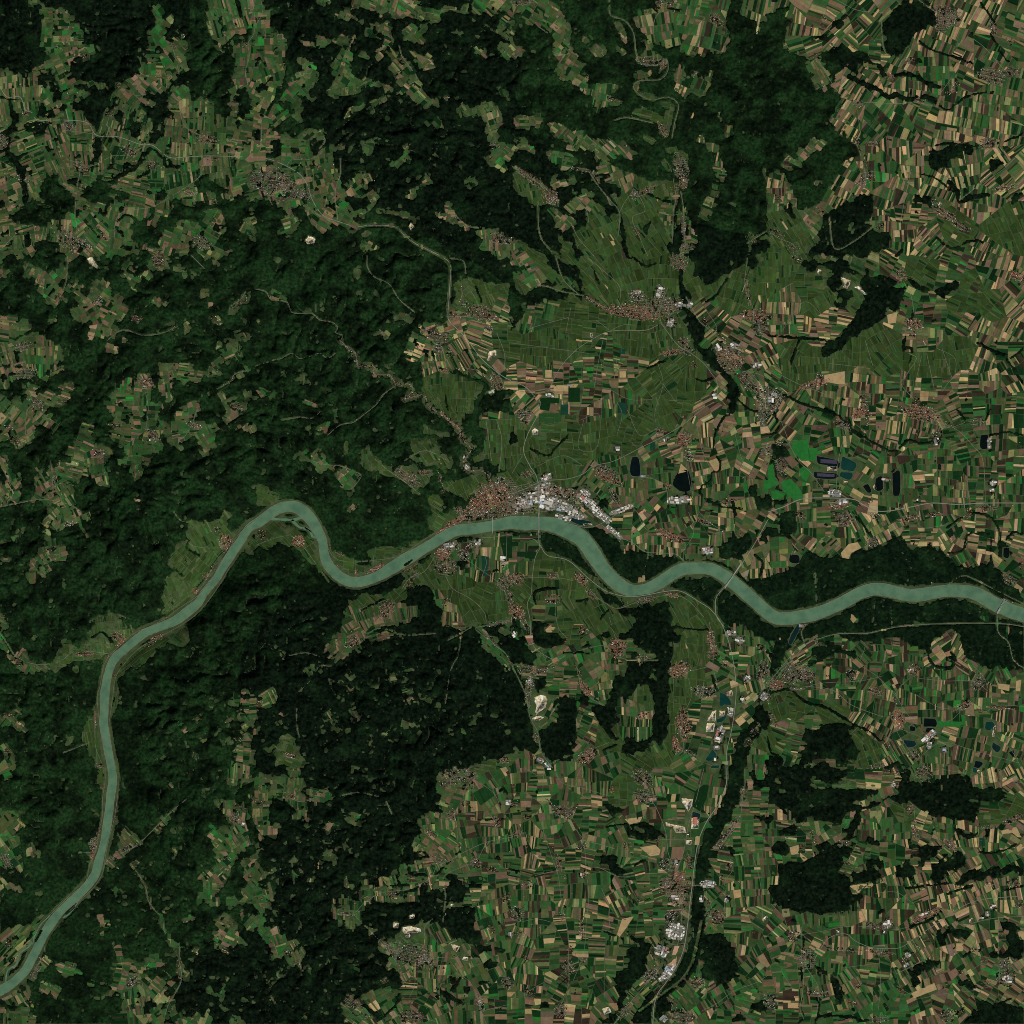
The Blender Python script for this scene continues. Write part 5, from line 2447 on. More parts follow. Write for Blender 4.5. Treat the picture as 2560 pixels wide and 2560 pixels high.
H 85,83.5 1.5,.8 0 40 r
W 46.7,61 1.3,1.1 0 10
W 54.5,73 .8,.8 30 5
W 54,77 1,.5 -25 6
W 88,54.3 1.1,.5 -20 6
W 85.7,57 .6,.8 0 5
W 83.5,58.5 .4,.4 0 3
W 93.5,82.5 1.6,1.3 0 14
W 61,57 1.3,.4 -20 5
W 27.5,63.7 .4,.3 0 2
W 49,6.7 .7,.8 30 4
W 45.3,64 .4,.4 30 2
S 3,22 90 70 220 b
S 17,21 80 80 250 m
S 28,22 0 80 220 m
S 10,28 0 70 220 d
S 24,27 60 80 220 m
S 33,6 0 50 300 m
S 43,5 5 50 300 b
S 45,11 70 60 220 m
S 70,2 90 60 220 m
S 88,3 80 45 250 b
S 95,3 60 60 250 b
S 97,8 40 60 220 b
S 42,18 70 90 220 b
S 52,17 20 60 220 v
S 47,20 90 90 220 d
S 40,24 90 50 220 d
S 50,25 90 70 220 d
S 62,24 20 70 220 b
S 68,22 90 60 220 d
S 85,20 0 60 220 v
S 85,15 0 60 250 b
S 95,13 20 60 220 v
S 80,22 90 60 220 b
S 78,28 80 50 250 b
S 87,28 90 60 300 b
S 94,27 30 80 220 b
S 90,36 60 90 250 d
S 78,34 60 70 220 b
S 64,37 0 50 250 b
S 66,34 45 50 250 b
S 33,35 20 50 250 b
S 30,39 20 50 250 b
S 40,33 10 80 220 d
S 47,33 0 90 220 d
S 46,37 80 80 250 l
S 36,42 75 60 200 b
S 47,41 70 50 280 b
S 42,47 85 50 300 b
S 60,45 70 50 250 b
S 62,50 75 50 300 b
S 72,40 60 50 250 b
S 70,50 70 60 300 b
S 47,51 88 60 350 d
S 40,54 90 70 300 d
S 52,56 90 100 300 d
S 33,57 85 60 300 b
S 22,60 88 60 280 d
S 10,59 80 90 250 d
S 4,62 45 70 250 d
S 3,70 -20 70 220 m
S 8,75 10 70 220 l
S 18,68 30 60 250 d
S 27,67 88 60 250 d
S 36,65 88 60 250 d
S 47,67 88 60 300 d
S 57,62 70 50 300 d
S 68,60 60 60 250 b
S 78,55 70 55 300 b
S 85,48 70 60 250 b
S 95,49 85 60 250 b
S 95,54 85 60 250 b
S 70,70 70 50 250 b
S 60,70 60 50 250 b
S 77,67 30 70 220 b
S 85,66 70 60 220 b
S 94,60 20 70 220 b
S 88,62 0 60 250 d
S 35,74 95 50 300 d
S 27,76 95 60 250 l
S 40,80 10 70 250 d
S 32,82 60 60 250 m
S 55,82 60 60 220 b
S 65,82 70 60 220 b
S 75,77 60 90 220 d
S 68,74 90 45 250 b
S 78,80 60 80 220 d
S 58,93 -20 80 220 d
S 70,91 20 110 250 d
S 76,90 45 60 250 d
S 85,88 30 60 250 b
S 95,87 30 60 220 b
S 88,80 20 70 220 d
S 98,73 60 60 220 b
S 5,82 0 80 220 m
S 10,80 0 80 250 d
S 8,92 0 60 250 d
S 16,92 0 45 300 d
S 25,94 80 80 220 l
S 37,90 60 80 220 l
S 45,90 60 80 220 l
S 52,95 0 100 220 l
S 60,98 70 60 250 b
S 22,85 80 60 220 d
"""
RIVER = """0,3,-4,89,4.2 0,3,2,85.9,3.7 0,3,5.7,83.3,3.4 0,3,9.8,79.2,3.4 0,3,12.4,74.5,3.4 0,3,14.8,69.9,3.4 0,3,17,65.2,3.4 0,3,19.7,61,3.6 0,3,22.8,56.9,3.1 0,3,25.9,53.8,3.1 0,3,30,50.2,3.3 0,3,34.4,45.5,3.3 0,3,37.2,41.4,3.4 0,3,38.6,36.2,3.4 0,3,40.1,31,2.7 0,3,41.2,25.9,3.2 0,3,42,20.7,3.3 0,3,42.7,15.5,3.2 0,3,43.2,10.3,3.3 0,3,44,5.2,3.4 0,2,43.5,100,3.1 0,2,42.2,93.2,3.1 0,2,41.4,88,3.1 0,2,40.4,82.8,3.4 0,2,40.7,77.6,3.1 0,2,40.8,72.5,3.6 0,2,41.4,67.3,3.3 0,2,42.5,62.1,3.1 0,2,44.5,57.5,3.3 0,2,48.1,54.1,3.2 0,2,53.3,49.7,3.2 0,2,56.9,47.1,3.1 0,2,62.1,45,3.1 0,2,68.8,42.2,3.6 0,2,74,38.3,3.8 0,2,77.6,35.2,3.2 0,2,79.7,31.6,3.0 0,2,84.4,25.9,3.0 0,2,87.5,20.7,3.5 0,2,90.6,16,3.5 0,2,94.2,10.9,3.3 0,2,97.3,6.2,3.1 1,2,1.3,3.9,3.9 1,2,4.7,1.3,3.9 1,1,8.5,98.8,4 1,1,12.9,97.8,4.2 1,1,16.5,98.5,4.4 1,2,19.7,1,4.7 1,2,22.3,4.1,4.3 1,2,24.3,7.8,3.9 1,2,25.9,10.9,3.6 1,2,26.4,15,3.4 1,2,27.4,19.2,3.9 1,2,30,22.8,4.0 1,2,33.6,25.9,4.1 1,2,38.3,27.4,3.9 1,2,43,26.7,3.9 1,2,48.1,24.8,3.9 1,2,52.8,22,4.6 1,2,58,18.9,4.9 1,2,63.7,15.5,4.1 1,2,68.8,12.4,3.9 1,2,74,9.3,4.1 1,2,79.2,7,4.1 1,2,85.4,6.5,4.1 1,2,92.1,5.4,4.1 2,2,0,4.1,5.0 2,2,5.2,4.4,5.4 2,2,10.4,4.4,5 2,2,15.5,4.9,5.7 2,2,20.7,6.7,6.2 2,2,25.9,9.3,6.3 2,2,29,12.4,6.2 2,2,32.1,17.1,6 2,2,35.2,21.7,5.4 2,2,39.3,26.4,5.4 2,2,44,29.8,4.9 2,2,48.1,30.8,4.4 2,2,52.8,30,4.4 2,2,58,27.4,4.7 2,2,62.6,24.3,4.7 2,2,66.8,22.3,4.7 2,2,72.5,22,4.4 2,2,77.6,22.3,4.5 2,2,82.3,24.6,4.7 2,2,87,28,4.9 2,2,91.1,31.6,4.9 2,2,95.2,35.2,4.9 3,2,0,39.5,5 3,2,3.1,41.3,4.9 3,2,6.7,41.7,4.9 3,2,12.9,40.9,4.9 3,2,19.2,39.6,4.9 3,2,24.8,37.3,4.9 3,2,30.5,34.7,4.9 3,2,35.7,31.8,4.7 3,2,40.4,30.3,4.7 3,2,45,30.3,4.9 3,2,49.7,31.3,4.9 3,2,54.3,32.3,4.9 3,2,58.5,32.5,4.9 3,2,63.7,31.6,4.9 3,2,68.8,30.8,4.7 3,2,74,30.8,4.7 3,2,79.2,31.3,4.9 3,2,83.9,33.1,5.2 3,2,88,35.7,5.4 3,2,92.1,37.5,5.4 3,2,96.3,39.1,5.4 3,2,103,41.2,5.2"""


def parse():
    out = []
    tx = ty = 0
    for ln in DATA.strip().splitlines():
        t = ln.split()
        if t[0] == '@':
            tx, ty = int(t[1]), int(t[2])
            continue

        def pt(s):
            a, b = s.split(',')
            return (tx * 640 + float(a) * 6.4, ty * 640 + float(b) * 6.4)
        k = t[0]
        if k in 'FCQOI':
            out.append((k, [pt(s) for s in t[1:]]))
            if k == 'Q':
                q = out[-1][1]
                mx, my = sum(p[0] for p in q) / len(q), sum(p[1] for p in q) / len(q)
                out[-1] = (k, [(mx + (p[0] - mx) * .9, my + (p[1] - my) * .9) for p in q])
        elif k in 'TRA':
            out.append((k, float(t[1]), [pt(s) for s in t[2:]]))
        elif k in 'KP':
            out.append((k, int(t[1]), [pt(s) for s in t[2:]]))
        elif k == 'B':
            r = t[2].split(',')
            out.append((k, pt(t[1]), float(r[0]) * 6.4, float(r[1]) * 6.4))
        elif k in 'HW':
            r = t[2].split(',')
            out.append((k, pt(t[1]), float(r[0]) * 6.4, float(r[1]) * 6.4, float(t[3]), int(t[4]), t[5] if len(t) > 5 else ''))
        elif k == 'N':
            out.append((k, float(t[1]), int(t[2]), t[3], [pt(s) for s in t[4:]]))
        elif k == 'S':
            out.append((k, pt(t[1]), float(t[2]), float(t[3]), float(t[4]), t[5]))
        elif k == 'X':
            out.append((k, pt(t[1]), pt(t[2])))
    return out


ops = parse()


def wx(p):
    return ((p[0] - 1280.0) * M10, (1280.0 - p[1]) * M10)


# ------------------------------------------------------------------ raster helpers (1280 x 1280 cells of 20 m)
N = 1280


def lattice(n, cells, seed):
    r = np.random.RandomState(seed).rand(cells + 3, cells + 3)
    c = np.arange(n) / n * cells
    i = c.astype(int)
    f = c - i
    w = [(1 - f) ** 3 / 6, (3 * f ** 3 - 6 * f ** 2 + 4) / 6, (-3 * f ** 3 + 3 * f ** 2 + 3 * f + 1) / 6, f ** 3 / 6]
    a = sum(w[k][:, None] * r[i + k, :] for k in range(4))
    b = sum(w[k][None, :] * a[:, i + k] for k in range(4))
    b = b - b.mean()
    return b / b.std() * 0.42                  # about -1 .. 1


def blur(a, r):
    if r < 1:
        return a
    for ax in (0, 1):
        p = np.concatenate([np.repeat(np.take(a, [0], ax), r + 1, ax), a, np.repeat(np.take(a, [-1], ax), r, ax)], ax)
        c = np.cumsum(p, ax)
        n = a.shape[ax]
        a = (np.take(c, range(2 * r + 1, 2 * r + 1 + n), ax) - np.take(c, range(0, n), ax)) / (2 * r + 1)
    return a


def fill(mask, poly, val):
    xs = np.array([p[0] for p in poly]) / 2.0
    ys = np.array([p[1] for p in poly]) / 2.0
    x0, x1 = max(0, int(xs.min()) - 1), min(N, int(xs.max()) + 2)
    y0, y1 = max(0, int(ys.min()) - 1), min(N, int(ys.max()) + 2)
    if x1 <= x0 or y1 <= y0:
        return
    gx = np.arange(x0, x1) + 0.5
    gy = np.arange(y0, y1) + 0.5
    ins = np.zeros((y1 - y0, x1 - x0), bool)
    n = len(xs)
    for i in range(n):
        xa, ya, xb, yb = xs[i], ys[i], xs[(i + 1) % n], ys[(i + 1) % n]
        if ya == yb:
            continue
        rows = np.nonzero((gy > min(ya, yb)) & (gy <= max(ya, yb)))[0]
        if len(rows) == 0:
            continue
        xi = xa + (gy[rows] - ya) / (yb - ya) * (xb - xa)
        ins[rows] ^= gx[None, :] > xi[:, None]
    mask[y0:y1, x0:x1][ins] = val


def stroke(mask, pts, w, val):
    w = w / 2.0
    for (a, b) in zip(pts[:-1], pts[1:]):
        xa, ya, xb, yb = a[0] / 2, a[1] / 2, b[0] / 2, b[1] / 2
        x0, x1 = max(0, int(min(xa, xb) - w - 1)), min(N, int(max(xa, xb) + w + 2))
        y0, y1 = max(0, int(min(ya, yb) - w - 1)), min(N, int(max(ya, yb) + w + 2))
        if x1 <= x0 or y1 <= y0:
            continue
        gx = np.arange(x0, x1)[None, :] + 0.5
        gy = np.arange(y0, y1)[:, None] + 0.5
        dx, dy = xb - xa, yb - ya
        L = dx * dx + dy * dy + 1e-9
        t = np.clip(((gx - xa) * dx + (gy - ya) * dy) / L, 0, 1)
        d2 = (gx - xa - t * dx) ** 2 + (gy - ya - t * dy) ** 2
        mask[y0:y1, x0:x1][d2 < w * w] = val


def samp(a, px, py):
    """bilinear lookup of a raster at drawing coordinates (arrays)"""
    x = np.clip(np.asarray(px, float) / 2.0 - 0.5, 0, N - 1.001)
    y = np.clip(np.asarray(py, float) / 2.0 - 0.5, 0, N - 1.001)
    i, j = x.astype(int), y.astype(int)
    fx, fy = x - i, y - j
    return (a[j, i] * (1 - fx) + a[j, i + 1] * fx) * (1 - fy) + (a[j + 1, i] * (1 - fx) + a[j + 1, i + 1] * fx) * fy


def smooth_line(pts, step):
    """Catmull-Rom through pts (tuples of any length), resampled about every `step` units"""
    p = [tuple(2 * a - b for a, b in zip(pts[0], pts[1]))] + list(pts) + [tuple(2 * a - b for a, b in zip(pts[-1], pts[-2]))]
    out = []
    for i in range(1, len(p) - 2):
        d = math.hypot(p[i + 1][0] - p[i][0], p[i + 1][1] - p[i][1])
        k = max(1, int(d / step + 0.5))
        for j in range(k):
            t = j / k
            out.append(tuple(0.5 * (2 * b + (c - a) * t + (2 * a - 5 * b + 4 * c - d_) * t * t + (3 * b - a - 3 * c + d_) * t ** 3)
                             for a, b, c, d_ in zip(p[i - 1], p[i], p[i + 1], p[i + 2])))
    out.append(tuple(pts[-1]))
    return out


def offset_line(pts, widths):
    """left and right edges of a ribbon (drawing coordinates)"""
    L, R = [], []
    n = len(pts)
    for i in range(n):
        a, b = pts[max(0, i - 1)], pts[min(n - 1, i + 1)]
        dx, dy = b[0] - a[0], b[1] - a[1]
        l = math.hypot(dx, dy) or 1.0
        w = widths[i] / 2.0
        L.append((pts[i][0] - dy / l * w, pts[i][1] + dx / l * w))
        R.append((pts[i][0] + dy / l * w, pts[i][1] - dx / l * w))
    return L, R


# ------------------------------------------------------------------ river course
riv = []
for s in RIVER.split():
    a = s.split(',')
    tx, ty = int(a[0]), int(a[1])
    riv.append((tx * 640 + float(a[2]) * 6.4, ty * 640 + float(a[3]) * 6.4, float(a[4]) * 6.4))
riv_s = smooth_line(riv, 9.0)
riv_c = [(p[0], p[1]) for p in riv_s]
riv_w = [p[2] for p in riv_s]
rl, rr = offset_line(riv_c, riv_w)
river_poly = rl + rr[::-1]
m_river = np.zeros((N, N), bool)
for i in range(len(rl) - 1):
    fill(m_river, [rl[i], rl[i + 1], rr[i + 1], rr[i]], True)
stroke(m_river, riv_c, min(riv_w) * 0.8, True)
m_bay = np.zeros((N, N), bool)
for o in ops:
    if o[0] == 'A':
        stroke(m_bay, smooth_line(o[2], 10), o[1] * 6.4, True)

# ------------------------------------------------------------------ land cover masks
m_for = np.zeros((N, N), np.float32)
m_open = np.zeros((N, N), bool)
m_road = np.zeros((N, N), bool)
m_lane = np.zeros((N, N), bool)
m_pond = np.zeros((N, N), bool)
m_pit = np.zeros((N, N), bool)
m_k = np.zeros((N, N), bool)
m_town = np.zeros((N, N), np.float32)
m_vine = np.zeros((N, N), bool)
broken = np.zeros((N, N), np.float32)
yy, xx = np.mgrid[0:N, 0:N].astype(np.float32)
yy = yy * 2 + 1
xx = xx * 2 + 1
for o in ops:
    if o[0] == 'F':
        fill(m_for, o[1], 1.0)
    elif o[0] == 'C':
        fill(m_for, o[1], 0.0)
    elif o[0] in 'QO':
        fill(m_pit, o[1], True)
    elif o[0] == 'P':
        fill(m_pond, o[2], True)
    elif o[0] == 'K':
        fill(m_k, o[2], True)
    elif o[0] == 'B':
        d = ((xx - o[1][0]) / o[2]) ** 2 + ((yy - o[1][1]) / o[3]) ** 2
        broken = np.maximum(broken, np.clip(1.4 - d, 0, 1))
    elif o[0] == 'H':
        c, s = math.cos(math.radians(o[4])), math.sin(math.radians(o[4]))
        u = ((xx - o[1][0]) * c + (yy - o[1][1]) * s) / max(o[2], 5)
        v = (-(xx - o[1][0]) * s + (yy - o[1][1]) * c) / max(o[3], 5)
        m_town = np.maximum(m_town, np.clip(1.25 - (u * u + v * v) * 0.75, 0, 1))
    elif o[0] == 'W':
        stroke(m_town, [o[1], (o[1][0] + 0.1, o[1][1])], 2 * min(o[2], o[3]) + 4, 1.0)
    elif o[0] == 'N':
        stroke(m_town, o[4], o[1] * 6.4, 0.8)
    elif o[0] == 'R':
        if o[1] < 1:
            stroke(m_lane, smooth_line(o[2], 14), 2.4, True)
        else:
            stroke(m_road, smooth_line(o[2], 14), 2.4 if o[1] < 1.5 else 4.6, True)
trj = random.Random(77)
# natural, ragged forest edges
w1 = lattice(N, 80, 1) * 9 + lattice(N, 220, 2) * 7 + lattice(N, 520, 61) * 4
w2 = lattice(N, 80, 3) * 9 + lattice(N, 220, 4) * 7 + lattice(N, 520, 62) * 4
m_for = samp(blur(m_for, 1), xx + w1, yy + w2).astype(np.float32)
for o in ops:
    if o[0] == 'T':
        line = [(p[0] + trj.gauss(0, 1.0), p[1] + trj.gauss(0, 1.0)) for p in smooth_line(o[2], 7)]
        for a, b in zip(line[:-1], line[1:]):
            if trj.random() > .10:
                stroke(m_for, [a, b], max(2.2, o[1] * 2.2) * trj.uniform(.7, 1.4), 1.0)
speck = lattice(N, 170, 5) * 0.75 + lattice(N, 380, 6) * 0.65
rag = lattice(N, 200, 7) * 0.34 + lattice(N, 500, 8) * 0.40
# small clearings: many in the broken forest, few elsewhere
clear = np.clip((speck - (0.88 - 0.36 * broken)) * 6, 0, 1)
f_for = blur(m_for, 1) + rag * 0.5 - clear * 1.1
for o in ops:
    if o[0] == 'S' and o[5] in 'vw':
        stroke(m_vine, [o[1], (o[1][0] + .1, o[1][1])], 70, True)
vin_f = np.clip(blur(m_vine.astype(np.float32), 5) * 1.5, 0, 1)
# small spinneys, hedges and orchards in the open land
hedge = np.clip((lattice(N, 230, 9) * 0.8 + lattice(N, 500, 10) * 0.6 - 0.86 + 0.40 * np.clip((1350 - xx) / 500, 0, 1)) * 5, 0, 1)
west = np.clip((1350 - xx) / 500, 0, 1) * np.clip((2300 - yy) / 300, 0.2, 1)
f_for = f_for + hedge * 0.85 * (0.72 + 0.28 * west) * (1 - m_town) * (1 - .8 * vin_f)
f_for[m_town > 0.45] -= 0.8


def cut_ways(f):
    for m, k in ((m_river, 3), (m_bay, 1), (m_road, 0), (m_pond, 1), (m_pit, 1), (m_k, 1)):
        f -= np.clip(blur(m.astype(np.float32), k) * (1.6 if k else 1.0), 0, 1) * 1.6
    f -= m_lane * 0.48
    return f


f_for = cut_ways(f_for)
for o in ops:
    if o[0] == 'I':
        t = np.zeros((N, N), np.float32)
        fill(t, o[1], 1.0)
        f_for = np.maximum(f_for, blur(t, 1) * 1.2)
rnd = blur(np.random.RandomState(99).rand(N, N), 1) + 0.25 * np.random.RandomState(98).rand(N, N)
f_for = f_for + np.where((m_town > 0.3) & (rnd > 0.735) & ~m_river & ~m_bay & ~m_road, 0.9, 0.0)
f_for = np.clip(f_for, 0, 1)

# ------------------------------------------------------------------ relief
CTRL = """100,100,650 400,200,600 700,100,560 1000,150,500 1300,100,400 1600,60,330 1900,60,330 2200,100,300 2500,100,300
100,500,650 400,450,620 700,450,600 1000,450,520 1250,480,430 1450,480,300 1700,400,230 1860,350,440 1900,560,420 2100,300,330 2400,350,270
2500,600,230 2200,800,240 2080,740,330 2350,950,205 2000,900,210 1700,850,215 1450,850,270 1250,850,300 1000,800,600 700,800,640 400,850,650
100,850,650 200,1200,690 500,1150,620 800,1150,600 1050,1100,520 1250,1150,230 1500,1050,230 1800,1150,190 2300,1150,190 1150,1290,200
350,1350,760 150,1500,640 100,1800,680 450,1800,640 700,1700,640 1000,1700,580 1250,1600,330 1450,1700,280 1620,1600,390 1800,1600,200
2100,1550,190 2400,1550,190 2080,1870,320 2350,2000,280 2050,2200,360 1900,2300,260 1700,2300,225 1500,2200,260 1300,2100,300 1000,2100,520
700,2100,640 450,2050,600 150,2050,560 500,2400,430 900,2400,470 1150,2400,330 1400,2450,270 1700,2500,230 2000,2500,230 2450,2450,260
280,1620,700 700,1560,600 760,1250,620 600,1520,560 470,1520,560"""
ctrl = [tuple(float(v) for v in s.split(',')) for s in CTRL.split()]
for i in range(0, len(riv_c), 12):
    ctrl.append((riv_c[i][0], riv_c[i][1], 202.0))
g = 80
cy, cx = np.mgrid[0:g, 0:g] * (2560.0 / (g - 1))
num = np.zeros((g, g))
den = np.zeros((g, g))
for (px, py, h) in ctrl:
    w = 1.0 / (((cx - px) ** 2 + (cy - py) ** 2) / 1e4 + 0.12) ** 1.6
    num += w * h
    den += w
base = num / den
ix = np.clip((xx / 2560 * (g - 1)), 0, g - 1.001)
iy = np.clip((yy / 2560 * (g - 1)), 0, g - 1.001)
i0, j0 = ix.astype(int), iy.astype(int)
fx, fy = ix - i0, iy - j0
H = (base[j0, i0] * (1 - fx) + base[j0, i0 + 1] * fx) * (1 - fy) + (base[j0 + 1, i0] * (1 - fx) + base[j0 + 1, i0 + 1] * fx) * fy
H = blur(blur(blur(H, 20), 16), 12)
n5 = lattice(N, 330, 19)
wood = blur(blur((f_for > 0.5).astype(float), 10), 10)
hill = np.clip((H - 225) / 240, 0, 1)
rx = lattice(N, 16, 11) * 30
ry = lattice(N, 16, 12) * 30
n1 = samp(lattice(N, 13, 13), xx + rx, yy + ry)
n2 = samp(lattice(N, 30, 14), xx + rx * 1.4, yy + ry * 1.4)
n3 = samp(lattice(N, 66, 15), xx + rx * 1.6, yy + ry * 1.6)
n4 = samp(lattice(N, 150, 16), xx + rx * 1.6, yy + ry * 1.6)
amp = hill * (0.15 + 0.85 * wood)
H = H + amp * (np.abs(n1) * 160 + np.abs(n2) * 120 + np.abs(n3) * 135 + np.abs(n4) * 125 + np.abs(n5) * 40 - 215)
H = H + (1 - amp) * (lattice(N, 20, 17) * 9 + np.abs(lattice(N, 44, 18)) * 5) * np.clip((H - 195) / 60, 0, 1)
prox = blur(m_river.astype(float), 8)
near = np.clip(blur(blur(blur(m_river.astype(float), 12), 10), 8) * 4, 0, 1)
RZ = 192.0
H = H * (1 - near) + (RZ + 7) * near
H = np.maximum(H, RZ + 5)
low = np.clip(blur(m_river.astype(float), 2) * 1.3, 0, 1)
H = H * (1 - low) + (RZ - 7) * low
bay = np.clip(blur(m_bay.astype(float), 1) * 1.6, 0, 1)
H = H * (1 - bay) + np.minimum(H, RZ - 6) * bay
H = H * .5 + blur(H, 1) * .5

flat = []                                                   # level ground for ponds and pits
for o in ops:
    if o[0] in 'PQOX':
        if o[0] == 'P':
            poly = o[2]
        elif o[0] == 'X':
            continue
        else:
            poly = o[1]
        t = np.zeros((N, N), np.float32)
        fill(t, poly, 1.0)
        sel = t > 0.5
        if not sel.any():
            c = (sum(p[0] for p in poly) / len(poly), sum(p[1] for p in poly) / len(poly))
            z = float(samp(H, c[0], c[1]))
        else:
            z = float(H[sel].mean())
            k = np.clip(blur(t, 2) * 2.2, 0, 1)
            H = H * (1 - k) + z * k
        flat.append((o, poly, z))
H_land = H.copy()
for (o, poly, z) in flat:
    if o[0] == 'Q':
        t = np.zeros((N, N), np.float32)
        cxy = (sum(p[0] for p in poly) / len(poly), sum(p[1] for p in poly) / len(poly))
        fill(t, [(cxy[0] + (p[0] - cxy[0]) * 0.86, cxy[1] + (p[1] - cxy[1]) * 0.86) for p in poly], 1.0)
        H[t > 0.5] -= 34.0


def hgt(px, py):
    return samp(H_land, px, py)


def hz(p):
    return float(samp(H_land, np.array([p[0]]), np.array([p[1]]))[0])


# ------------------------------------------------------------------ materials
def mat(name, build):
    m = bpy.data.materials.new(name)
    m.use_nodes = True
    nt = m.node_tree
    b = nt.nodes['Principled BSDF']
    build(nt, b)
    return m


def node(nt, kind, **kw):
    n = nt.nodes.new(kind)
    for k, v in kw.items():
        if k in n.inputs:
            n.inputs[k].default_value = v
        else:
            setattr(n, k, v)
    return n


def noise_mix(nt, scale, detail, lo, hi, c1, c2, vec=None):
    """colour socket: two colours mixed by a noise of the given size (1/m)"""
    t = node(nt, 'ShaderNodeTexNoise', Scale=scale, Detail=detail, Roughness=0.6)
    if vec is None:
        gco = node(nt, 'ShaderNodeNewGeometry')
        vec = gco.outputs['Position']
    nt.links.new(vec, t.inputs['Vector'])
    r = node(nt, 'ShaderNodeMapRange')
    r.inputs['From Min'].default_value = lo
    r.inputs['From Max'].default_value = hi
    nt.links.new(t.outputs['Fac'], r.inputs['Value'])
    m = node(nt, 'ShaderNodeMix', data_type='RGBA')
    nt.links.new(r.outputs['Result'], m.inputs[0])
    for k, c in ((6, c1), (7, c2)):
        if isinstance(c, tuple):
            m.inputs[k].default_value = (*c, 1)
        else:
            nt.links.new(c, m.inputs[k])
    return m.outputs[2]


def plain(name, c1, c2, scale, rough=0.9):
    def f(nt, b):
        nt.links.new(noise_mix(nt, scale, 4, 0.3, 0.7, c1, c2), b.inputs['Base Color'])
        b.inputs['Roughness'].default_value = rough
        b.inputs['Specular IOR Level'].default_value = 0.15
    return mat(name, f)


def attr_mat(name, scale, amount, rough=0.9, fine=0.03):
    """colour read from the mesh (one colour per parcel, roof ...), broken up by two noises"""
    def f(nt, b):
        a = node(nt, 'ShaderNodeAttribute', attribute_name='own_colour')
        dark = node(nt, 'ShaderNodeMix', data_type='RGBA', blend_type='MULTIPLY')
        dark.inputs[0].default_value = 1.0
        nt.links.new(a.outputs['Color'], dark.inputs[6])
        dark.inputs[7].default_value = (1 - amount, 1 - amount * 0.9, 1 - amount * 0.8, 1)
        lite = node(nt, 'ShaderNodeMix', data_type='RGBA', blend_type='MULTIPLY')
        lite.inputs[0].default_value = 1.0
        nt.links.new(a.outputs['Color'], lite.inputs[6])
        lite.inputs[7].default_value = (1 + amount, 1 + amount * 0.9, 1 + amount * 0.7, 1)
        c = noise_mix(nt, scale, 5, 0.3, 0.7, dark.outputs[2], lite.outputs[2])
        nt.links.new(c, b.inputs['Base Color'])
        b.inputs['Roughness'].default_value = rough
        b.inputs['Specular IOR Level'].default_value = 0.0
    return mat(name, f)


def canopy(c0, c1, l0, l1, lo, hi, warm_c, warm_lo):
    def f(nt, b):
        conifer = noise_mix(nt, 0.011, 6, 0.40, 0.62, c0, c1)
        leafy = noise_mix(nt, 0.014, 6, 0.38, 0.64, l0, l1)
        mixed = noise_mix(nt, 0.0019, 7, lo, hi, conifer, leafy)
        warm = noise_mix(nt, 0.0085, 6, warm_lo, warm_lo + .1, mixed, warm_c)
        nt.links.new(warm, b.inputs['Base Color'])
        b.inputs['Roughness'].default_value = 1.0
        b.inputs['Specular IOR Level'].default_value = 0.0
    return f


MAT_FOREST = mat('mixed_tree_canopy', canopy((0.0018, 0.0044, 0.0021), (0.0052, 0.0114, 0.0048), (0.0032, 0.0114, 0.0041), (0.0117, 0.0324, 0.0099), .44, .55, (0.0175, 0.0247, 0.0094), .60))
MAT_CONIFER = mat('dark_conifer_canopy', canopy((0.0012, 0.0031, 0.0019), (0.0051, 0.0104, 0.0050), (0.0027, 0.0087, 0.0035), (0.0083, 0.0225, 0.0081), .54, .66, (0.0193, 0.0252, 0.0117), .62))
MAT_RIPARIAN = mat('floodplain_canopy', canopy((0.0017, 0.0053, 0.0026), (0.0055, 0.0133, 0.0057), (0.0031, 0.0113, 0.0045), (0.0108, 0.0285, 0.0101), .52, .64, (0.0204, 0.0319, 0.0137), .60))
CANOPY = {'R0': MAT_FOREST, 'R1': MAT_RIPARIAN, 'R2': MAT_CONIFER}


def water_build(c1, c2, scale, rough):
    def f(nt, b):
        c = noise_mix(nt, scale, 4, 0.40, 0.68, c1, c2)
        nt.links.new(c, b.inputs['Base Color'])
        b.inputs['Roughness'].default_value = rough
        b.inputs['IOR'].default_value = 1.33
        b.inputs['Specular IOR Level'].default_value = 0.08
        w = node(nt, 'ShaderNodeTexNoise', Scale=0.05, Detail=3.0)
        gco = node(nt, 'ShaderNodeNewGeometry')
        nt.links.new(gco.outputs['Position'], w.inputs['Vector'])
        bp = node(nt, 'ShaderNodeBump', Strength=0.12, Distance=1.0)
        nt.links.new(w.outputs['Fac'], bp.inputs['Height'])
        nt.links.new(bp.outputs['Normal'], b.inputs['Normal'])
    return f


MAT_RIVER = mat('silty_river_water', water_build((0.077, 0.147, 0.086), (0.049, 0.107, 0.066), 0.0042, 0.4))
MAT_POND = [mat('black_pond_water', water_build((0.002, 0.004, 0.004), (0.003, 0.006, 0.006), 0.004, 0.15)),
            mat('dark_blue_pond_water', water_build((0.002, 0.005, 0.006), (0.003, 0.008, 0.009), 0.004, 0.15)),
            mat('teal_pond_water', water_build((0.003, 0.024, 0.019), (0.006, 0.036, 0.029), 0.004, 0.15)),
            mat('dark_teal_pond_water', water_build((0.003, 0.013, 0.013), (0.006, 0.021, 0.021), 0.004, 0.15))]
MAT_FIELD = attr_mat('crop_and_soil', 0.011, 0.20)
MAT_GROUND = attr_mat('open_ground', 0.006, 0.35)
MAT_ROOF = attr_mat('roof_tiles', 0.15, 0.15)
MAT_ROAD = plain('weathered_asphalt', (0.112, 0.110, 0.084), (0.175, 0.168, 0.130), 0.01)
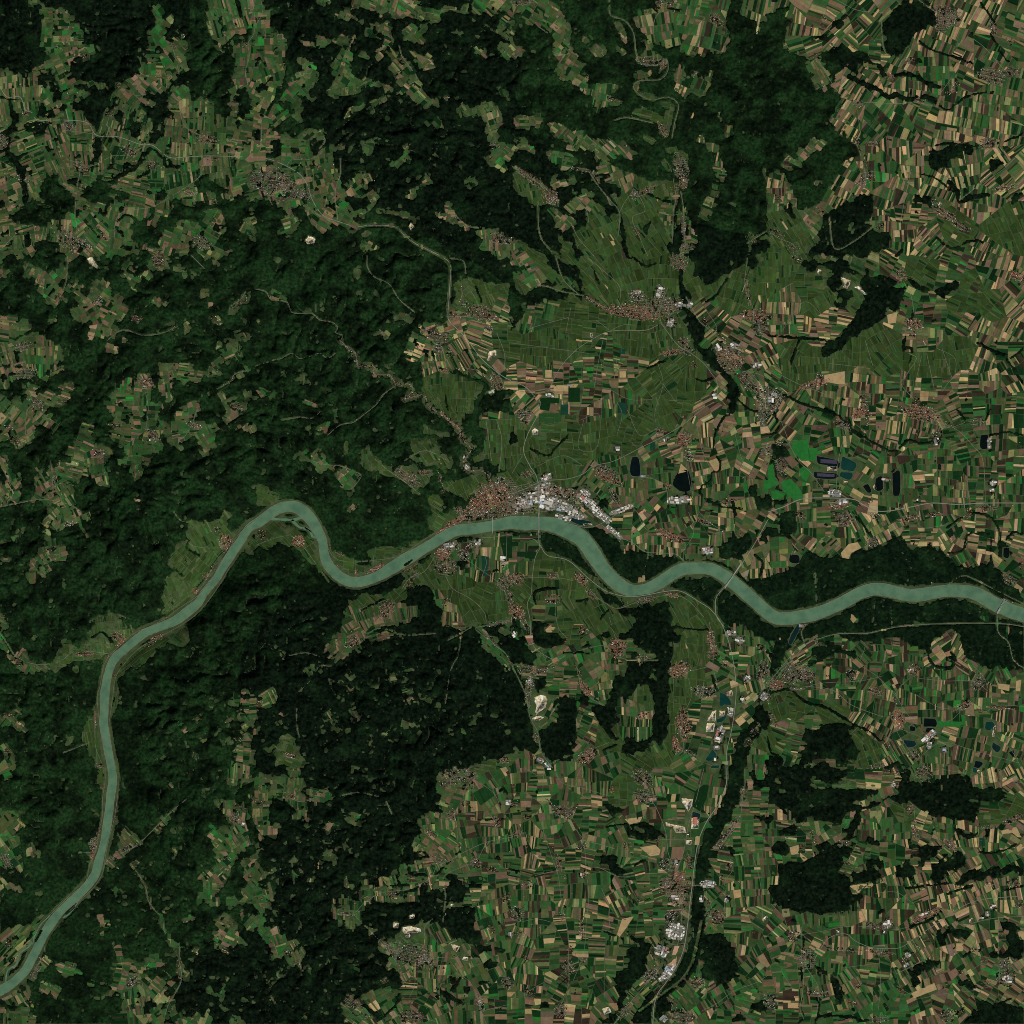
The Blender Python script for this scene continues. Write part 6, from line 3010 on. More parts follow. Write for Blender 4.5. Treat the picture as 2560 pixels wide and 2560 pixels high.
MAT_HIGHWAY = plain('motorway_asphalt', (0.15, 0.147, 0.122), (0.20, 0.195, 0.162), 0.01)
MAT_TRACK = plain('gravel_track', (0.095, 0.105, 0.055), (0.15, 0.145, 0.09), 0.01)
MAT_STREET = plain('street_asphalt', (0.115, 0.105, 0.085), (0.21, 0.195, 0.16), 0.02)
def quarry_build(nt, b):
    a = noise_mix(nt, 0.03, 5, 0.35, 0.65, (0.22, 0.175, 0.095), (0.47, 0.40, 0.255))
    c = noise_mix(nt, 0.009, 5, 0.50, 0.62, a, (0.60, 0.57, 0.48))
    d = noise_mix(nt, 0.013, 4, 0.60, 0.68, c, (0.075, 0.075, 0.045))
    nt.links.new(d, b.inputs['Base Color'])
    b.inputs['Roughness'].default_value = 0.95
    b.inputs['Specular IOR Level'].default_value = 0.1


MAT_QUARRY = mat('quarry_gravel', quarry_build)
MAT_BARE = plain('bare_red_earth', (0.26, 0.15, 0.09), (0.40, 0.25, 0.16), 0.012)
MAT_BANK = plain('bank_riprap', (0.055, 0.062, 0.038), (0.17, 0.15, 0.10), 0.012)
MAT_CONCRETE = plain('concrete', (0.20, 0.195, 0.175), (0.29, 0.28, 0.25), 0.05)
MAT_YARD = plain('paved_yard', (0.045, 0.052, 0.036), (0.20, 0.19, 0.16), 0.02)
MAT_WALL = plain('plaster_wall', (0.42, 0.40, 0.36), (0.60, 0.58, 0.53), 0.1)
MAT_PANEL = plain('solar_glass', (0.030, 0.028, 0.050), (0.050, 0.046, 0.075), 0.02, 0.3)
MAT_STEEL = plain('painted_steel', (0.16, 0.20, 0.22), (0.24, 0.27, 0.28), 0.1, 0.5)
MAT_HALL = [plain('white_hall_roof', (0.50, 0.475, 0.42), (0.72, 0.69, 0.63), 0.03),
            plain('pale_grey_hall_roof', (0.30, 0.285, 0.25), (0.43, 0.41, 0.37), 0.03),
            plain('grey_hall_roof', (0.14, 0.14, 0.13), (0.23, 0.225, 0.205), 0.03),
            plain('red_hall_roof', (0.30, 0.09, 0.06), (0.40, 0.14, 0.09), 0.03),
            plain('sand_hall_roof', (0.42, 0.36, 0.26), (0.54, 0.47, 0.36), 0.03),
            plain('blue_grey_hall_roof', (0.20, 0.26, 0.33), (0.28, 0.34, 0.40), 0.03)]
HALL_WORD = ['white', 'pale grey', 'dark grey', 'red', 'sand coloured', 'blue grey']


# ------------------------------------------------------------------ object helpers
def link(name, me, m=None, parent=None, kind=None):
    o = bpy.data.objects.new(name, me)
    col.objects.link(o)
    if m is not None:
        me.materials.append(m)
    if parent is not None:
        o.parent = parent
    if kind:
        o['kind'] = kind
    return o


def tag(o, label, cat=None, group=None, kind=None):
    o['label'] = label
    if cat:
        o['category'] = cat
    if group:
        o['group'] = group
    if kind:
        o['kind'] = kind
    return o


def mesh_np(name, co, faces_flat, loop_tot):
    me = bpy.data.meshes.new(name)
    nv, nl, nf = len(co), len(faces_flat), len(loop_tot)
    me.vertices.add(nv)
    me.vertices.foreach_set('co', np.asarray(co, np.float32).ravel())
    me.loops.add(nl)
    me.loops.foreach_set('vertex_index', np.asarray(faces_flat, np.int32))
    me.polygons.add(nf)
    st = np.zeros(nf, np.int32)
    st[1:] = np.cumsum(loop_tot)[:-1]
    me.polygons.foreach_set('loop_start', st)
    me.polygons.foreach_set('loop_total', np.asarray(loop_tot, np.int32))
    me.update(calc_edges=True)
    return me


def face_colours(me, cols):
    a = me.attributes.new('own_colour', 'FLOAT_COLOR', 'FACE')
    c = np.ones((len(cols), 4), np.float32)
    c[:, :3] = np.asarray(cols, np.float32)
    a.data.foreach_set('color', c.ravel())


def point_colours(me, cols):
    a = me.attributes.new('own_colour', 'FLOAT_COLOR', 'POINT')
    c = np.ones((len(cols), 4), np.float32)
    c[:, :3] = np.asarray(cols, np.float32)
    a.data.foreach_set('color', c.ravel())


def smooth(me):
    me.polygons.foreach_set('use_smooth', np.ones(len(me.polygons), bool))


class MB:
    """collects small polygons into one mesh"""
    def __init__(self):
        self.v, self.f, self.c = [], [], []

    def face(self, pts, c=None):
        n = len(self.v)
        self.v.extend(pts)
        self.f.append(range(n, n + len(pts)))
        self.c.append(c)

    def box(self, cx, cy, z0, z1, lx, ly, ang, c=None, bottom=False):
        ca, sa = math.cos(ang), math.sin(ang)
        q = [(cx + ca * a * lx / 2 - sa * b * ly / 2, cy + sa * a * lx / 2 + ca * b * ly / 2) for a, b in ((-1, -1), (1, -1), (1, 1), (-1, 1))]
        self.face([(x, y, z1) for x, y in q], c)
        for i in range(4):
            a, b = q[i], q[(i + 1) % 4]
            self.face([(a[0], a[1], z0), (b[0], b[1], z0), (b[0], b[1], z1), (a[0], a[1], z1)], c)

    def mesh(self, name):
        flat = [i for f in self.f for i in f]
        me = mesh_np(name, self.v, flat, [len(f) for f in self.f])
        if self.c and self.c[0] is not None:
            face_colours(me, self.c)
        return me


# ------------------------------------------------------------------ landmarks used in the labels (drawing coordinates)
LM = """1216,1248|the large riverside town at the bridge head
1590,785|the long red-roofed town below the northern vineyards
690,462|the upland town in the northwest fields
1112,1385|the south bank town facing the large riverside town
1695,2210|the southern town beside the wooded stream
1828,900|the round-plan town by the wooded stream in the vineyards
1950,1700|the town where the wooded southern stream meets the plain
1255,870|the vineyard village north of the large riverside town
560,1360|the old village on the outer side of the western river bend
748,1360|the village inside the hairpin bend of the river
1015,2385|the sprawling village at the edge of the southwestern forest
1495,1460|the village below the vineyards south of the big bridge
2305,1035|the big village in the eastern plain
1415,1850|the upland village between the woods south of the river
1765,1860|the long village on the vineyard slope above the southern plain
1700,1680|the village under the isolated wooded ridge
2250,1795|the street village in the southeastern plain
300,50|the upland forests on the northern edge
180,620|the western upland ponds and villages
1640,240|the looping valley of the northern stream
2350,60|the village in the northeastern corner
2500,180|the villages of the northeastern plateau
2400,380|the pale fields of the northeastern plateau
2080,740|the long wooded ridge among the eastern vineyards
2010,880|the village at the foot of the eastern vineyards
365,970|the upland village in the western clearing
115,960|the villages of the far western clearing
250,1650|the narrow vineyard valley in the west
880,1590|the hollow with two villages south of the river
150,2400|the lower southwestern river bank
560,2200|the village in the southwestern valley
590,2050|the upland village southwest of the great forest
330,2450|the farming village near the southern edge in the west
840,2040|the lone farm clearing inside the southwestern forest
1170,2160|the villages between forest and fields in the south
1430,2040|the village with the white shed in the southern fields
1420,2320|the hamlets of the southern field belt
1330,2500|the villages on the southern edge
1650,2340|the factory estate beside the southern wooded stream
1860,2280|the villages east of the southern wooded stream
2000,2350|the villages south of the southeastern forest
2290,2280|the street villages of the southeastern plain
2520,2440|the town in the southeastern corner
2290,1930|the village north of the two-lobed southeastern wood
2120,2110|the villages between the southeastern woods
1700,1320|the villages north of the river bend
2110,1290|the villages along the motorway in the east
2300,1380|the village at the edge of the eastern floodplain forest
2480,1450|the village by the river barrage
2060,1440|the eastern floodplain forest
2130,1690|the fortified-looking round village in the eastern plain
2460,1720|the villages on the eastern edge
1820,1740|the gravel pits beside the motorway
1360,1760|the big pale quarry
1450,700|the vineyard terraces north of the long red-roofed town
1770,450|the stream valley villages in the north
900,940|the deep wooded valleys west of the vineyards
760,640|the clearing by the road through the northern forest
1010,330|the clearings of the northern forest
430,620|the farms of the northwestern forest
1560,1180|the flooded gravel pit north of the riverside town
1450,1010|the vineyard plateau behind the large riverside town
2200,620|the vineyard terraces of the east"""
landmarks = []
for ln in LM.splitlines():
    a, b = ln.split('|')
    x, y = a.split(',')
    landmarks.append((float(x), float(y), b))


def where(p):
    """nearest landmark and the compass direction from it"""
    best = min(landmarks, key=lambda l: (l[0] - p[0]) ** 2 + (l[1] - p[1]) ** 2)
    dx, dy = p[0] - best[0], p[1] - best[1]
    d = math.hypot(dx, dy)
    if d < 30:
        return best[2], 'in', d
    k = int(((math.degrees(math.atan2(dx, -dy)) + 360 + 22.5) % 360) // 45)
    return best[2], ['north', 'northeast', 'east', 'southeast', 'south', 'southwest', 'west', 'northwest'][k], d


def short_where(p):
    n, d, _ = where(p)
    return ('in ' if d == 'in' else d + ' of ') + n


def cap(s, n=16):
    w = s.split()
    return ' '.join(w[:n])


used_labels = {}


def unique(lab):
    k = used_labels.get(lab, 0)
    used_labels[lab] = k + 1
    return k


# ------------------------------------------------------------------ ground sheet
G = 512
gv = np.linspace(0, 2560, G + 1)
ext = np.concatenate([[-6000, -2000, -500], gv, [3060, 4560, 8560]])
gx, gy = np.meshgrid(ext, ext)
inner = np.clip(gx, 1, 2559), np.clip(gy, 1, 2559)
gz = samp(H, *inner) - 1.6
co = np.stack([(gx - 1280) * 10, (1280 - gy) * 10, gz], -1).reshape(-1, 3)
n = len(ext)
idx = np.arange(n * n).reshape(n, n)
q = np.stack([idx[:-1, :-1], idx[1:, :-1], idx[1:, 1:], idx[:-1, 1:]], -1).reshape(-1, 4)
me = mesh_np('ground', co, q.ravel(), np.full(len(q), 4))
smooth(me)
vin = np.clip(blur(m_vine.astype(np.float32), 6) * 1.6, 0, 1)
var = lattice(N, 120, 21) * 0.5 + lattice(N, 300, 22) * 0.5
meadow = np.array([0.040, 0.062, 0.024])[None, None, :] * (1 + 0.35 * var[..., None])
gc = meadow * (1 - vin[..., None]) + np.array([0.040, 0.058, 0.025])[None, None, :] * vin[..., None]
ffl = np.clip(blur((f_for > 0.4).astype(np.float32), 3) * 1.3, 0, 1)[..., None]
gc = gc * (1 - ffl) + (np.array([0.030, 0.044, 0.020])[None, None, :] * (1 + 0.6 * var[..., None])) * ffl
tw = np.clip(m_town * 1.5, 0, 1)[..., None]
gc = gc * (1 - tw) + (np.array([0.030, 0.042, 0.019])[None, None, :] * (1 + 0.7 * var[..., None])) * tw
gcol = np.stack([samp(gc[..., k], *inner) for k in range(3)], -1).reshape(-1, 3)
point_colours(me, np.clip(gcol, 0.004, 1))
ground = link('ground', me, MAT_GROUND, kind='structure')
ground['label'] = 'rolling farmland and hills either side of the river'

# ------------------------------------------------------------------ parcels
PAL = {  # base colours (linear)
    'tan': (0.280, 0.203, 0.103), 'brown': (0.100, 0.068, 0.042), 'pink': (0.150, 0.104, 0.063), 'soil': (0.027, 0.020, 0.013),
    'olive': (0.056, 0.070, 0.027), 'green': (0.022, 0.066, 0.019), 'lush': (0.015, 0.106, 0.021), 'dark': (0.0050, 0.0215, 0.0068),
    'vine': (0.0240, 0.0455, 0.0120), 'pale': (0.130, 0.138, 0.056), 'blue': (0.007, 0.034, 0.020), 'mid': (0.026, 0.056, 0.018)}
MIX = {
    'l': 'green:5 lush:1.2 olive:2.6 mid:4 dark:2 brown:.9 pale:1 pink:.8',
    'm': 'green:3.2 olive:4 mid:3.2 dark:2.4 brown:1.5 pink:1.6 pale:1.1 lush:.4',
    'o': 'olive:3.4 pink:2.4 brown:1.6 mid:2.8 green:2.8 pale:1.4 dark:1.4',
    'b': 'tan:2.5 pale:1.5 olive:2.1 green:2.1 dark:2.6 mid:1.8 brown:2.2 soil:1.7 pink:1.9',
    'c': 'tan:1.1 pale:1.1 olive:2.4 green:2.9 dark:3.4 mid:2.8 brown:1.3 soil:1.5 pink:.7 lush:.2',
    'd': 'dark:3.6 soil:2.2 mid:2.6 olive:2 green:2.6 brown:1.1 tan:.8 pale:.8 lush:.5 pink:.5',
    'v': 'vine:12 mid:2.2 dark:.8 olive:.8 soil:.12 green:.4 tan:.05',
    'w': 'vine:9 mid:3 green:.5 dark:.4 olive:.4'}
mixes = {}
for k, s in MIX.items():
    mixes[k] = ([a.split(':')[0] for a in s.split()], [float(a.split(':')[1]) for a in s.split()])


def clip_half(poly, nx, ny, d):
    """part of a convex polygon with x*nx + y*ny <= d"""
    out = []
    n = len(poly)
    s = [p[0] * nx + p[1] * ny - d for p in poly]
    for i in range(n):
        a, b, sa, sb = poly[i], poly[(i + 1) % n], s[i], s[(i + 1) % n]
        if sa <= 0:
            out.append(a)
        if (sa < 0 < sb) or (sb < 0 < sa):
            t = sa / (sa - sb)
            out.append((a[0] + (b[0] - a[0]) * t, a[1] + (b[1] - a[1]) * t))
    return out


def inset(poly, d):
    n = len(poly)
    ar = sum(poly[i][0] * poly[(i + 1) % n][1] - poly[(i + 1) % n][0] * poly[i][1] for i in range(n))
    sg = 1 if ar > 0 else -1
    out = poly
    for i in range(n):
        a, b = poly[i], poly[(i + 1) % n]
        dx, dy = b[0] - a[0], b[1] - a[1]
        l = math.hypot(dx, dy)
        if l < 1e-6:
            continue
        nx, ny = dy / l * sg, -dx / l * sg
        out = clip_half(out, nx, ny, a[0] * nx + a[1] * ny - d)
        if len(out) < 3:
            return []
    return out


def ext_of(poly, u):
    s = [p[0] * u[0] + p[1] * u[1] for p in poly]
    return min(s), max(s)


def cut_many(poly, u, cuts):
    out = []
    rest = poly
    for c in cuts:
        a = clip_half(rest, u[0], u[1], c)
        rest = clip_half(rest, -u[0], -u[1], -c)
        if len(a) >= 3:
            out.append(a)
        if len(rest) < 3:
            return out
    out.append(rest)
    return out


def area(poly):
    n = len(poly)
    return abs(sum(poly[i][0] * poly[(i + 1) % n][1] - poly[(i + 1) % n][0] * poly[i][1] for i in range(n))) / 2


seeds = [o for o in ops if o[0] == 'S']
pos = np.array([o[1] for o in seeds])
block_occ = np.clip(f_for, 0, 1)
m_block = blur((m_river | m_pond | m_pit).astype(np.float32), 1) > 0.15
cut_segs = []
parcels = []                                   # (polygon, colour, length direction)
for si, o in enumerate(seeds):
    _, p, ang, sw, sl, kind = o
    if kind == 'b' and p[1] > 1600 and p[0] < 2150:
        kind = 'c'
    d = np.hypot(pos[:, 0] - p[0], pos[:, 1] - p[1])
    order = np.argsort(d)
    cell = [(0, 0), (2560, 0), (2560, 2560), (0, 2560)]
    cell = [(min(max(p[0] + a, 0), 2560), min(max(p[1] + b, 0), 2560)) for a, b in ((-190, -190), (190, -190), (190, 190), (-190, 190))]
    for j in order[1:40]:
        qx, qy = pos[j]
        nx, ny = qx - p[0], qy - p[1]
        cell = clip_half(cell, nx, ny, (qx * qx + qy * qy - p[0] ** 2 - p[1] ** 2) / 2)
        if len(cell) < 3:
            break
    if len(cell) < 3:
        continue
    a0 = math.radians(ang)
    wv = kind in 'vw'
    bl, bw = (sl / 10.0 * 1.15, 40) if not wv else (30, 24)           # block size in drawing units (10 m)
    if kind == 'l':
        bl, bw = 40, 40
    stack = [(cell, 0)]
    blocks = []
    while stack:
        b, depth = stack.pop()
        u = (math.cos(a0), math.sin(a0))
        v = (-u[1], u[0])
        u0, u1 = ext_of(b, u)
        v0, v1 = ext_of(b, v)
        j = math.radians(rng.gauss(0, 5))
        if depth < 9 and (u1 - u0 > 1.45 * bl or v1 - v0 > 1.45 * bw):
            if (u1 - u0) / bl > (v1 - v0) / bw:
                uu = (math.cos(a0 + j), math.sin(a0 + j))
                e0, e1 = ext_of(b, uu)
                c = e0 + (e1 - e0) * rng.uniform(.38, .62)
                parts_ = cut_many(b, uu, [c])
                cut_segs.append((b, uu, c, kind))
            else:
                vv = (-math.sin(a0 + j), math.cos(a0 + j))
                e0, e1 = ext_of(b, vv)
                c = e0 + (e1 - e0) * rng.uniform(.38, .62)
                parts_ = cut_many(b, vv, [c])
                cut_segs.append((b, vv, c, kind))
            for q_ in parts_:
                if len(q_) >= 3 and area(q_) > 4:
                    stack.append((q_, depth + 1))
        else:
            blocks.append(b)
    names, wts = mixes[kind]
    for b in blocks:
        b = inset(b, 0.42 if wv else 0.30)
        if len(b) < 3 or area(b) < 6:
            continue
        ba = a0 + math.radians(rng.gauss(0, 4))
        if kind in 'lo' and rng.random() < 0.3:
            ba += math.pi / 2
        elif kind in 'mbcd' and rng.random() < 0.05:
            ba += math.pi / 2
        u = (math.cos(ba), math.sin(ba))
        v = (-u[1], u[0])
        v0, v1 = ext_of(b, v)
        w = sw / 10.0 * rng.uniform(.62, 1.05)
        cuts, c = [], v0
        while True:
            c += max(1.6, w * math.exp(rng.gauss(0, .42)))
            if c > v1 - 0.6 * w:
                break
            cuts.append(c)
        tone = math.exp(rng.gauss(0, .12))
        bw_ = [w_ * math.exp(rng.gauss(0, .35 if wv else .75)) for w_ in wts]
        whole = kind in 'bcdm' and rng.random() < .72
        for st in cut_many(b, v, cuts):
            u0, u1 = ext_of(st, u)
            L = sl / 10.0 * .84
            cc, c = [], u0
            while not whole or u1 - u0 > 1.9 * L:
                c += L * rng.uniform(.55, 1.5)
                if c > u1 - 0.4 * L:
                    break
                cc.append(c)
            for f in cut_many(st, u, cc):
                f = inset(f, 0.10 if not wv else 0.14)
                if len(f) < 3 or area(f) < 2.5:
                    continue
                nm = rng.choices(names, bw_)[0]
                k = tone * math.exp(rng.gauss(0, .13)) if wv else tone * math.exp(rng.gauss(0, .16))
                base_c = PAL[nm]
                cvar = tuple(max(.003, x * k * (1 + rng.gauss(0, .07))) for x in base_c)
                parcels.append((f, cvar, u))

# wood edges follow the parcel boundaries: a parcel that is half wooded becomes wood or open land as a whole
arng = random.Random(12)
for f, c_, u_ in parcels:
    if area(f) > 260 or arng.random() < .18:
        continue
    mx0, my0 = sum(p[0] for p in f) / len(f), sum(p[1] for p in f) / len(f)
    px = np.array([mx0] + [p[0] * .8 + mx0 * .2 for p in f] + [p[0] * .45 + mx0 * .55 for p in f])
    py = np.array([my0] + [p[1] * .8 + my0 * .2 for p in f] + [p[1] * .45 + my0 * .55 for p in f])
    mean = float((samp(f_for, px, py) > .5).mean())
    if .12 < mean < .9:
        if mean < .5 and mean > .28:
            continue
        if mean > .5 and mean < .75 and samp(vin_f, [mx0], [my0])[0] > .4:
            continue
        if mean > .5 and samp(m_town, [mx0], [my0])[0] < .4:
            fill(f_for, f, 1.0)
        else:
            fill(f_for, f, 0.0)
speck2 = lattice(N, 260, 63) * 0.7 + lattice(N, 560, 64) * 0.8
f_for = f_for - np.clip((speck2 - (0.88 - 0.26 * broken + 0.18 * np.clip((xx - 1450) / 200, 0, 1))) * 5, 0, 1) - clear * 0.45 * np.clip(1.3 - (xx - 1300) / 600, .35, 1)
f_for = f_for + (np.random.RandomState(44).rand(N, N) - .5) * .3
for o in ops:
    if o[0] == 'T':
        line = [(p[0] + trj.gauss(0, 1.0), p[1] + trj.gauss(0, 1.0)) for p in smooth_line(o[2], 7)]
        for a, b in zip(line[:-1], line[1:]):
            if trj.random() > .28 and samp(m_town, [a[0]], [a[1]])[0] < .4:
                stroke(f_for, [a, b], max(2.0, o[1] * 1.9) * trj.uniform(.7, 1.4), 1.0)
f_for = cut_ways(f_for)
for o in ops:
    if o[0] == 'I':
        t = np.zeros((N, N), np.float32)
        fill(t, o[1], 1.0)
        f_for = np.maximum(f_for, blur(t, 1) * 1.2)
f_for = np.clip(f_for, 0, 1)

# single fields drawn on the map
KCOL = [('dark', .95), ('green', .75), ('brown', .95), ('blue', 1.0), ('tan', 1.02), ('lush', 1.0), ('pink', 1.2), ('pale', 1.1)]
KWORD = ['dark green', 'deep green', 'brown', 'blue green', 'tan stubble', 'bright green', 'reddish', 'pale green']
kparcels = []
for o in ops:
    if o[0] == 'K' and len(o[2]) >= 3:
        nm, k = KCOL[o[1]]
        kparcels.append((o[2], tuple(x * k for x in PAL[nm]), o[1]))


def in_frame(f):
    return True


cen = np.array([(sum(q_[0] for q_ in f[0]) / len(f[0]), sum(q_[1] for q_ in f[0]) / len(f[0])) for f in parcels])
vf = samp(f_for, cen[:, 0], cen[:, 1])
vb = samp(m_block.astype(np.float32), cen[:, 0], cen[:, 1])
vk = samp(m_k.astype(np.float32), cen[:, 0], cen[:, 1])
vt = samp(m_town, cen[:, 0], cen[:, 1])
kept = []
mb_f = m_block.astype(np.float32)
for i, f in enumerate(parcels):
    if vb[i] > 0.2 or vk[i] > 0.5:
        continue
    if vt[i] > 0.62 and rng.random() < 0.85:
        continue
    px = np.array([q_[0] for q_ in f[0]])
    py = np.array([q_[1] for q_ in f[0]])
    mx, my = (px + np.roll(px, 1)) / 2, (py + np.roll(py, 1)) / 2
    if vf[i] > 0.5 and samp(f_for, px, py).min() > 0.5:
        continue
    if max(samp(mb_f, px, py).max(), samp(mb_f, mx, my).max()) > 0.3:
        continue
    covered = float(np.mean(samp(f_for, np.concatenate([px, mx, [cen[i, 0]] * 2]), np.concatenate([py, my, [cen[i, 1]] * 2])) > .45))
    if covered > .55:
        continue
    vis = area(f[0]) * (1 - covered)
    kept.append((vis, f))
kept.sort(key=lambda t: -t[0])


def field_faces(f, u):
    """cut a parcel into pieces short enough to follow the relief"""
    v = (-u[1], u[0])
    out = []
    u0, u1 = ext_of(f, u)
    k = max(1, int((u1 - u0) / 10))
    for a in cut_many(f, u, [u0 + (u1 - u0) * i / k for i in range(1, k)]):
        if len(a) < 3:
            continue
        v0, v1 = ext_of(a, v)
        k2 = max(1, int((v1 - v0) / 12))
        out += [b for b in cut_many(a, v, [v0 + (v1 - v0) * i / k2 for i in range(1, k2)]) if len(b) >= 3]
    return out


class Fields:
    def __init__(self):
        self.p, self.tot, self.c = [], [], []

    def add(self, f, c, u):
        for a in field_faces(f, u):
            n = len(a)
            ar = sum(a[i][0] * a[(i + 1) % n][1] - a[(i + 1) % n][0] * a[i][1] for i in range(n))
            if ar > 0:
                a = a[::-1]
            self.p.extend(a)
            self.tot.append(n)
            self.c.append(c)

    def mesh(self, name, lift=0.0):
        a = np.array(self.p)
        z = hgt(a[:, 0], a[:, 1]) + 0.4 + lift
        co = np.stack([(a[:, 0] - 1280) * 10, (1280 - a[:, 1]) * 10, z], -1)
        me = mesh_np(name, co, np.arange(len(a)), self.tot)
        face_colours(me, self.c)
        return me


NK = len(kparcels)
for poly, c, k in kparcels:
    F = Fields()
    # ear pieces of a simple, mostly convex outline: fan about the centre
    cx0, cy0 = sum(p[0] for p in poly) / len(poly), sum(p[1] for p in poly) / len(poly)
    for i in range(len(poly)):
        a, b = poly[i], poly[(i + 1) % len(poly)]
        F.add([(cx0, cy0), a, b], c, (1.0, 0.0))
    o = link('field', F.mesh('field', .25), MAT_FIELD, ground)
    o['label'] = cap(KWORD[k] + ' field ' + short_where((cx0, cy0)))
for vis, (f, c, u) in kept[:300 - NK]:
    F = Fields()
    F.add(f, c, u)
    link('field', F.mesh('field'), MAT_FIELD, ground)
F = Fields()
for vis, (f, c, u) in kept[300 - NK:]:
    F.add(f, c, u)
o = link('field', F.mesh('field'), MAT_FIELD, ground, 'stuff')
o['label'] = 'thousands of smaller crop strips and vineyard plots across the land'
print('parcels', len(kept), 'faces', len(F.tot))

# ------------------------------------------------------------------ water
def ribbon(name, pts, widths, zs, m, parent=None, kind='structure'):
    L, R = offset_line(pts, widths)
    n = len(pts)
    v = []
    for i in range(n):
        x, y = wx(L[i])
        v.append((x, y, zs[i]))
        x, y = wx(R[i])
        v.append((x, y, zs[i]))
    fl = []
    for i in range(n - 1):
        fl += [2 * i, 2 * i + 2, 2 * i + 3, 2 * i + 1]
    me = mesh_np(name, v, fl, [4] * (n - 1))
    smooth(me)
    return link(name, me, m, parent, kind)


wob = np.random.RandomState(5).randn(len(riv_c))
zr = [RZ] * len(riv_c)
r0 = ribbon('river', riv_c, [w * 0.97 for w in riv_w], zr, MAT_RIVER)
r0['label'] = 'wide grey-green river winding from the lower left to the right edge'
for o in ops:
    if o[0] == 'A':
        pts = smooth_line(o[2], 8)
        ws = [o[1] * 6.4 * (1 + .25 * math.sin(i * 1.7)) for i in range(len(pts))]
        top = [RZ - .6 if o[1] > .35 else hz(p) + .5 for p in pts]
        a = ribbon('side_arm' if o[1] > .35 else 'stream', pts, ws, top, MAT_RIVER)
# stone banks, broken here and there
for side in (rl, rr):
    pts = [p for p in side]
    ws = [0.9 + 0.7 * abs(math.sin(i * .37) * math.sin(i * .11 + 1)) for i in range(len(pts))]
    b = ribbon('river_bank', pts, ws, [RZ + 1.2] * len(pts), MAT_BANK)
for o, poly, z in flat:
    if o[0] != 'P':
        continue
    sm = smooth_line(poly + [poly[0]], 6)[:-1]
    v = [(*wx(p), z - .5) for p in sm]
    ar = area(poly)
    cxy = (sum(p[0] for p in poly) / len(poly), sum(p[1] for p in poly) / len(poly))
    v.append((*wx(cxy), z - .5))
    n = len(sm)
    fl = []
    for i in range(n):
        fl += [n, (i + 1) % n, i]
    if sum(sm[i][0] * sm[(i + 1) % n][1] - sm[(i + 1) % n][0] * sm[i][1] for i in range(n)) < 0:
        fl = [fl[3 * (i // 3) + 2 - i % 3] for i in range(len(fl))]
    me = mesh_np('pond', v, fl, [3] * n)
    p = link('pond', me, MAT_POND[o[1]], kind='structure')
    p['label'] = cap(['black', 'dark blue', 'teal', 'dark teal'][o[1]] + ' pond ' + short_where(cxy))
    # pale gravel shore
    ring = sm + [sm[0]]
    ribbon('pond_shore', ring, [0.5] * len(ring), [z - .2] * len(ring), MAT_BANK)

# ------------------------------------------------------------------ quarries: benches stepping down
for o, poly, z in flat:
    if o[0] not in 'QO':
        continue
    cxy = (sum(p[0] for p in poly) / len(poly), sum(p[1] for p in poly) / len(poly))
    sm = []
    for i in range(len(poly)):
        a, b = poly[i], poly[(i + 1) % len(poly)]
        k = max(1, int(math.hypot(b[0] - a[0], b[1] - a[1]) / 2.2))
        for j in range(k):
            t = j / k
            sm.append((a[0] + (b[0] - a[0]) * t + rng.uniform(-.75, .75), a[1] + (b[1] - a[1]) * t + rng.uniform(-.75, .75)))
    n = len(sm)
    steps = [(1.0, .6)] if o[0] == 'O' else [(1.0, .6), (.88, .4), (.86, -7), (.66, -7.5), (.63, -15), (.42, -15.5), (.40, -22)]
    if o[0] == 'O':
        steps = [(1.0, .6), (.6, 3.5), (.3, 1.0)]
    v, fl, tot = [], [], []
    for k, (s, dz) in enumerate(steps):
        sh = 0 if k == 0 else 0.10 * math.sin(k * 2.1)
        for i, p in enumerate(sm):
            r = 1 + (0 if k == 0 else rng.uniform(-.06, .06))
            v.append((*wx((cxy[0] + (p[0] - cxy[0]) * s * r + sh * 8, cxy[1] + (p[1] - cxy[1]) * s * r)), z + dz + rng.uniform(-.6, .6)))
    for k in range(len(steps) - 1):
        for i in range(n):
            j = (i + 1) % n
            fl += [k * n + i, k * n + j, (k + 1) * n + j, (k + 1) * n + i]
            tot.append(4)
    v.append((*wx(cxy), z + steps[-1][1]))
    c = len(v) - 1
    for i in range(n):
        fl += [(len(steps) - 1) * n + i, (len(steps) - 1) * n + (i + 1) % n, c]
        tot.append(3)
    me = mesh_np('quarry', v, fl, tot)
    me.flip_normals()
    q_ = link('quarry' if o[0] == 'Q' else 'bare_earth', me, MAT_QUARRY if o[0] == 'Q' else MAT_BARE, kind='structure')
    q_['label'] = cap(('pale stepped gravel quarry ' if o[0] == 'Q' else 'bare reddish earth ') + short_where(cxy))

# ------------------------------------------------------------------ roads
for o in ops:
    if o[0] != 'R':
        continue
    pts = smooth_line(o[2], 5)
    a = np.array(pts)
    zs = hgt(a[:, 0], a[:, 1])
    water = samp((m_river | m_bay).astype(np.float32), a[:, 0], a[:, 1]) > 0.05
    zs = np.where(water, RZ + 11, zs)
    zz = zs.copy()
    for it in range(3):
        zz[1:-1] = (zz[:-2] + zz[1:-1] * 2 + zz[2:]) / 4
    zs = np.maximum(zs, zz) + 1.3
    w = {0.6: .45, 0.8: .6, 1: .78, 1.2: .95, 1.5: 1.15, 2: 1.3, 2.2: 1.6, 2.5: 1.75}[o[1]]
    ribbon('road', pts, [w] * len(pts), list(zs), MAT_HIGHWAY if o[1] >= 2 else MAT_ROAD)

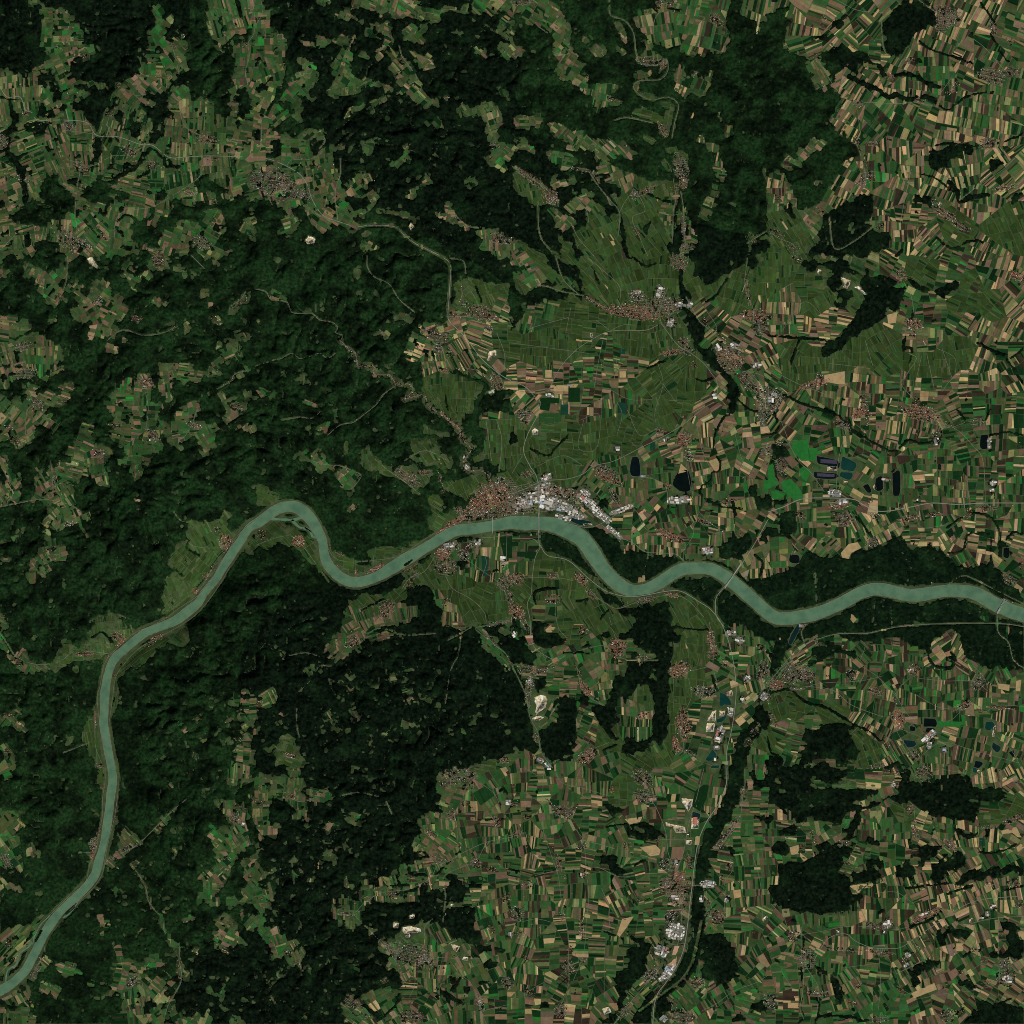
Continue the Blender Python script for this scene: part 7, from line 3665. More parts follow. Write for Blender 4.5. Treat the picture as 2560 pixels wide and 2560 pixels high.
# farm and vineyard tracks between the blocks of parcels
TR = MB()
trng = random.Random(3)
for b, u, c, kind in cut_segs:
    hit = []
    n = len(b)
    for i in range(n):
        p, q_ = b[i], b[(i + 1) % n]
        sp, sq = p[0] * u[0] + p[1] * u[1] - c, q_[0] * u[0] + q_[1] * u[1] - c
        if sp * sq < 0:
            t = sp / (sp - sq)
            hit.append((p[0] + (q_[0] - p[0]) * t, p[1] + (q_[1] - p[1]) * t))
    if len(hit) != 2 or trng.random() > (0.8 if kind in 'vw' else 0.5):
        continue
    (ax, ay), (bx, by) = hit
    L = math.hypot(bx - ax, by - ay)
    k = max(1, int(L / 6))
    w = (0.27 if kind in 'vw' else 0.26) * trng.uniform(.7, 1.3)
    nx, ny = -(by - ay) / (L + 1e-6) * w / 2, (bx - ax) / (L + 1e-6) * w / 2
    bend = trng.gauss(0, .02) * L
    row = []
    for i in range(k + 1):
        t = i / k
        x = ax + (bx - ax) * t + nx / w * 2 * bend * math.sin(math.pi * t)
        y = ay + (by - ay) * t + ny / w * 2 * bend * math.sin(math.pi * t)
        row.append((x, y))
    arr = np.array(row)
    hh = hgt(arr[:, 0], arr[:, 1]) + .75
    bad = samp(mb_f, arr[:, 0], arr[:, 1])
    for i in range(k):
        if bad[i] > .1 or bad[i + 1] > .1:
            continue
        p, q_ = row[i], row[i + 1]
        TR.face([(*wx((p[0] - nx, p[1] - ny)), hh[i]), (*wx((q_[0] - nx, q_[1] - ny)), hh[i + 1]),
                 (*wx((q_[0] + nx, q_[1] + ny)), hh[i + 1]), (*wx((p[0] + nx, p[1] + ny)), hh[i])])
link('farm_track', TR.mesh('farm_track'), MAT_TRACK, kind='structure')

# ------------------------------------------------------------------ woods
ins = f_for > 0.5
gyf, gxf = np.gradient(blur(f_for, 1))
gl = np.sqrt(gxf ** 2 + gyf ** 2) + 1e-4
near_in = np.zeros_like(ins)
for a in (-1, 0, 1):
    for b in (-1, 0, 1):
        near_in |= np.roll(np.roll(ins, a, 0), b, 1)
step = np.where(near_in & ~ins, np.clip((0.5 - f_for) / gl, 0.0, 0.75), 0.0)
r1 = np.random.RandomState(41)
jx = np.where(ins, r1.uniform(-.3, .3, (N, N)), gxf / gl * step)
jy = np.where(ins, r1.uniform(-.3, .3, (N, N)), gyf / gl * step)
PX = xx + 2 * jx
PY = yy + 2 * jy
edge_f = blur(ins.astype(np.float32), 1)
tall = 11 + 9 * np.clip(lattice(N, 100, 31) * .5 + .5, 0, 1) + r1.uniform(-6.5, 6.5, (N, N)) + lattice(N, 420, 32) * 4
stand = np.floor((lattice(N, 90, 33) + .6 * lattice(N, 210, 34)) * 2.6) / 2.6
tall = tall + stand * 9
tall = np.where(m_town > .3, tall * .45, tall)
tall = tall * np.clip(edge_f * 1.25, .45, 1)
PZ = H_land + np.where(ins, np.maximum(tall, 4), 0.6)

# connected woods
lab = np.zeros((N, N), np.int32)
parent = [0]


def root(a):
    while parent[a] != a:
        parent[a] = parent[parent[a]]
        a = parent[a]
    return a


prev = []
for y in range(N):
    row = ins[y].astype(np.int8)
    d = np.diff(np.concatenate([[0], row, [0]]))
    st, en = np.nonzero(d == 1)[0], np.nonzero(d == -1)[0]
    cur = []
    k = 0
    for a, b in zip(st, en):
        l = 0
        while k < len(prev) and prev[k][1] < a - 0:
            k += 1
        kk = k
        while kk < len(prev) and prev[kk][0] <= b:
            r_ = root(prev[kk][2])
            if l == 0:
                l = r_
            elif r_ != l:
                m_ = min(l, r_)
                parent[max(l, r_)] = m_
                l = m_
            kk += 1
        if l == 0:
            parent.append(len(parent))
            l = len(parent) - 1
        lab[y, a:b] = l
        cur.append((a, b, l))
    prev = cur
lut = np.array([root(i) for i in range(len(parent))])
lab = lut[lab]
cnt = np.bincount(lab.ravel())
cnt[0] = 0
WOODS = """110,110|R2|the dark conifer forest in the northwest corner
330,150|R2|the dark forest between two upland clearings in the north
640,130|R0|the forest north of the upland town
860,120|R2|the patchy forest on the northern edge
1050,230|R2|the forest with many clearings in the north
1150,420|R2|the large forest west of the looping northern stream
1480,180|R0|the gorge forest along the looping northern stream
1880,280|R0|the broad dark forest on the northern ridge
1850,480|R0|the dark forest south of the northern ridge
2260,60|R2|the compact dark forest near the northeastern corner
700,700|R0|the hill forest southwest of the upland town
950,760|R0|the large forest west of the vineyard basin
560,960|R0|the forest between the western clearings
200,740|R0|the forest of the far western valleys
120,1130|R0|the forest at the western edge
760,1160|R0|the forest above the hairpin bend
450,1230|R0|the forest north of the western gorge
240,1450|R0|the steep forest west of the river gorge
430,1600|R0|the steep forest inside the western river arc
150,1750|R0|the forest on the western edge south of the gorge
200,2050|R0|the forest west of the southwestern river reach
450,1950|R0|the forest east of the southwestern river reach
420,2250|R0|the forest south of the side valley in the southwest
620,2450|R2|the forest along the southern edge in the west
770,1800|R2|the great speckled forest southeast of the hairpin bend
1050,1750|R2|the great forest west of the big pale quarry
850,2100|R2|the great dark forest with one lone clearing
800,2420|R2|the southern part of the great dark forest
1340,1900|R2|the dark wood south of the big pale quarry
1600,1620|R2|the crescent wood on the isolated ridge
1500,1800|R2|the wood among the southern hill fields
2100,760|R2|the long diagonal wood among the eastern vineyards
1780,660|R2|the wooded hill north of the red-roofed town
1560,1400|R1|the floodplain forest on the inside of the big river bend
1720,1460|R1|the floodplain forest on the south bank below the bend
2080,1430|R1|the floodplain forest on the north bank in the east
2200,1570|R1|the patchy floodplain forest on the south bank in the east
2480,1600|R1|the oxbow forest near the barrage
1780,2060|R1|the stream forest in the south
1700,2420|R1|the stream forest on the southern edge
2100,1970|R2|the dark forest of the southeastern ridge
2050,2200|R2|the large dark forest in the southeast
2400,2000|R2|the oval dark forest in the southeast
1950,2080|R2|the northern fringe of the southeastern forest
1600,2440|R2|the dark wood west of the factory estate
1790,2410|R2|the square dark wood east of the factory estate
2500,2530|R2|the forest in the southeastern corner"""
wl = []
for ln in WOODS.splitlines():
    a, b, c = ln.split('|')
    x, y = a.split(',')
    wl.append((float(x), float(y), b, c))
BIG = 1500
big = cnt[lab] >= BIG
reg = np.full((N, N), -1, np.int32)
best = np.full((N, N), 1e18)
for k, (x, y, b, c) in enumerate(wl):
    d = (xx - x + 60 * lattice(N, 30, 50) * 1.0) ** 2 + (yy - y) ** 2
    m_ = d < best
    best[m_] = d[m_]
    reg[m_] = k
owner = np.where(ins, np.where(big, 1000000 + reg, lab), 0)
small_ids = [i for i in np.argsort(-cnt) if 0 < cnt[i] < BIG]
groves = [i for i in small_ids if cnt[i] >= 14 and True][:290]
gset = np.zeros(len(cnt) + 1, bool)
gset[groves] = True
owner = np.where(ins & ~big & ~gset[lab], 2000000, owner)      # tiny clumps: one object
c4 = np.stack([owner[:-1, :-1], owner[1:, :-1], owner[1:, 1:], owner[:-1, 1:]], -1)
qown = c4.max(-1)
vid = np.arange(N * N).reshape(N, N)
q4 = np.stack([vid[:-1, :-1], vid[1:, :-1], vid[1:, 1:], vid[:-1, 1:]], -1)
sel = qown > 0
qs, qo = q4[sel], qown[sel]
order = np.argsort(qo, kind='stable')
qs, qo = qs[order], qo[order]
bounds = np.nonzero(np.diff(qo))[0] + 1
starts = np.concatenate([[0], bounds])
ends = np.concatenate([bounds, [len(qo)]])
flatco = np.stack([(PX.ravel() - 1280) * 10, (1280 - PY.ravel()) * 10, PZ.ravel()], -1)
print('forest quads', len(qs), 'groves', len(groves))
gl_list = []
for a, b in zip(starts, ends):
    k = int(qo[a])
    f = qs[a:b]
    uq, inv = np.unique(f.ravel(), return_inverse=True)
    c_ = flatco[uq]
    if k >= 1000000:
        me = mesh_np('forest', c_, inv, np.full(b - a, 4))
    else:
        me = mesh_np('grove', c_, inv, np.full(b - a, 4))
    mc = c_.mean(0)
    p = (mc[0] / 10 + 1280, 1280 - mc[1] / 10)
    if k == 2000000:
        o = link('scattered_trees', me, MAT_CONIFER, kind='stuff')
        tag(o, 'hundreds of small tree clumps along lanes and between gardens')
    elif k >= 1000000:
        w_ = wl[k - 1000000]
        o = link('forest', me, CANOPY[w_[2]], kind='stuff')
        tag(o, cap(w_[3]))
    else:
        gl_list.append((me, p, cnt[k], c_))
gl_list.sort(key=lambda t: -t[2])
for me, p, n_, c_ in gl_list:
    lowland = hz(p) < 215
    o = link('grove', me, MAT_RIPARIAN if lowland else MAT_CONIFER, kind='stuff')
    e = np.linalg.eigvalsh(np.cov((c_[:, :2] - c_[:, :2].mean(0)).T) + np.eye(2))
    ratio = math.sqrt(e[1] / e[0])
    shape = 'thin winding belt of trees' if ratio > 3.5 else 'long narrow grove' if ratio > 2.2 else 'oval grove' if ratio > 1.4 else 'compact round grove'
    size = 'large ' if n_ > 400 else 'small ' if n_ < 60 else ''
    lb = size + shape + ' ' + short_where(p)
    i = unique(lb)
    tag(o, cap((['', 'second largest ', 'third largest ', 'fourth largest ', 'fifth largest '][i] if i < 5 else 'smaller ') + lb))

# ------------------------------------------------------------------ paved yards under the halls
YD = MB()
hrng = random.Random(17)
for o in ops:
    if o[0] != 'W' or o[5] < 3:
        continue
    c, s = math.cos(math.radians(o[4])), math.sin(math.radians(o[4]))
    ring = []
    for i in range(20):
        t = i / 20 * 2 * math.pi
        ct, st_ = math.cos(t), math.sin(t)
        e_ = 0.5
        a = math.copysign(abs(ct) ** e_, ct) * (o[2] + 1.5) * hrng.uniform(.86, 1.08)
        b = math.copysign(abs(st_) ** e_, st_) * (o[3] + 1.5) * hrng.uniform(.86, 1.08)
        ring.append((o[1][0] + a * c - b * s, o[1][1] + a * s + b * c))
    pr = None
    for k in (1.0, .66, .33):
        r_ = [(o[1][0] + (p[0] - o[1][0]) * k, o[1][1] + (p[1] - o[1][1]) * k) for p in ring]
        a = np.array(r_)
        zz = hgt(a[:, 0], a[:, 1]) + 1.0 + hash(o[1]) % 7 * .03
        cur = [(*wx(p), z) for p, z in zip(r_, zz)]
        bad = samp(m_river.astype(np.float32), a[:, 0], a[:, 1]) > .02
        if pr:
            for i in range(20):
                j = (i + 1) % 20
                if not (bad[i] or bad[j] or pbad[i] or pbad[j]):
                    YD.face([cur[i], cur[j], pr[j], pr[i]])
        pr, pbad = cur, bad
    YD.face(pr[::-1])
link('paved_yard', YD.mesh('paved_yard'), MAT_YARD, kind='structure')

# ------------------------------------------------------------------ halls
def hall_mesh(name, roof_mat, bays):
    """unit hall: walls, shallow gabled bays, an overhanging eave line"""
    m = MB()
    mi = []
    for i in range(bays):
        x0, x1 = -.5 + i / bays, -.5 + (i + 1) / bays
        xm = (x0 + x1) / 2
        for a, b in ((x0, xm), (xm, x1)):
            za, zb = (.8, 1.0) if a == x0 else (1.0, .8)
            m.face([(a, -.5, za), (b, -.5, zb), (b, .5, zb), (a, .5, za)])
            mi.append(0)
        for y in (-.5, .5):
            m.face([(x0, y, -.3), (x1, y, -.3), (x1, y, .8), (xm, y, 1.0), (x0, y, .8)])
            mi.append(1)
    for x in (-.5, .5):
        m.face([(x, -.5, -.3), (x, .5, -.3), (x, .5, .8), (x, -.5, .8)])
        mi.append(1)
    for y in (-.22, .22):                       # roof lights
        m.face([(-.38, y - .02, .955), (.38, y - .02, .955), (.38, y - .02, 1.04), (-.38, y - .02, 1.04)])
        m.face([(-.38, y + .02, .955), (-.38, y + .02, 1.04), (.38, y + .02, 1.04), (.38, y + .02, .955)])
        m.face([(-.38, y - .02, 1.04), (.38, y - .02, 1.04), (.38, y + .02, 1.04), (-.38, y + .02, 1.04)])
        mi += [2, 2, 2]
    me = m.mesh(name)
    me.materials.append(roof_mat)
    me.materials.append(MAT_WALL)
    me.materials.append(MAT_STEEL)
    me.polygons.foreach_set('material_index', mi)
    return me


def hall_parts(roof_mat, bays):
    wall, roof, out = MB(), MB(), []
    for i in range(bays):
        x0, x1 = -.5 + i / bays, -.5 + (i + 1) / bays
        xm = (x0 + x1) / 2
        for a, b in ((x0, xm), (xm, x1)):
            za, zb = (.8, 1.0) if a == x0 else (1.0, .8)
            roof.face([(a, -.505, za), (b, -.505, zb), (b, .505, zb), (a, .505, za)])
        for y in (-.5, .5):
            wall.face([(x0, y, -.3), (x1, y, -.3), (x1, y, .79), (xm, y, .99), (x0, y, .79)])
        lt = MB()
        lt.box(xm, 0, .98, 1.05, .05 / bays, .8, 0)
        m = lt.mesh('roof_light')
        m.materials.append(MAT_STEEL)
        out.append(('roof_light', m))
    for x in (-.5, .5):
        wall.face([(x, -.5, -.3), (x, .5, -.3), (x, .5, .79), (x, -.5, .79)])
    for nm_, mb_, mt_ in (('wall', wall, MAT_WALL), ('roof', roof, roof_mat)):
        m = mb_.mesh(nm_)
        m.materials.append(mt_)
        out.append((nm_, m))
    return out


halls = []
for o in ops:
    if o[0] != 'W':
        continue
    _, c0, rx_, ry_, ang, n_, _k = o
    n_ = max(1, int(n_ * .62 + .5))
    rx_, ry_ = max(rx_, 1.2) * 1.05, max(ry_, 1.2) * 1.05
    A = math.pi * rx_ * ry_ * (.40 if n_ > 3 else .8) / n_
    placed = []
    ca, sa = math.cos(math.radians(ang)), math.sin(math.radians(ang))
    for k in range(n_):
        a_ = A * math.exp(hrng.gauss(0, .75))
        a_ = min(a_, 190.0)
        asp = hrng.uniform(1.15, 2.6)
        L, W = math.sqrt(a_ * asp), math.sqrt(a_ / asp)
        L, W = max(L, 2.0), max(W, 1.5)
        if hrng.random() < .35:
            L, W = W, L
        for t in range(40):
            th, rr_ = hrng.uniform(0, 6.283), math.sqrt(hrng.random())
            u, v = rr_ * math.cos(th) * rx_, rr_ * math.sin(th) * ry_
            if all(abs(u - q_[0]) > (L + q_[2]) / 2 + .5 or abs(v - q_[1]) > (W + q_[3]) / 2 + .5 for q_ in placed):
                p = (c0[0] + u * ca - v * sa, c0[1] + u * sa + v * ca)
                if samp(m_river.astype(np.float32), [p[0]], [p[1]])[0] > .02 or samp(m_road.astype(np.float32), [p[0]], [p[1]])[0] > .5:
                    continue
                placed.append((u, v, L, W))
                cw = hrng.choices(range(6), (4.2, 3.4, 2.4, .35, 1.1, .6))[0]
                halls.append([L * W, p, L * 10, W * 10, -math.radians(ang), cw])
                break
halls.sort(key=lambda h: -h[0])
unit = {}
seen_lab = {}
HS = MB()
ROOFC = [(.62, .59, .53), (.37, .35, .31), (.19, .185, .17), (.34, .11, .07), (.48, .41, .30), (.24, .30, .36)]
for k, (a_, p, L, W, ang, cw) in enumerate(halls):
    x, y = wx(p)
    z = hz(p)
    hh = 8 + min(10, a_ / 8)
    if k < 300:
        bays = 1 if min(L, W) < 45 else 2 if L < 90 else 3
        key = (cw, bays, k < 40)
        if k < 40:                              # the biggest halls carry their roof, walls and roof lights as parts
            ob = bpy.data.objects.new('industrial_hall', None)
            if key not in unit:
                unit[key] = hall_parts(MAT_HALL[cw], bays)
        else:
            if key not in unit:
                unit[key] = hall_mesh('hall', MAT_HALL[cw], bays)
            ob = bpy.data.objects.new('industrial_hall', unit[key])
        col.objects.link(ob)
        if k < 40:
            for nm_, me_ in unit[key]:
                ch = bpy.data.objects.new(nm_, me_)
                col.objects.link(ch)
                ch.parent = ob
        ob.location = (x, y, z)
        ob.rotation_euler = (0, 0, ang)
        ob.scale = (L, W, hh)
        form = 'long' if max(L, W) / min(L, W) > 1.8 else 'broad'
        place = short_where(p)
        lb = HALL_WORD[cw] + ' roofed ' + form + ' hall ' + place
        i = unique(lb)
        rank = ['', 'second largest ', 'third largest ', 'fourth largest '][i] if i < 4 else 'smaller '
        grp = ('smaller ' if i >= 4 else '') + HALL_WORD[cw] + ' roofed ' + form + ' halls ' + place if i >= 4 else 'halls ' + where(p)[0]
        tag(ob, cap(rank + lb), 'hall', grp)
    else:
        HS.box(x, y, z - 3, z + hh, L, W, ang, ROOFC[cw])
o = link('industrial_hall', HS.mesh('industrial_hall'), MAT_ROOF, kind='stuff')
tag(o, 'smallest sheds and outbuildings scattered around the halls')
print('halls', len(halls))

# ------------------------------------------------------------------ houses and streets
def add_house(m, x, y, z, L, W, eave, ridge, ang, roof, wall):
    ca, sa = math.cos(ang), math.sin(ang)

    def P(a, b, c):
        return (x + ca * a - sa * b, y + sa * a + ca * b, z + c)
    l, w = L / 2, W / 2
    m.face([P(-l, -w, eave), P(l, -w, eave), P(l, 0, ridge), P(-l, 0, ridge)], roof)
    m.face([P(l, w, eave), P(-l, w, eave), P(-l, 0, ridge), P(l, 0, ridge)], roof)
    m.face([P(-l, -w, -2), P(l, -w, -2), P(l, -w, eave), P(-l, -w, eave)], wall)
    m.face([P(l, w, -2), P(-l, w, -2), P(-l, w, eave), P(l, w, eave)], wall)
    m.face([P(l, -w, -2), P(l, w, -2), P(l, w, eave), P(l, 0, ridge), P(l, -w, eave)], wall)
    m.face([P(-l, w, -2), P(-l, -w, -2), P(-l, -w, eave), P(-l, 0, ridge), P(-l, w, eave)], wall)


ROOF = {'red': (.29, .105, .062), 'rust': (.20, .085, .052), 'brown': (.115, .084, .060), 'grey': (.19, .165, .13), 'pale': (.40, .345, .27), 'white': (.58, .55, .49)}
RMIX = {'r': 'red:2.4 rust:3 brown:3 grey:1.6 pale:1 white:.25', 'R': 'red:4 rust:4 brown:2 grey:1 pale:.9 white:.2',
        'm': 'red:1.2 rust:2 brown:3 grey:2.6 pale:1.4 white:.4', 'g': 'rust:.8 brown:1.8 grey:3 pale:2.4 white:1.1'}
houses = []
srng = random.Random(23)
ST = MB()


def street(pts, w):
    a = np.array(pts)
    z = hgt(a[:, 0], a[:, 1]) + .95
    bad = samp((m_river | m_bay).astype(np.float32), a[:, 0], a[:, 1]) > .02
    for i in range(len(pts) - 1):
        if bad[i] or bad[i + 1]:
            continue
        p, q_ = pts[i], pts[i + 1]
        d = math.hypot(q_[0] - p[0], q_[1] - p[1]) or 1
        nx, ny = -(q_[1] - p[1]) / d * w / 2, (q_[0] - p[0]) / d * w / 2
        ST.face([(*wx((p[0] - nx, p[1] - ny)), z[i]), (*wx((q_[0] - nx, q_[1] - ny)), z[i + 1]),
                 (*wx((q_[0] + nx, q_[1] + ny)), z[i + 1]), (*wx((p[0] + nx, p[1] + ny)), z[i])])


def house_at(p, ang, style):
    names_, w_ = RM[style]
    nm = srng.choices(names_, w_)[0]
    if style == 'R':
        L, W = srng.uniform(15, 34), srng.uniform(11, 17)
    elif style == 'r':
        L, W = srng.uniform(13, 29), srng.uniform(9, 13)
    else:
        L, W = srng.uniform(11, 21), srng.uniform(9, 13)
    if srng.random() < .05:
        L, W = L * 1.6, W * 1.35
    houses.append([L * W, p, L, W, ang, nm])


RM = {}
for k, s in RMIX.items():
    RM[k] = ([a.split(':')[0] for a in s.split()], [float(a.split(':')[1]) for a in s.split()])
for o in ops:
    if o[0] == 'H':
        _, c0, rx_, ry_, ang, n_, style = o
        a = math.radians(ang)
        ca, sa = math.cos(a), math.sin(a)
        n_ = int(n_ * (.95 if style in 'Rg' else .8))
        rx_, ry_ = rx_ * 1.22, ry_ * 1.3
        Aell = math.pi * rx_ * ry_
        s_ = math.sqrt(Aell * 1.25 / max(n_, 1))
        s_ = max(s_, 1.5)
        row, gap = s_ * 1.35, s_ / 1.35
        nv = int(ry_ * 1.15 / row) + 1
        nu = int(rx_ * 1.15 / gap) + 1
        wave = srng.uniform(0, 6.28)

        def loc(u, v):
            v = v + .10 * ry_ * math.sin(u / (rx_ + 1) * 2.2 + wave)
            return (c0[0] + u * ca - v * sa, c0[1] + u * sa + v * ca)
        for iv in range(-nv, nv + 1):
            for iu in range(-nu, nu + 1):
                u = iu * gap + srng.gauss(0, gap * .24)
                v = iv * row + srng.gauss(0, row * .16)
                e_ = (u / rx_) ** 2 + (v / ry_) ** 2
                if e_ > 1.3 or srng.random() > (1.0 if e_ < .3 else 1.0 - (e_ - .3) / 1.05):
                    continue
                house_at(loc(u, v), -a + (math.pi / 2 if srng.random() < .4 else 0) + srng.gauss(0, .08), style)
        if n_ >= 55:
            k = 2 if row < 5 else 1
            for iv in range(-nv, nv + 1, k):
                v = (iv + .5) * row
                if abs(v) < ry_:
                    ext_ = rx_ * math.sqrt(1 - (v / ry_) ** 2)
                    st_ = max(2, int(ext_ * 2 / 5))
                    street([loc(-ext_ + 2 * ext_ * i / st_, v) for i in range(st_ + 1)], .62)
            for t in range(max(1, int(rx_ / 11))):
                u = srng.uniform(-.7, .7) * rx_
                ext_ = ry_ * math.sqrt(max(.05, 1 - (u / rx_) ** 2))
                st_ = max(2, int(ext_ * 2 / 5))
                street([loc(u + srng.gauss(0, .2), -ext_ + 2 * ext_ * i / st_) for i in range(st_ + 1)], .55)
    elif o[0] == 'N':
        pts = smooth_line(o[4], 3)
        for k in range(o[2]):
            i = srng.randrange(len(pts) - 1)
            p, q_ = pts[i], pts[i + 1]
            d = math.hypot(q_[0] - p[0], q_[1] - p[1]) or 1
            nx, ny = -(q_[1] - p[1]) / d, (q_[0] - p[0]) / d
            off = srng.choice((-1, 1)) * (1.2 + abs(srng.gauss(0, o[1] * 1.1)))
            t = srng.random()
            house_at((p[0] + (q_[0] - p[0]) * t + nx * off, p[1] + (q_[1] - p[1]) * t + ny * off), -math.atan2(q_[1] - p[1], q_[0] - p[0]), o[3])
        street(smooth_line(o[4], 5), .9)
for k in range(1500):                              # lone farmsteads, mostly in the uplands
    p = (srng.uniform(10, 1450), srng.uniform(10, 2550)) if srng.random() < .7 else (srng.uniform(1200, 2550), srng.uniform(10, 2550))
    if samp(f_for, [p[0]], [p[1]])[0] > .2 or samp(m_vine.astype(np.float32), [p[0]], [p[1]])[0] > .5:
        continue
    a_ = srng.uniform(0, 3.1)
    for j in range(srng.choice((1, 2, 3))):
        house_at((p[0] + srng.gauss(0, 1.6), p[1] + srng.gauss(0, 1.6)), a_ + (1.57 if srng.random() < .5 else 0), 'r')
pp = np.array([h[1] for h in houses])
okh = (samp((m_river | m_bay | m_pond).astype(np.float32), pp[:, 0], pp[:, 1]) < .02) & (samp(f_for, pp[:, 0], pp[:, 1]) < .6) & \
      (pp.min(1) > 2) & (pp.max(1) < 2558) & (samp(m_road.astype(np.float32), pp[:, 0], pp[:, 1]) < .8)
zz = hgt(pp[:, 0], pp[:, 1])
houses = [h + [z] for h, ok_, z in zip(houses, okh, zz) if ok_]
houses.sort(key=lambda h: -h[0])
print('houses', len(houses))
unit_h = {}
HM = MB()
WALLC = (.40, .37, .32)
ROOFWORD = {'red': 'red', 'rust': 'rust red', 'brown': 'brown', 'grey': 'grey', 'pale': 'pale', 'white': 'white'}
for k, (a_, p, L, W, ang, nm, z) in enumerate(houses):
    x, y = wx(p)
    if k < 300:
        if nm not in unit_h:
            m = MB()
            add_house(m, 0, 0, 0, 1, 1, .62, 1.0, 0, ROOF[nm], WALLC)
            unit_h[nm] = m.mesh('house')
            unit_h[nm].materials.append(MAT_ROOF)
        ob = bpy.data.objects.new('house', unit_h[nm])
        col.objects.link(ob)
        ob.location = (x, y, z)
        ob.rotation_euler = (0, 0, ang)
        ob.scale = (L, W, 12.5)
        lm = where(p)
        g_ = ROOFWORD[nm] + '-roofed big houses ' + short_where(p)
        tag(ob, cap('one of the biggest ' + ROOFWORD[nm] + '-roofed houses ' + short_where(p)), 'house', g_)
    else:
        e_ = srng.uniform(4.5, 7)
        c_ = ROOF[nm]
        f_ = srng.uniform(.8, 1.3)
        add_house(HM, x, y, z, L, W, e_, e_ + W * .33, ang, tuple(v * f_ for v in c_), WALLC)
o = link('house', HM.mesh('house'), MAT_ROOF, kind='stuff')
tag(o, 'thousands of smaller houses in the towns and villages')
link('street', ST.mesh('street'), MAT_STREET, kind='structure')

# ------------------------------------------------------------------ bridges
def bridge(a, b, width, label):
    (ax, ay), (bx, by) = wx(a), wx(b)
    L = math.hypot(bx - ax, by - ay)
    ang = math.atan2(by - ay, bx - ax)
    root_ = bpy.data.objects.new('road_bridge', None)
    col.objects.link(root_)
    root_.location = ((ax + bx) / 2, (ay + by) / 2, RZ)
    root_.rotation_euler = (0, 0, ang)
    tag(root_, label, 'bridge')
    m = MB()
    m.box(0, 0, 9.4, 11.6, L, width, 0)
    link('deck', m.mesh('deck'), MAT_CONCRETE, root_)
    for s in (-1, 1):
        m = MB()
        m.box(0, s * (width / 2 - .5), 11.6, 13.0, L, .8, 0)
        link('railing', m.mesh('railing'), MAT_STEEL, root_)
    k = max(3, int(L / 70))
    pier = MB()
    pier.box(0, 0, -8, 9.4, 5, width * .8, 0)
    pm = pier.mesh('pier')
    pm.materials.append(MAT_CONCRETE)
    for i in range(1, k):
        o_ = bpy.data.objects.new('pier', pm)
        col.objects.link(o_)
        o_.parent = root_
        o_.location = (-L / 2 + L * i / k, 0, 0)
    return root_


bridge((1347.2, 1282), (1347.2, 1332), 20, 'long straight road bridge south of the large riverside town')
bridge((1856.6, 1403.5), (1812, 1471), 24, 'motorway bridge crossing the river diagonally below the big bend')
bridge((1231, 1293), (1230.6, 1334), 14, 'narrow older bridge beside the south bank town')

# ------------------------------------------------------------------ river barrage
A_, B_ = (2514, 1497), (2493, 1534)
(ax, ay), (bx, by) = wx(A_), wx(B_)
L = math.hypot(bx - ax, by - ay)
dam = bpy.data.objects.new('river_barrage', None)
col.objects.link(dam)
dam.location = ((ax + bx) / 2, (ay + by) / 2, RZ)
dam.rotation_euler = (0, 0, math.atan2(by - ay, bx - ax))
tag(dam, 'pale concrete barrage with gates and power house across the river', 'dam')
m = MB()
m.box(L * .32, 0, -6, 20, L * .34, 40, 0)
m.box(L * .32, 0, 20, 24, L * .30, 18, 0)
link('power_house', m.mesh('power_house'), MAT_CONCRETE, dam)
pm = MB()
pm.box(0, 0, -6, 19, 8, 46, 0)
pm = pm.mesh('weir_pier')
pm.materials.append(MAT_CONCRETE)
gm = MB()
gm.box(0, 0, -6, 7, L * .085 - 8, 6, 0)
gm = gm.mesh('gate')
gm.materials.append(MAT_STEEL)
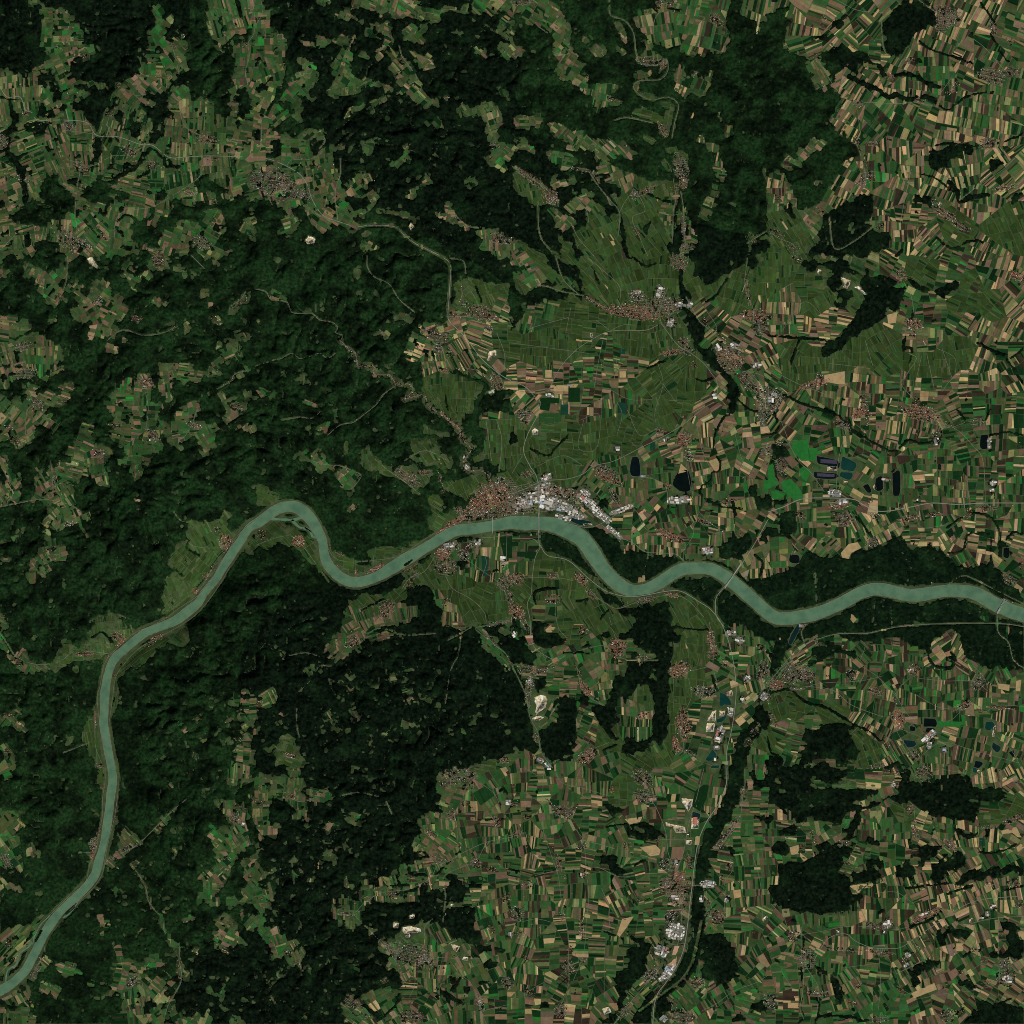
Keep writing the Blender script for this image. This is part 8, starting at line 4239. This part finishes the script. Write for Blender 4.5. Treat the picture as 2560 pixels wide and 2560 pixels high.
for i in range(7):
    o = bpy.data.objects.new('weir_pier', pm)
    col.objects.link(o)
    o.parent = dam
    o.location = (-L * .36 + i * L * .085, 0, 0)
    if i < 6:
        o = bpy.data.objects.new('gate', gm)
        col.objects.link(o)
        o.parent = dam
        o.location = (-L * .36 + (i + .5) * L * .085, 4, 0)
for s in (-1, 1):
    m = MB()
    m.box(-L * .42 - s * 14, 0, -6, 9, 8, 190, 0)
    link('lock_wall', m.mesh('lock_wall'), MAT_CONCRETE, dam)
m = MB()
m.box(-L * .1, -14, 12, 14, L * .78, 8, 0)
link('service_bridge', m.mesh('service_bridge'), MAT_CONCRETE, dam)

# ------------------------------------------------------------------ floating solar arrays
word = ['northern floating solar array of dark panel rows on the blue pond', 'southern floating solar array of dark panel rows on the blue pond']
ki = 0
for o in ops:
    if o[0] != 'X':
        continue
    (x0, y0), (x1, y1) = o[1], o[2]
    z = min(hz(((x0 + x1) / 2, (y0 + y1) / 2)), hz((x0, y0))) + .2
    r_ = bpy.data.objects.new('floating_solar_array', None)
    col.objects.link(r_)
    cx_, cy_ = wx(((x0 + x1) / 2, (y0 + y1) / 2))
    r_.location = (cx_, cy_, z)
    r_.rotation_euler = (0, 0, math.radians(-3))
    tag(r_, word[ki], 'solar array')
    ki += 1
    LX, LY = (x1 - x0) * 10, (y1 - y0) * 10
    rows = 6
    m = MB()
    h_ = LY / rows
    m.face([(-LX / 2, -h_ * .38, .3), (LX / 2, -h_ * .38, .3), (LX / 2, h_ * .38, 2.2), (-LX / 2, h_ * .38, 2.2)])
    m.face([(LX / 2, h_ * .38, 2.2), (-LX / 2, h_ * .38, 2.2), (-LX / 2, h_ * .38, 0), (LX / 2, h_ * .38, 0)])
    m.box(0, -h_ * .38, -.4, .3, LX, 1.0, 0)
    pm = m.mesh('panel_row')
    pm.materials.append(MAT_PANEL)
    for i in range(rows):
        q_ = bpy.data.objects.new('panel_row', pm)
        col.objects.link(q_)
        q_.parent = r_
        q_.location = (0, -LY / 2 + (i + .5) * h_, 0)
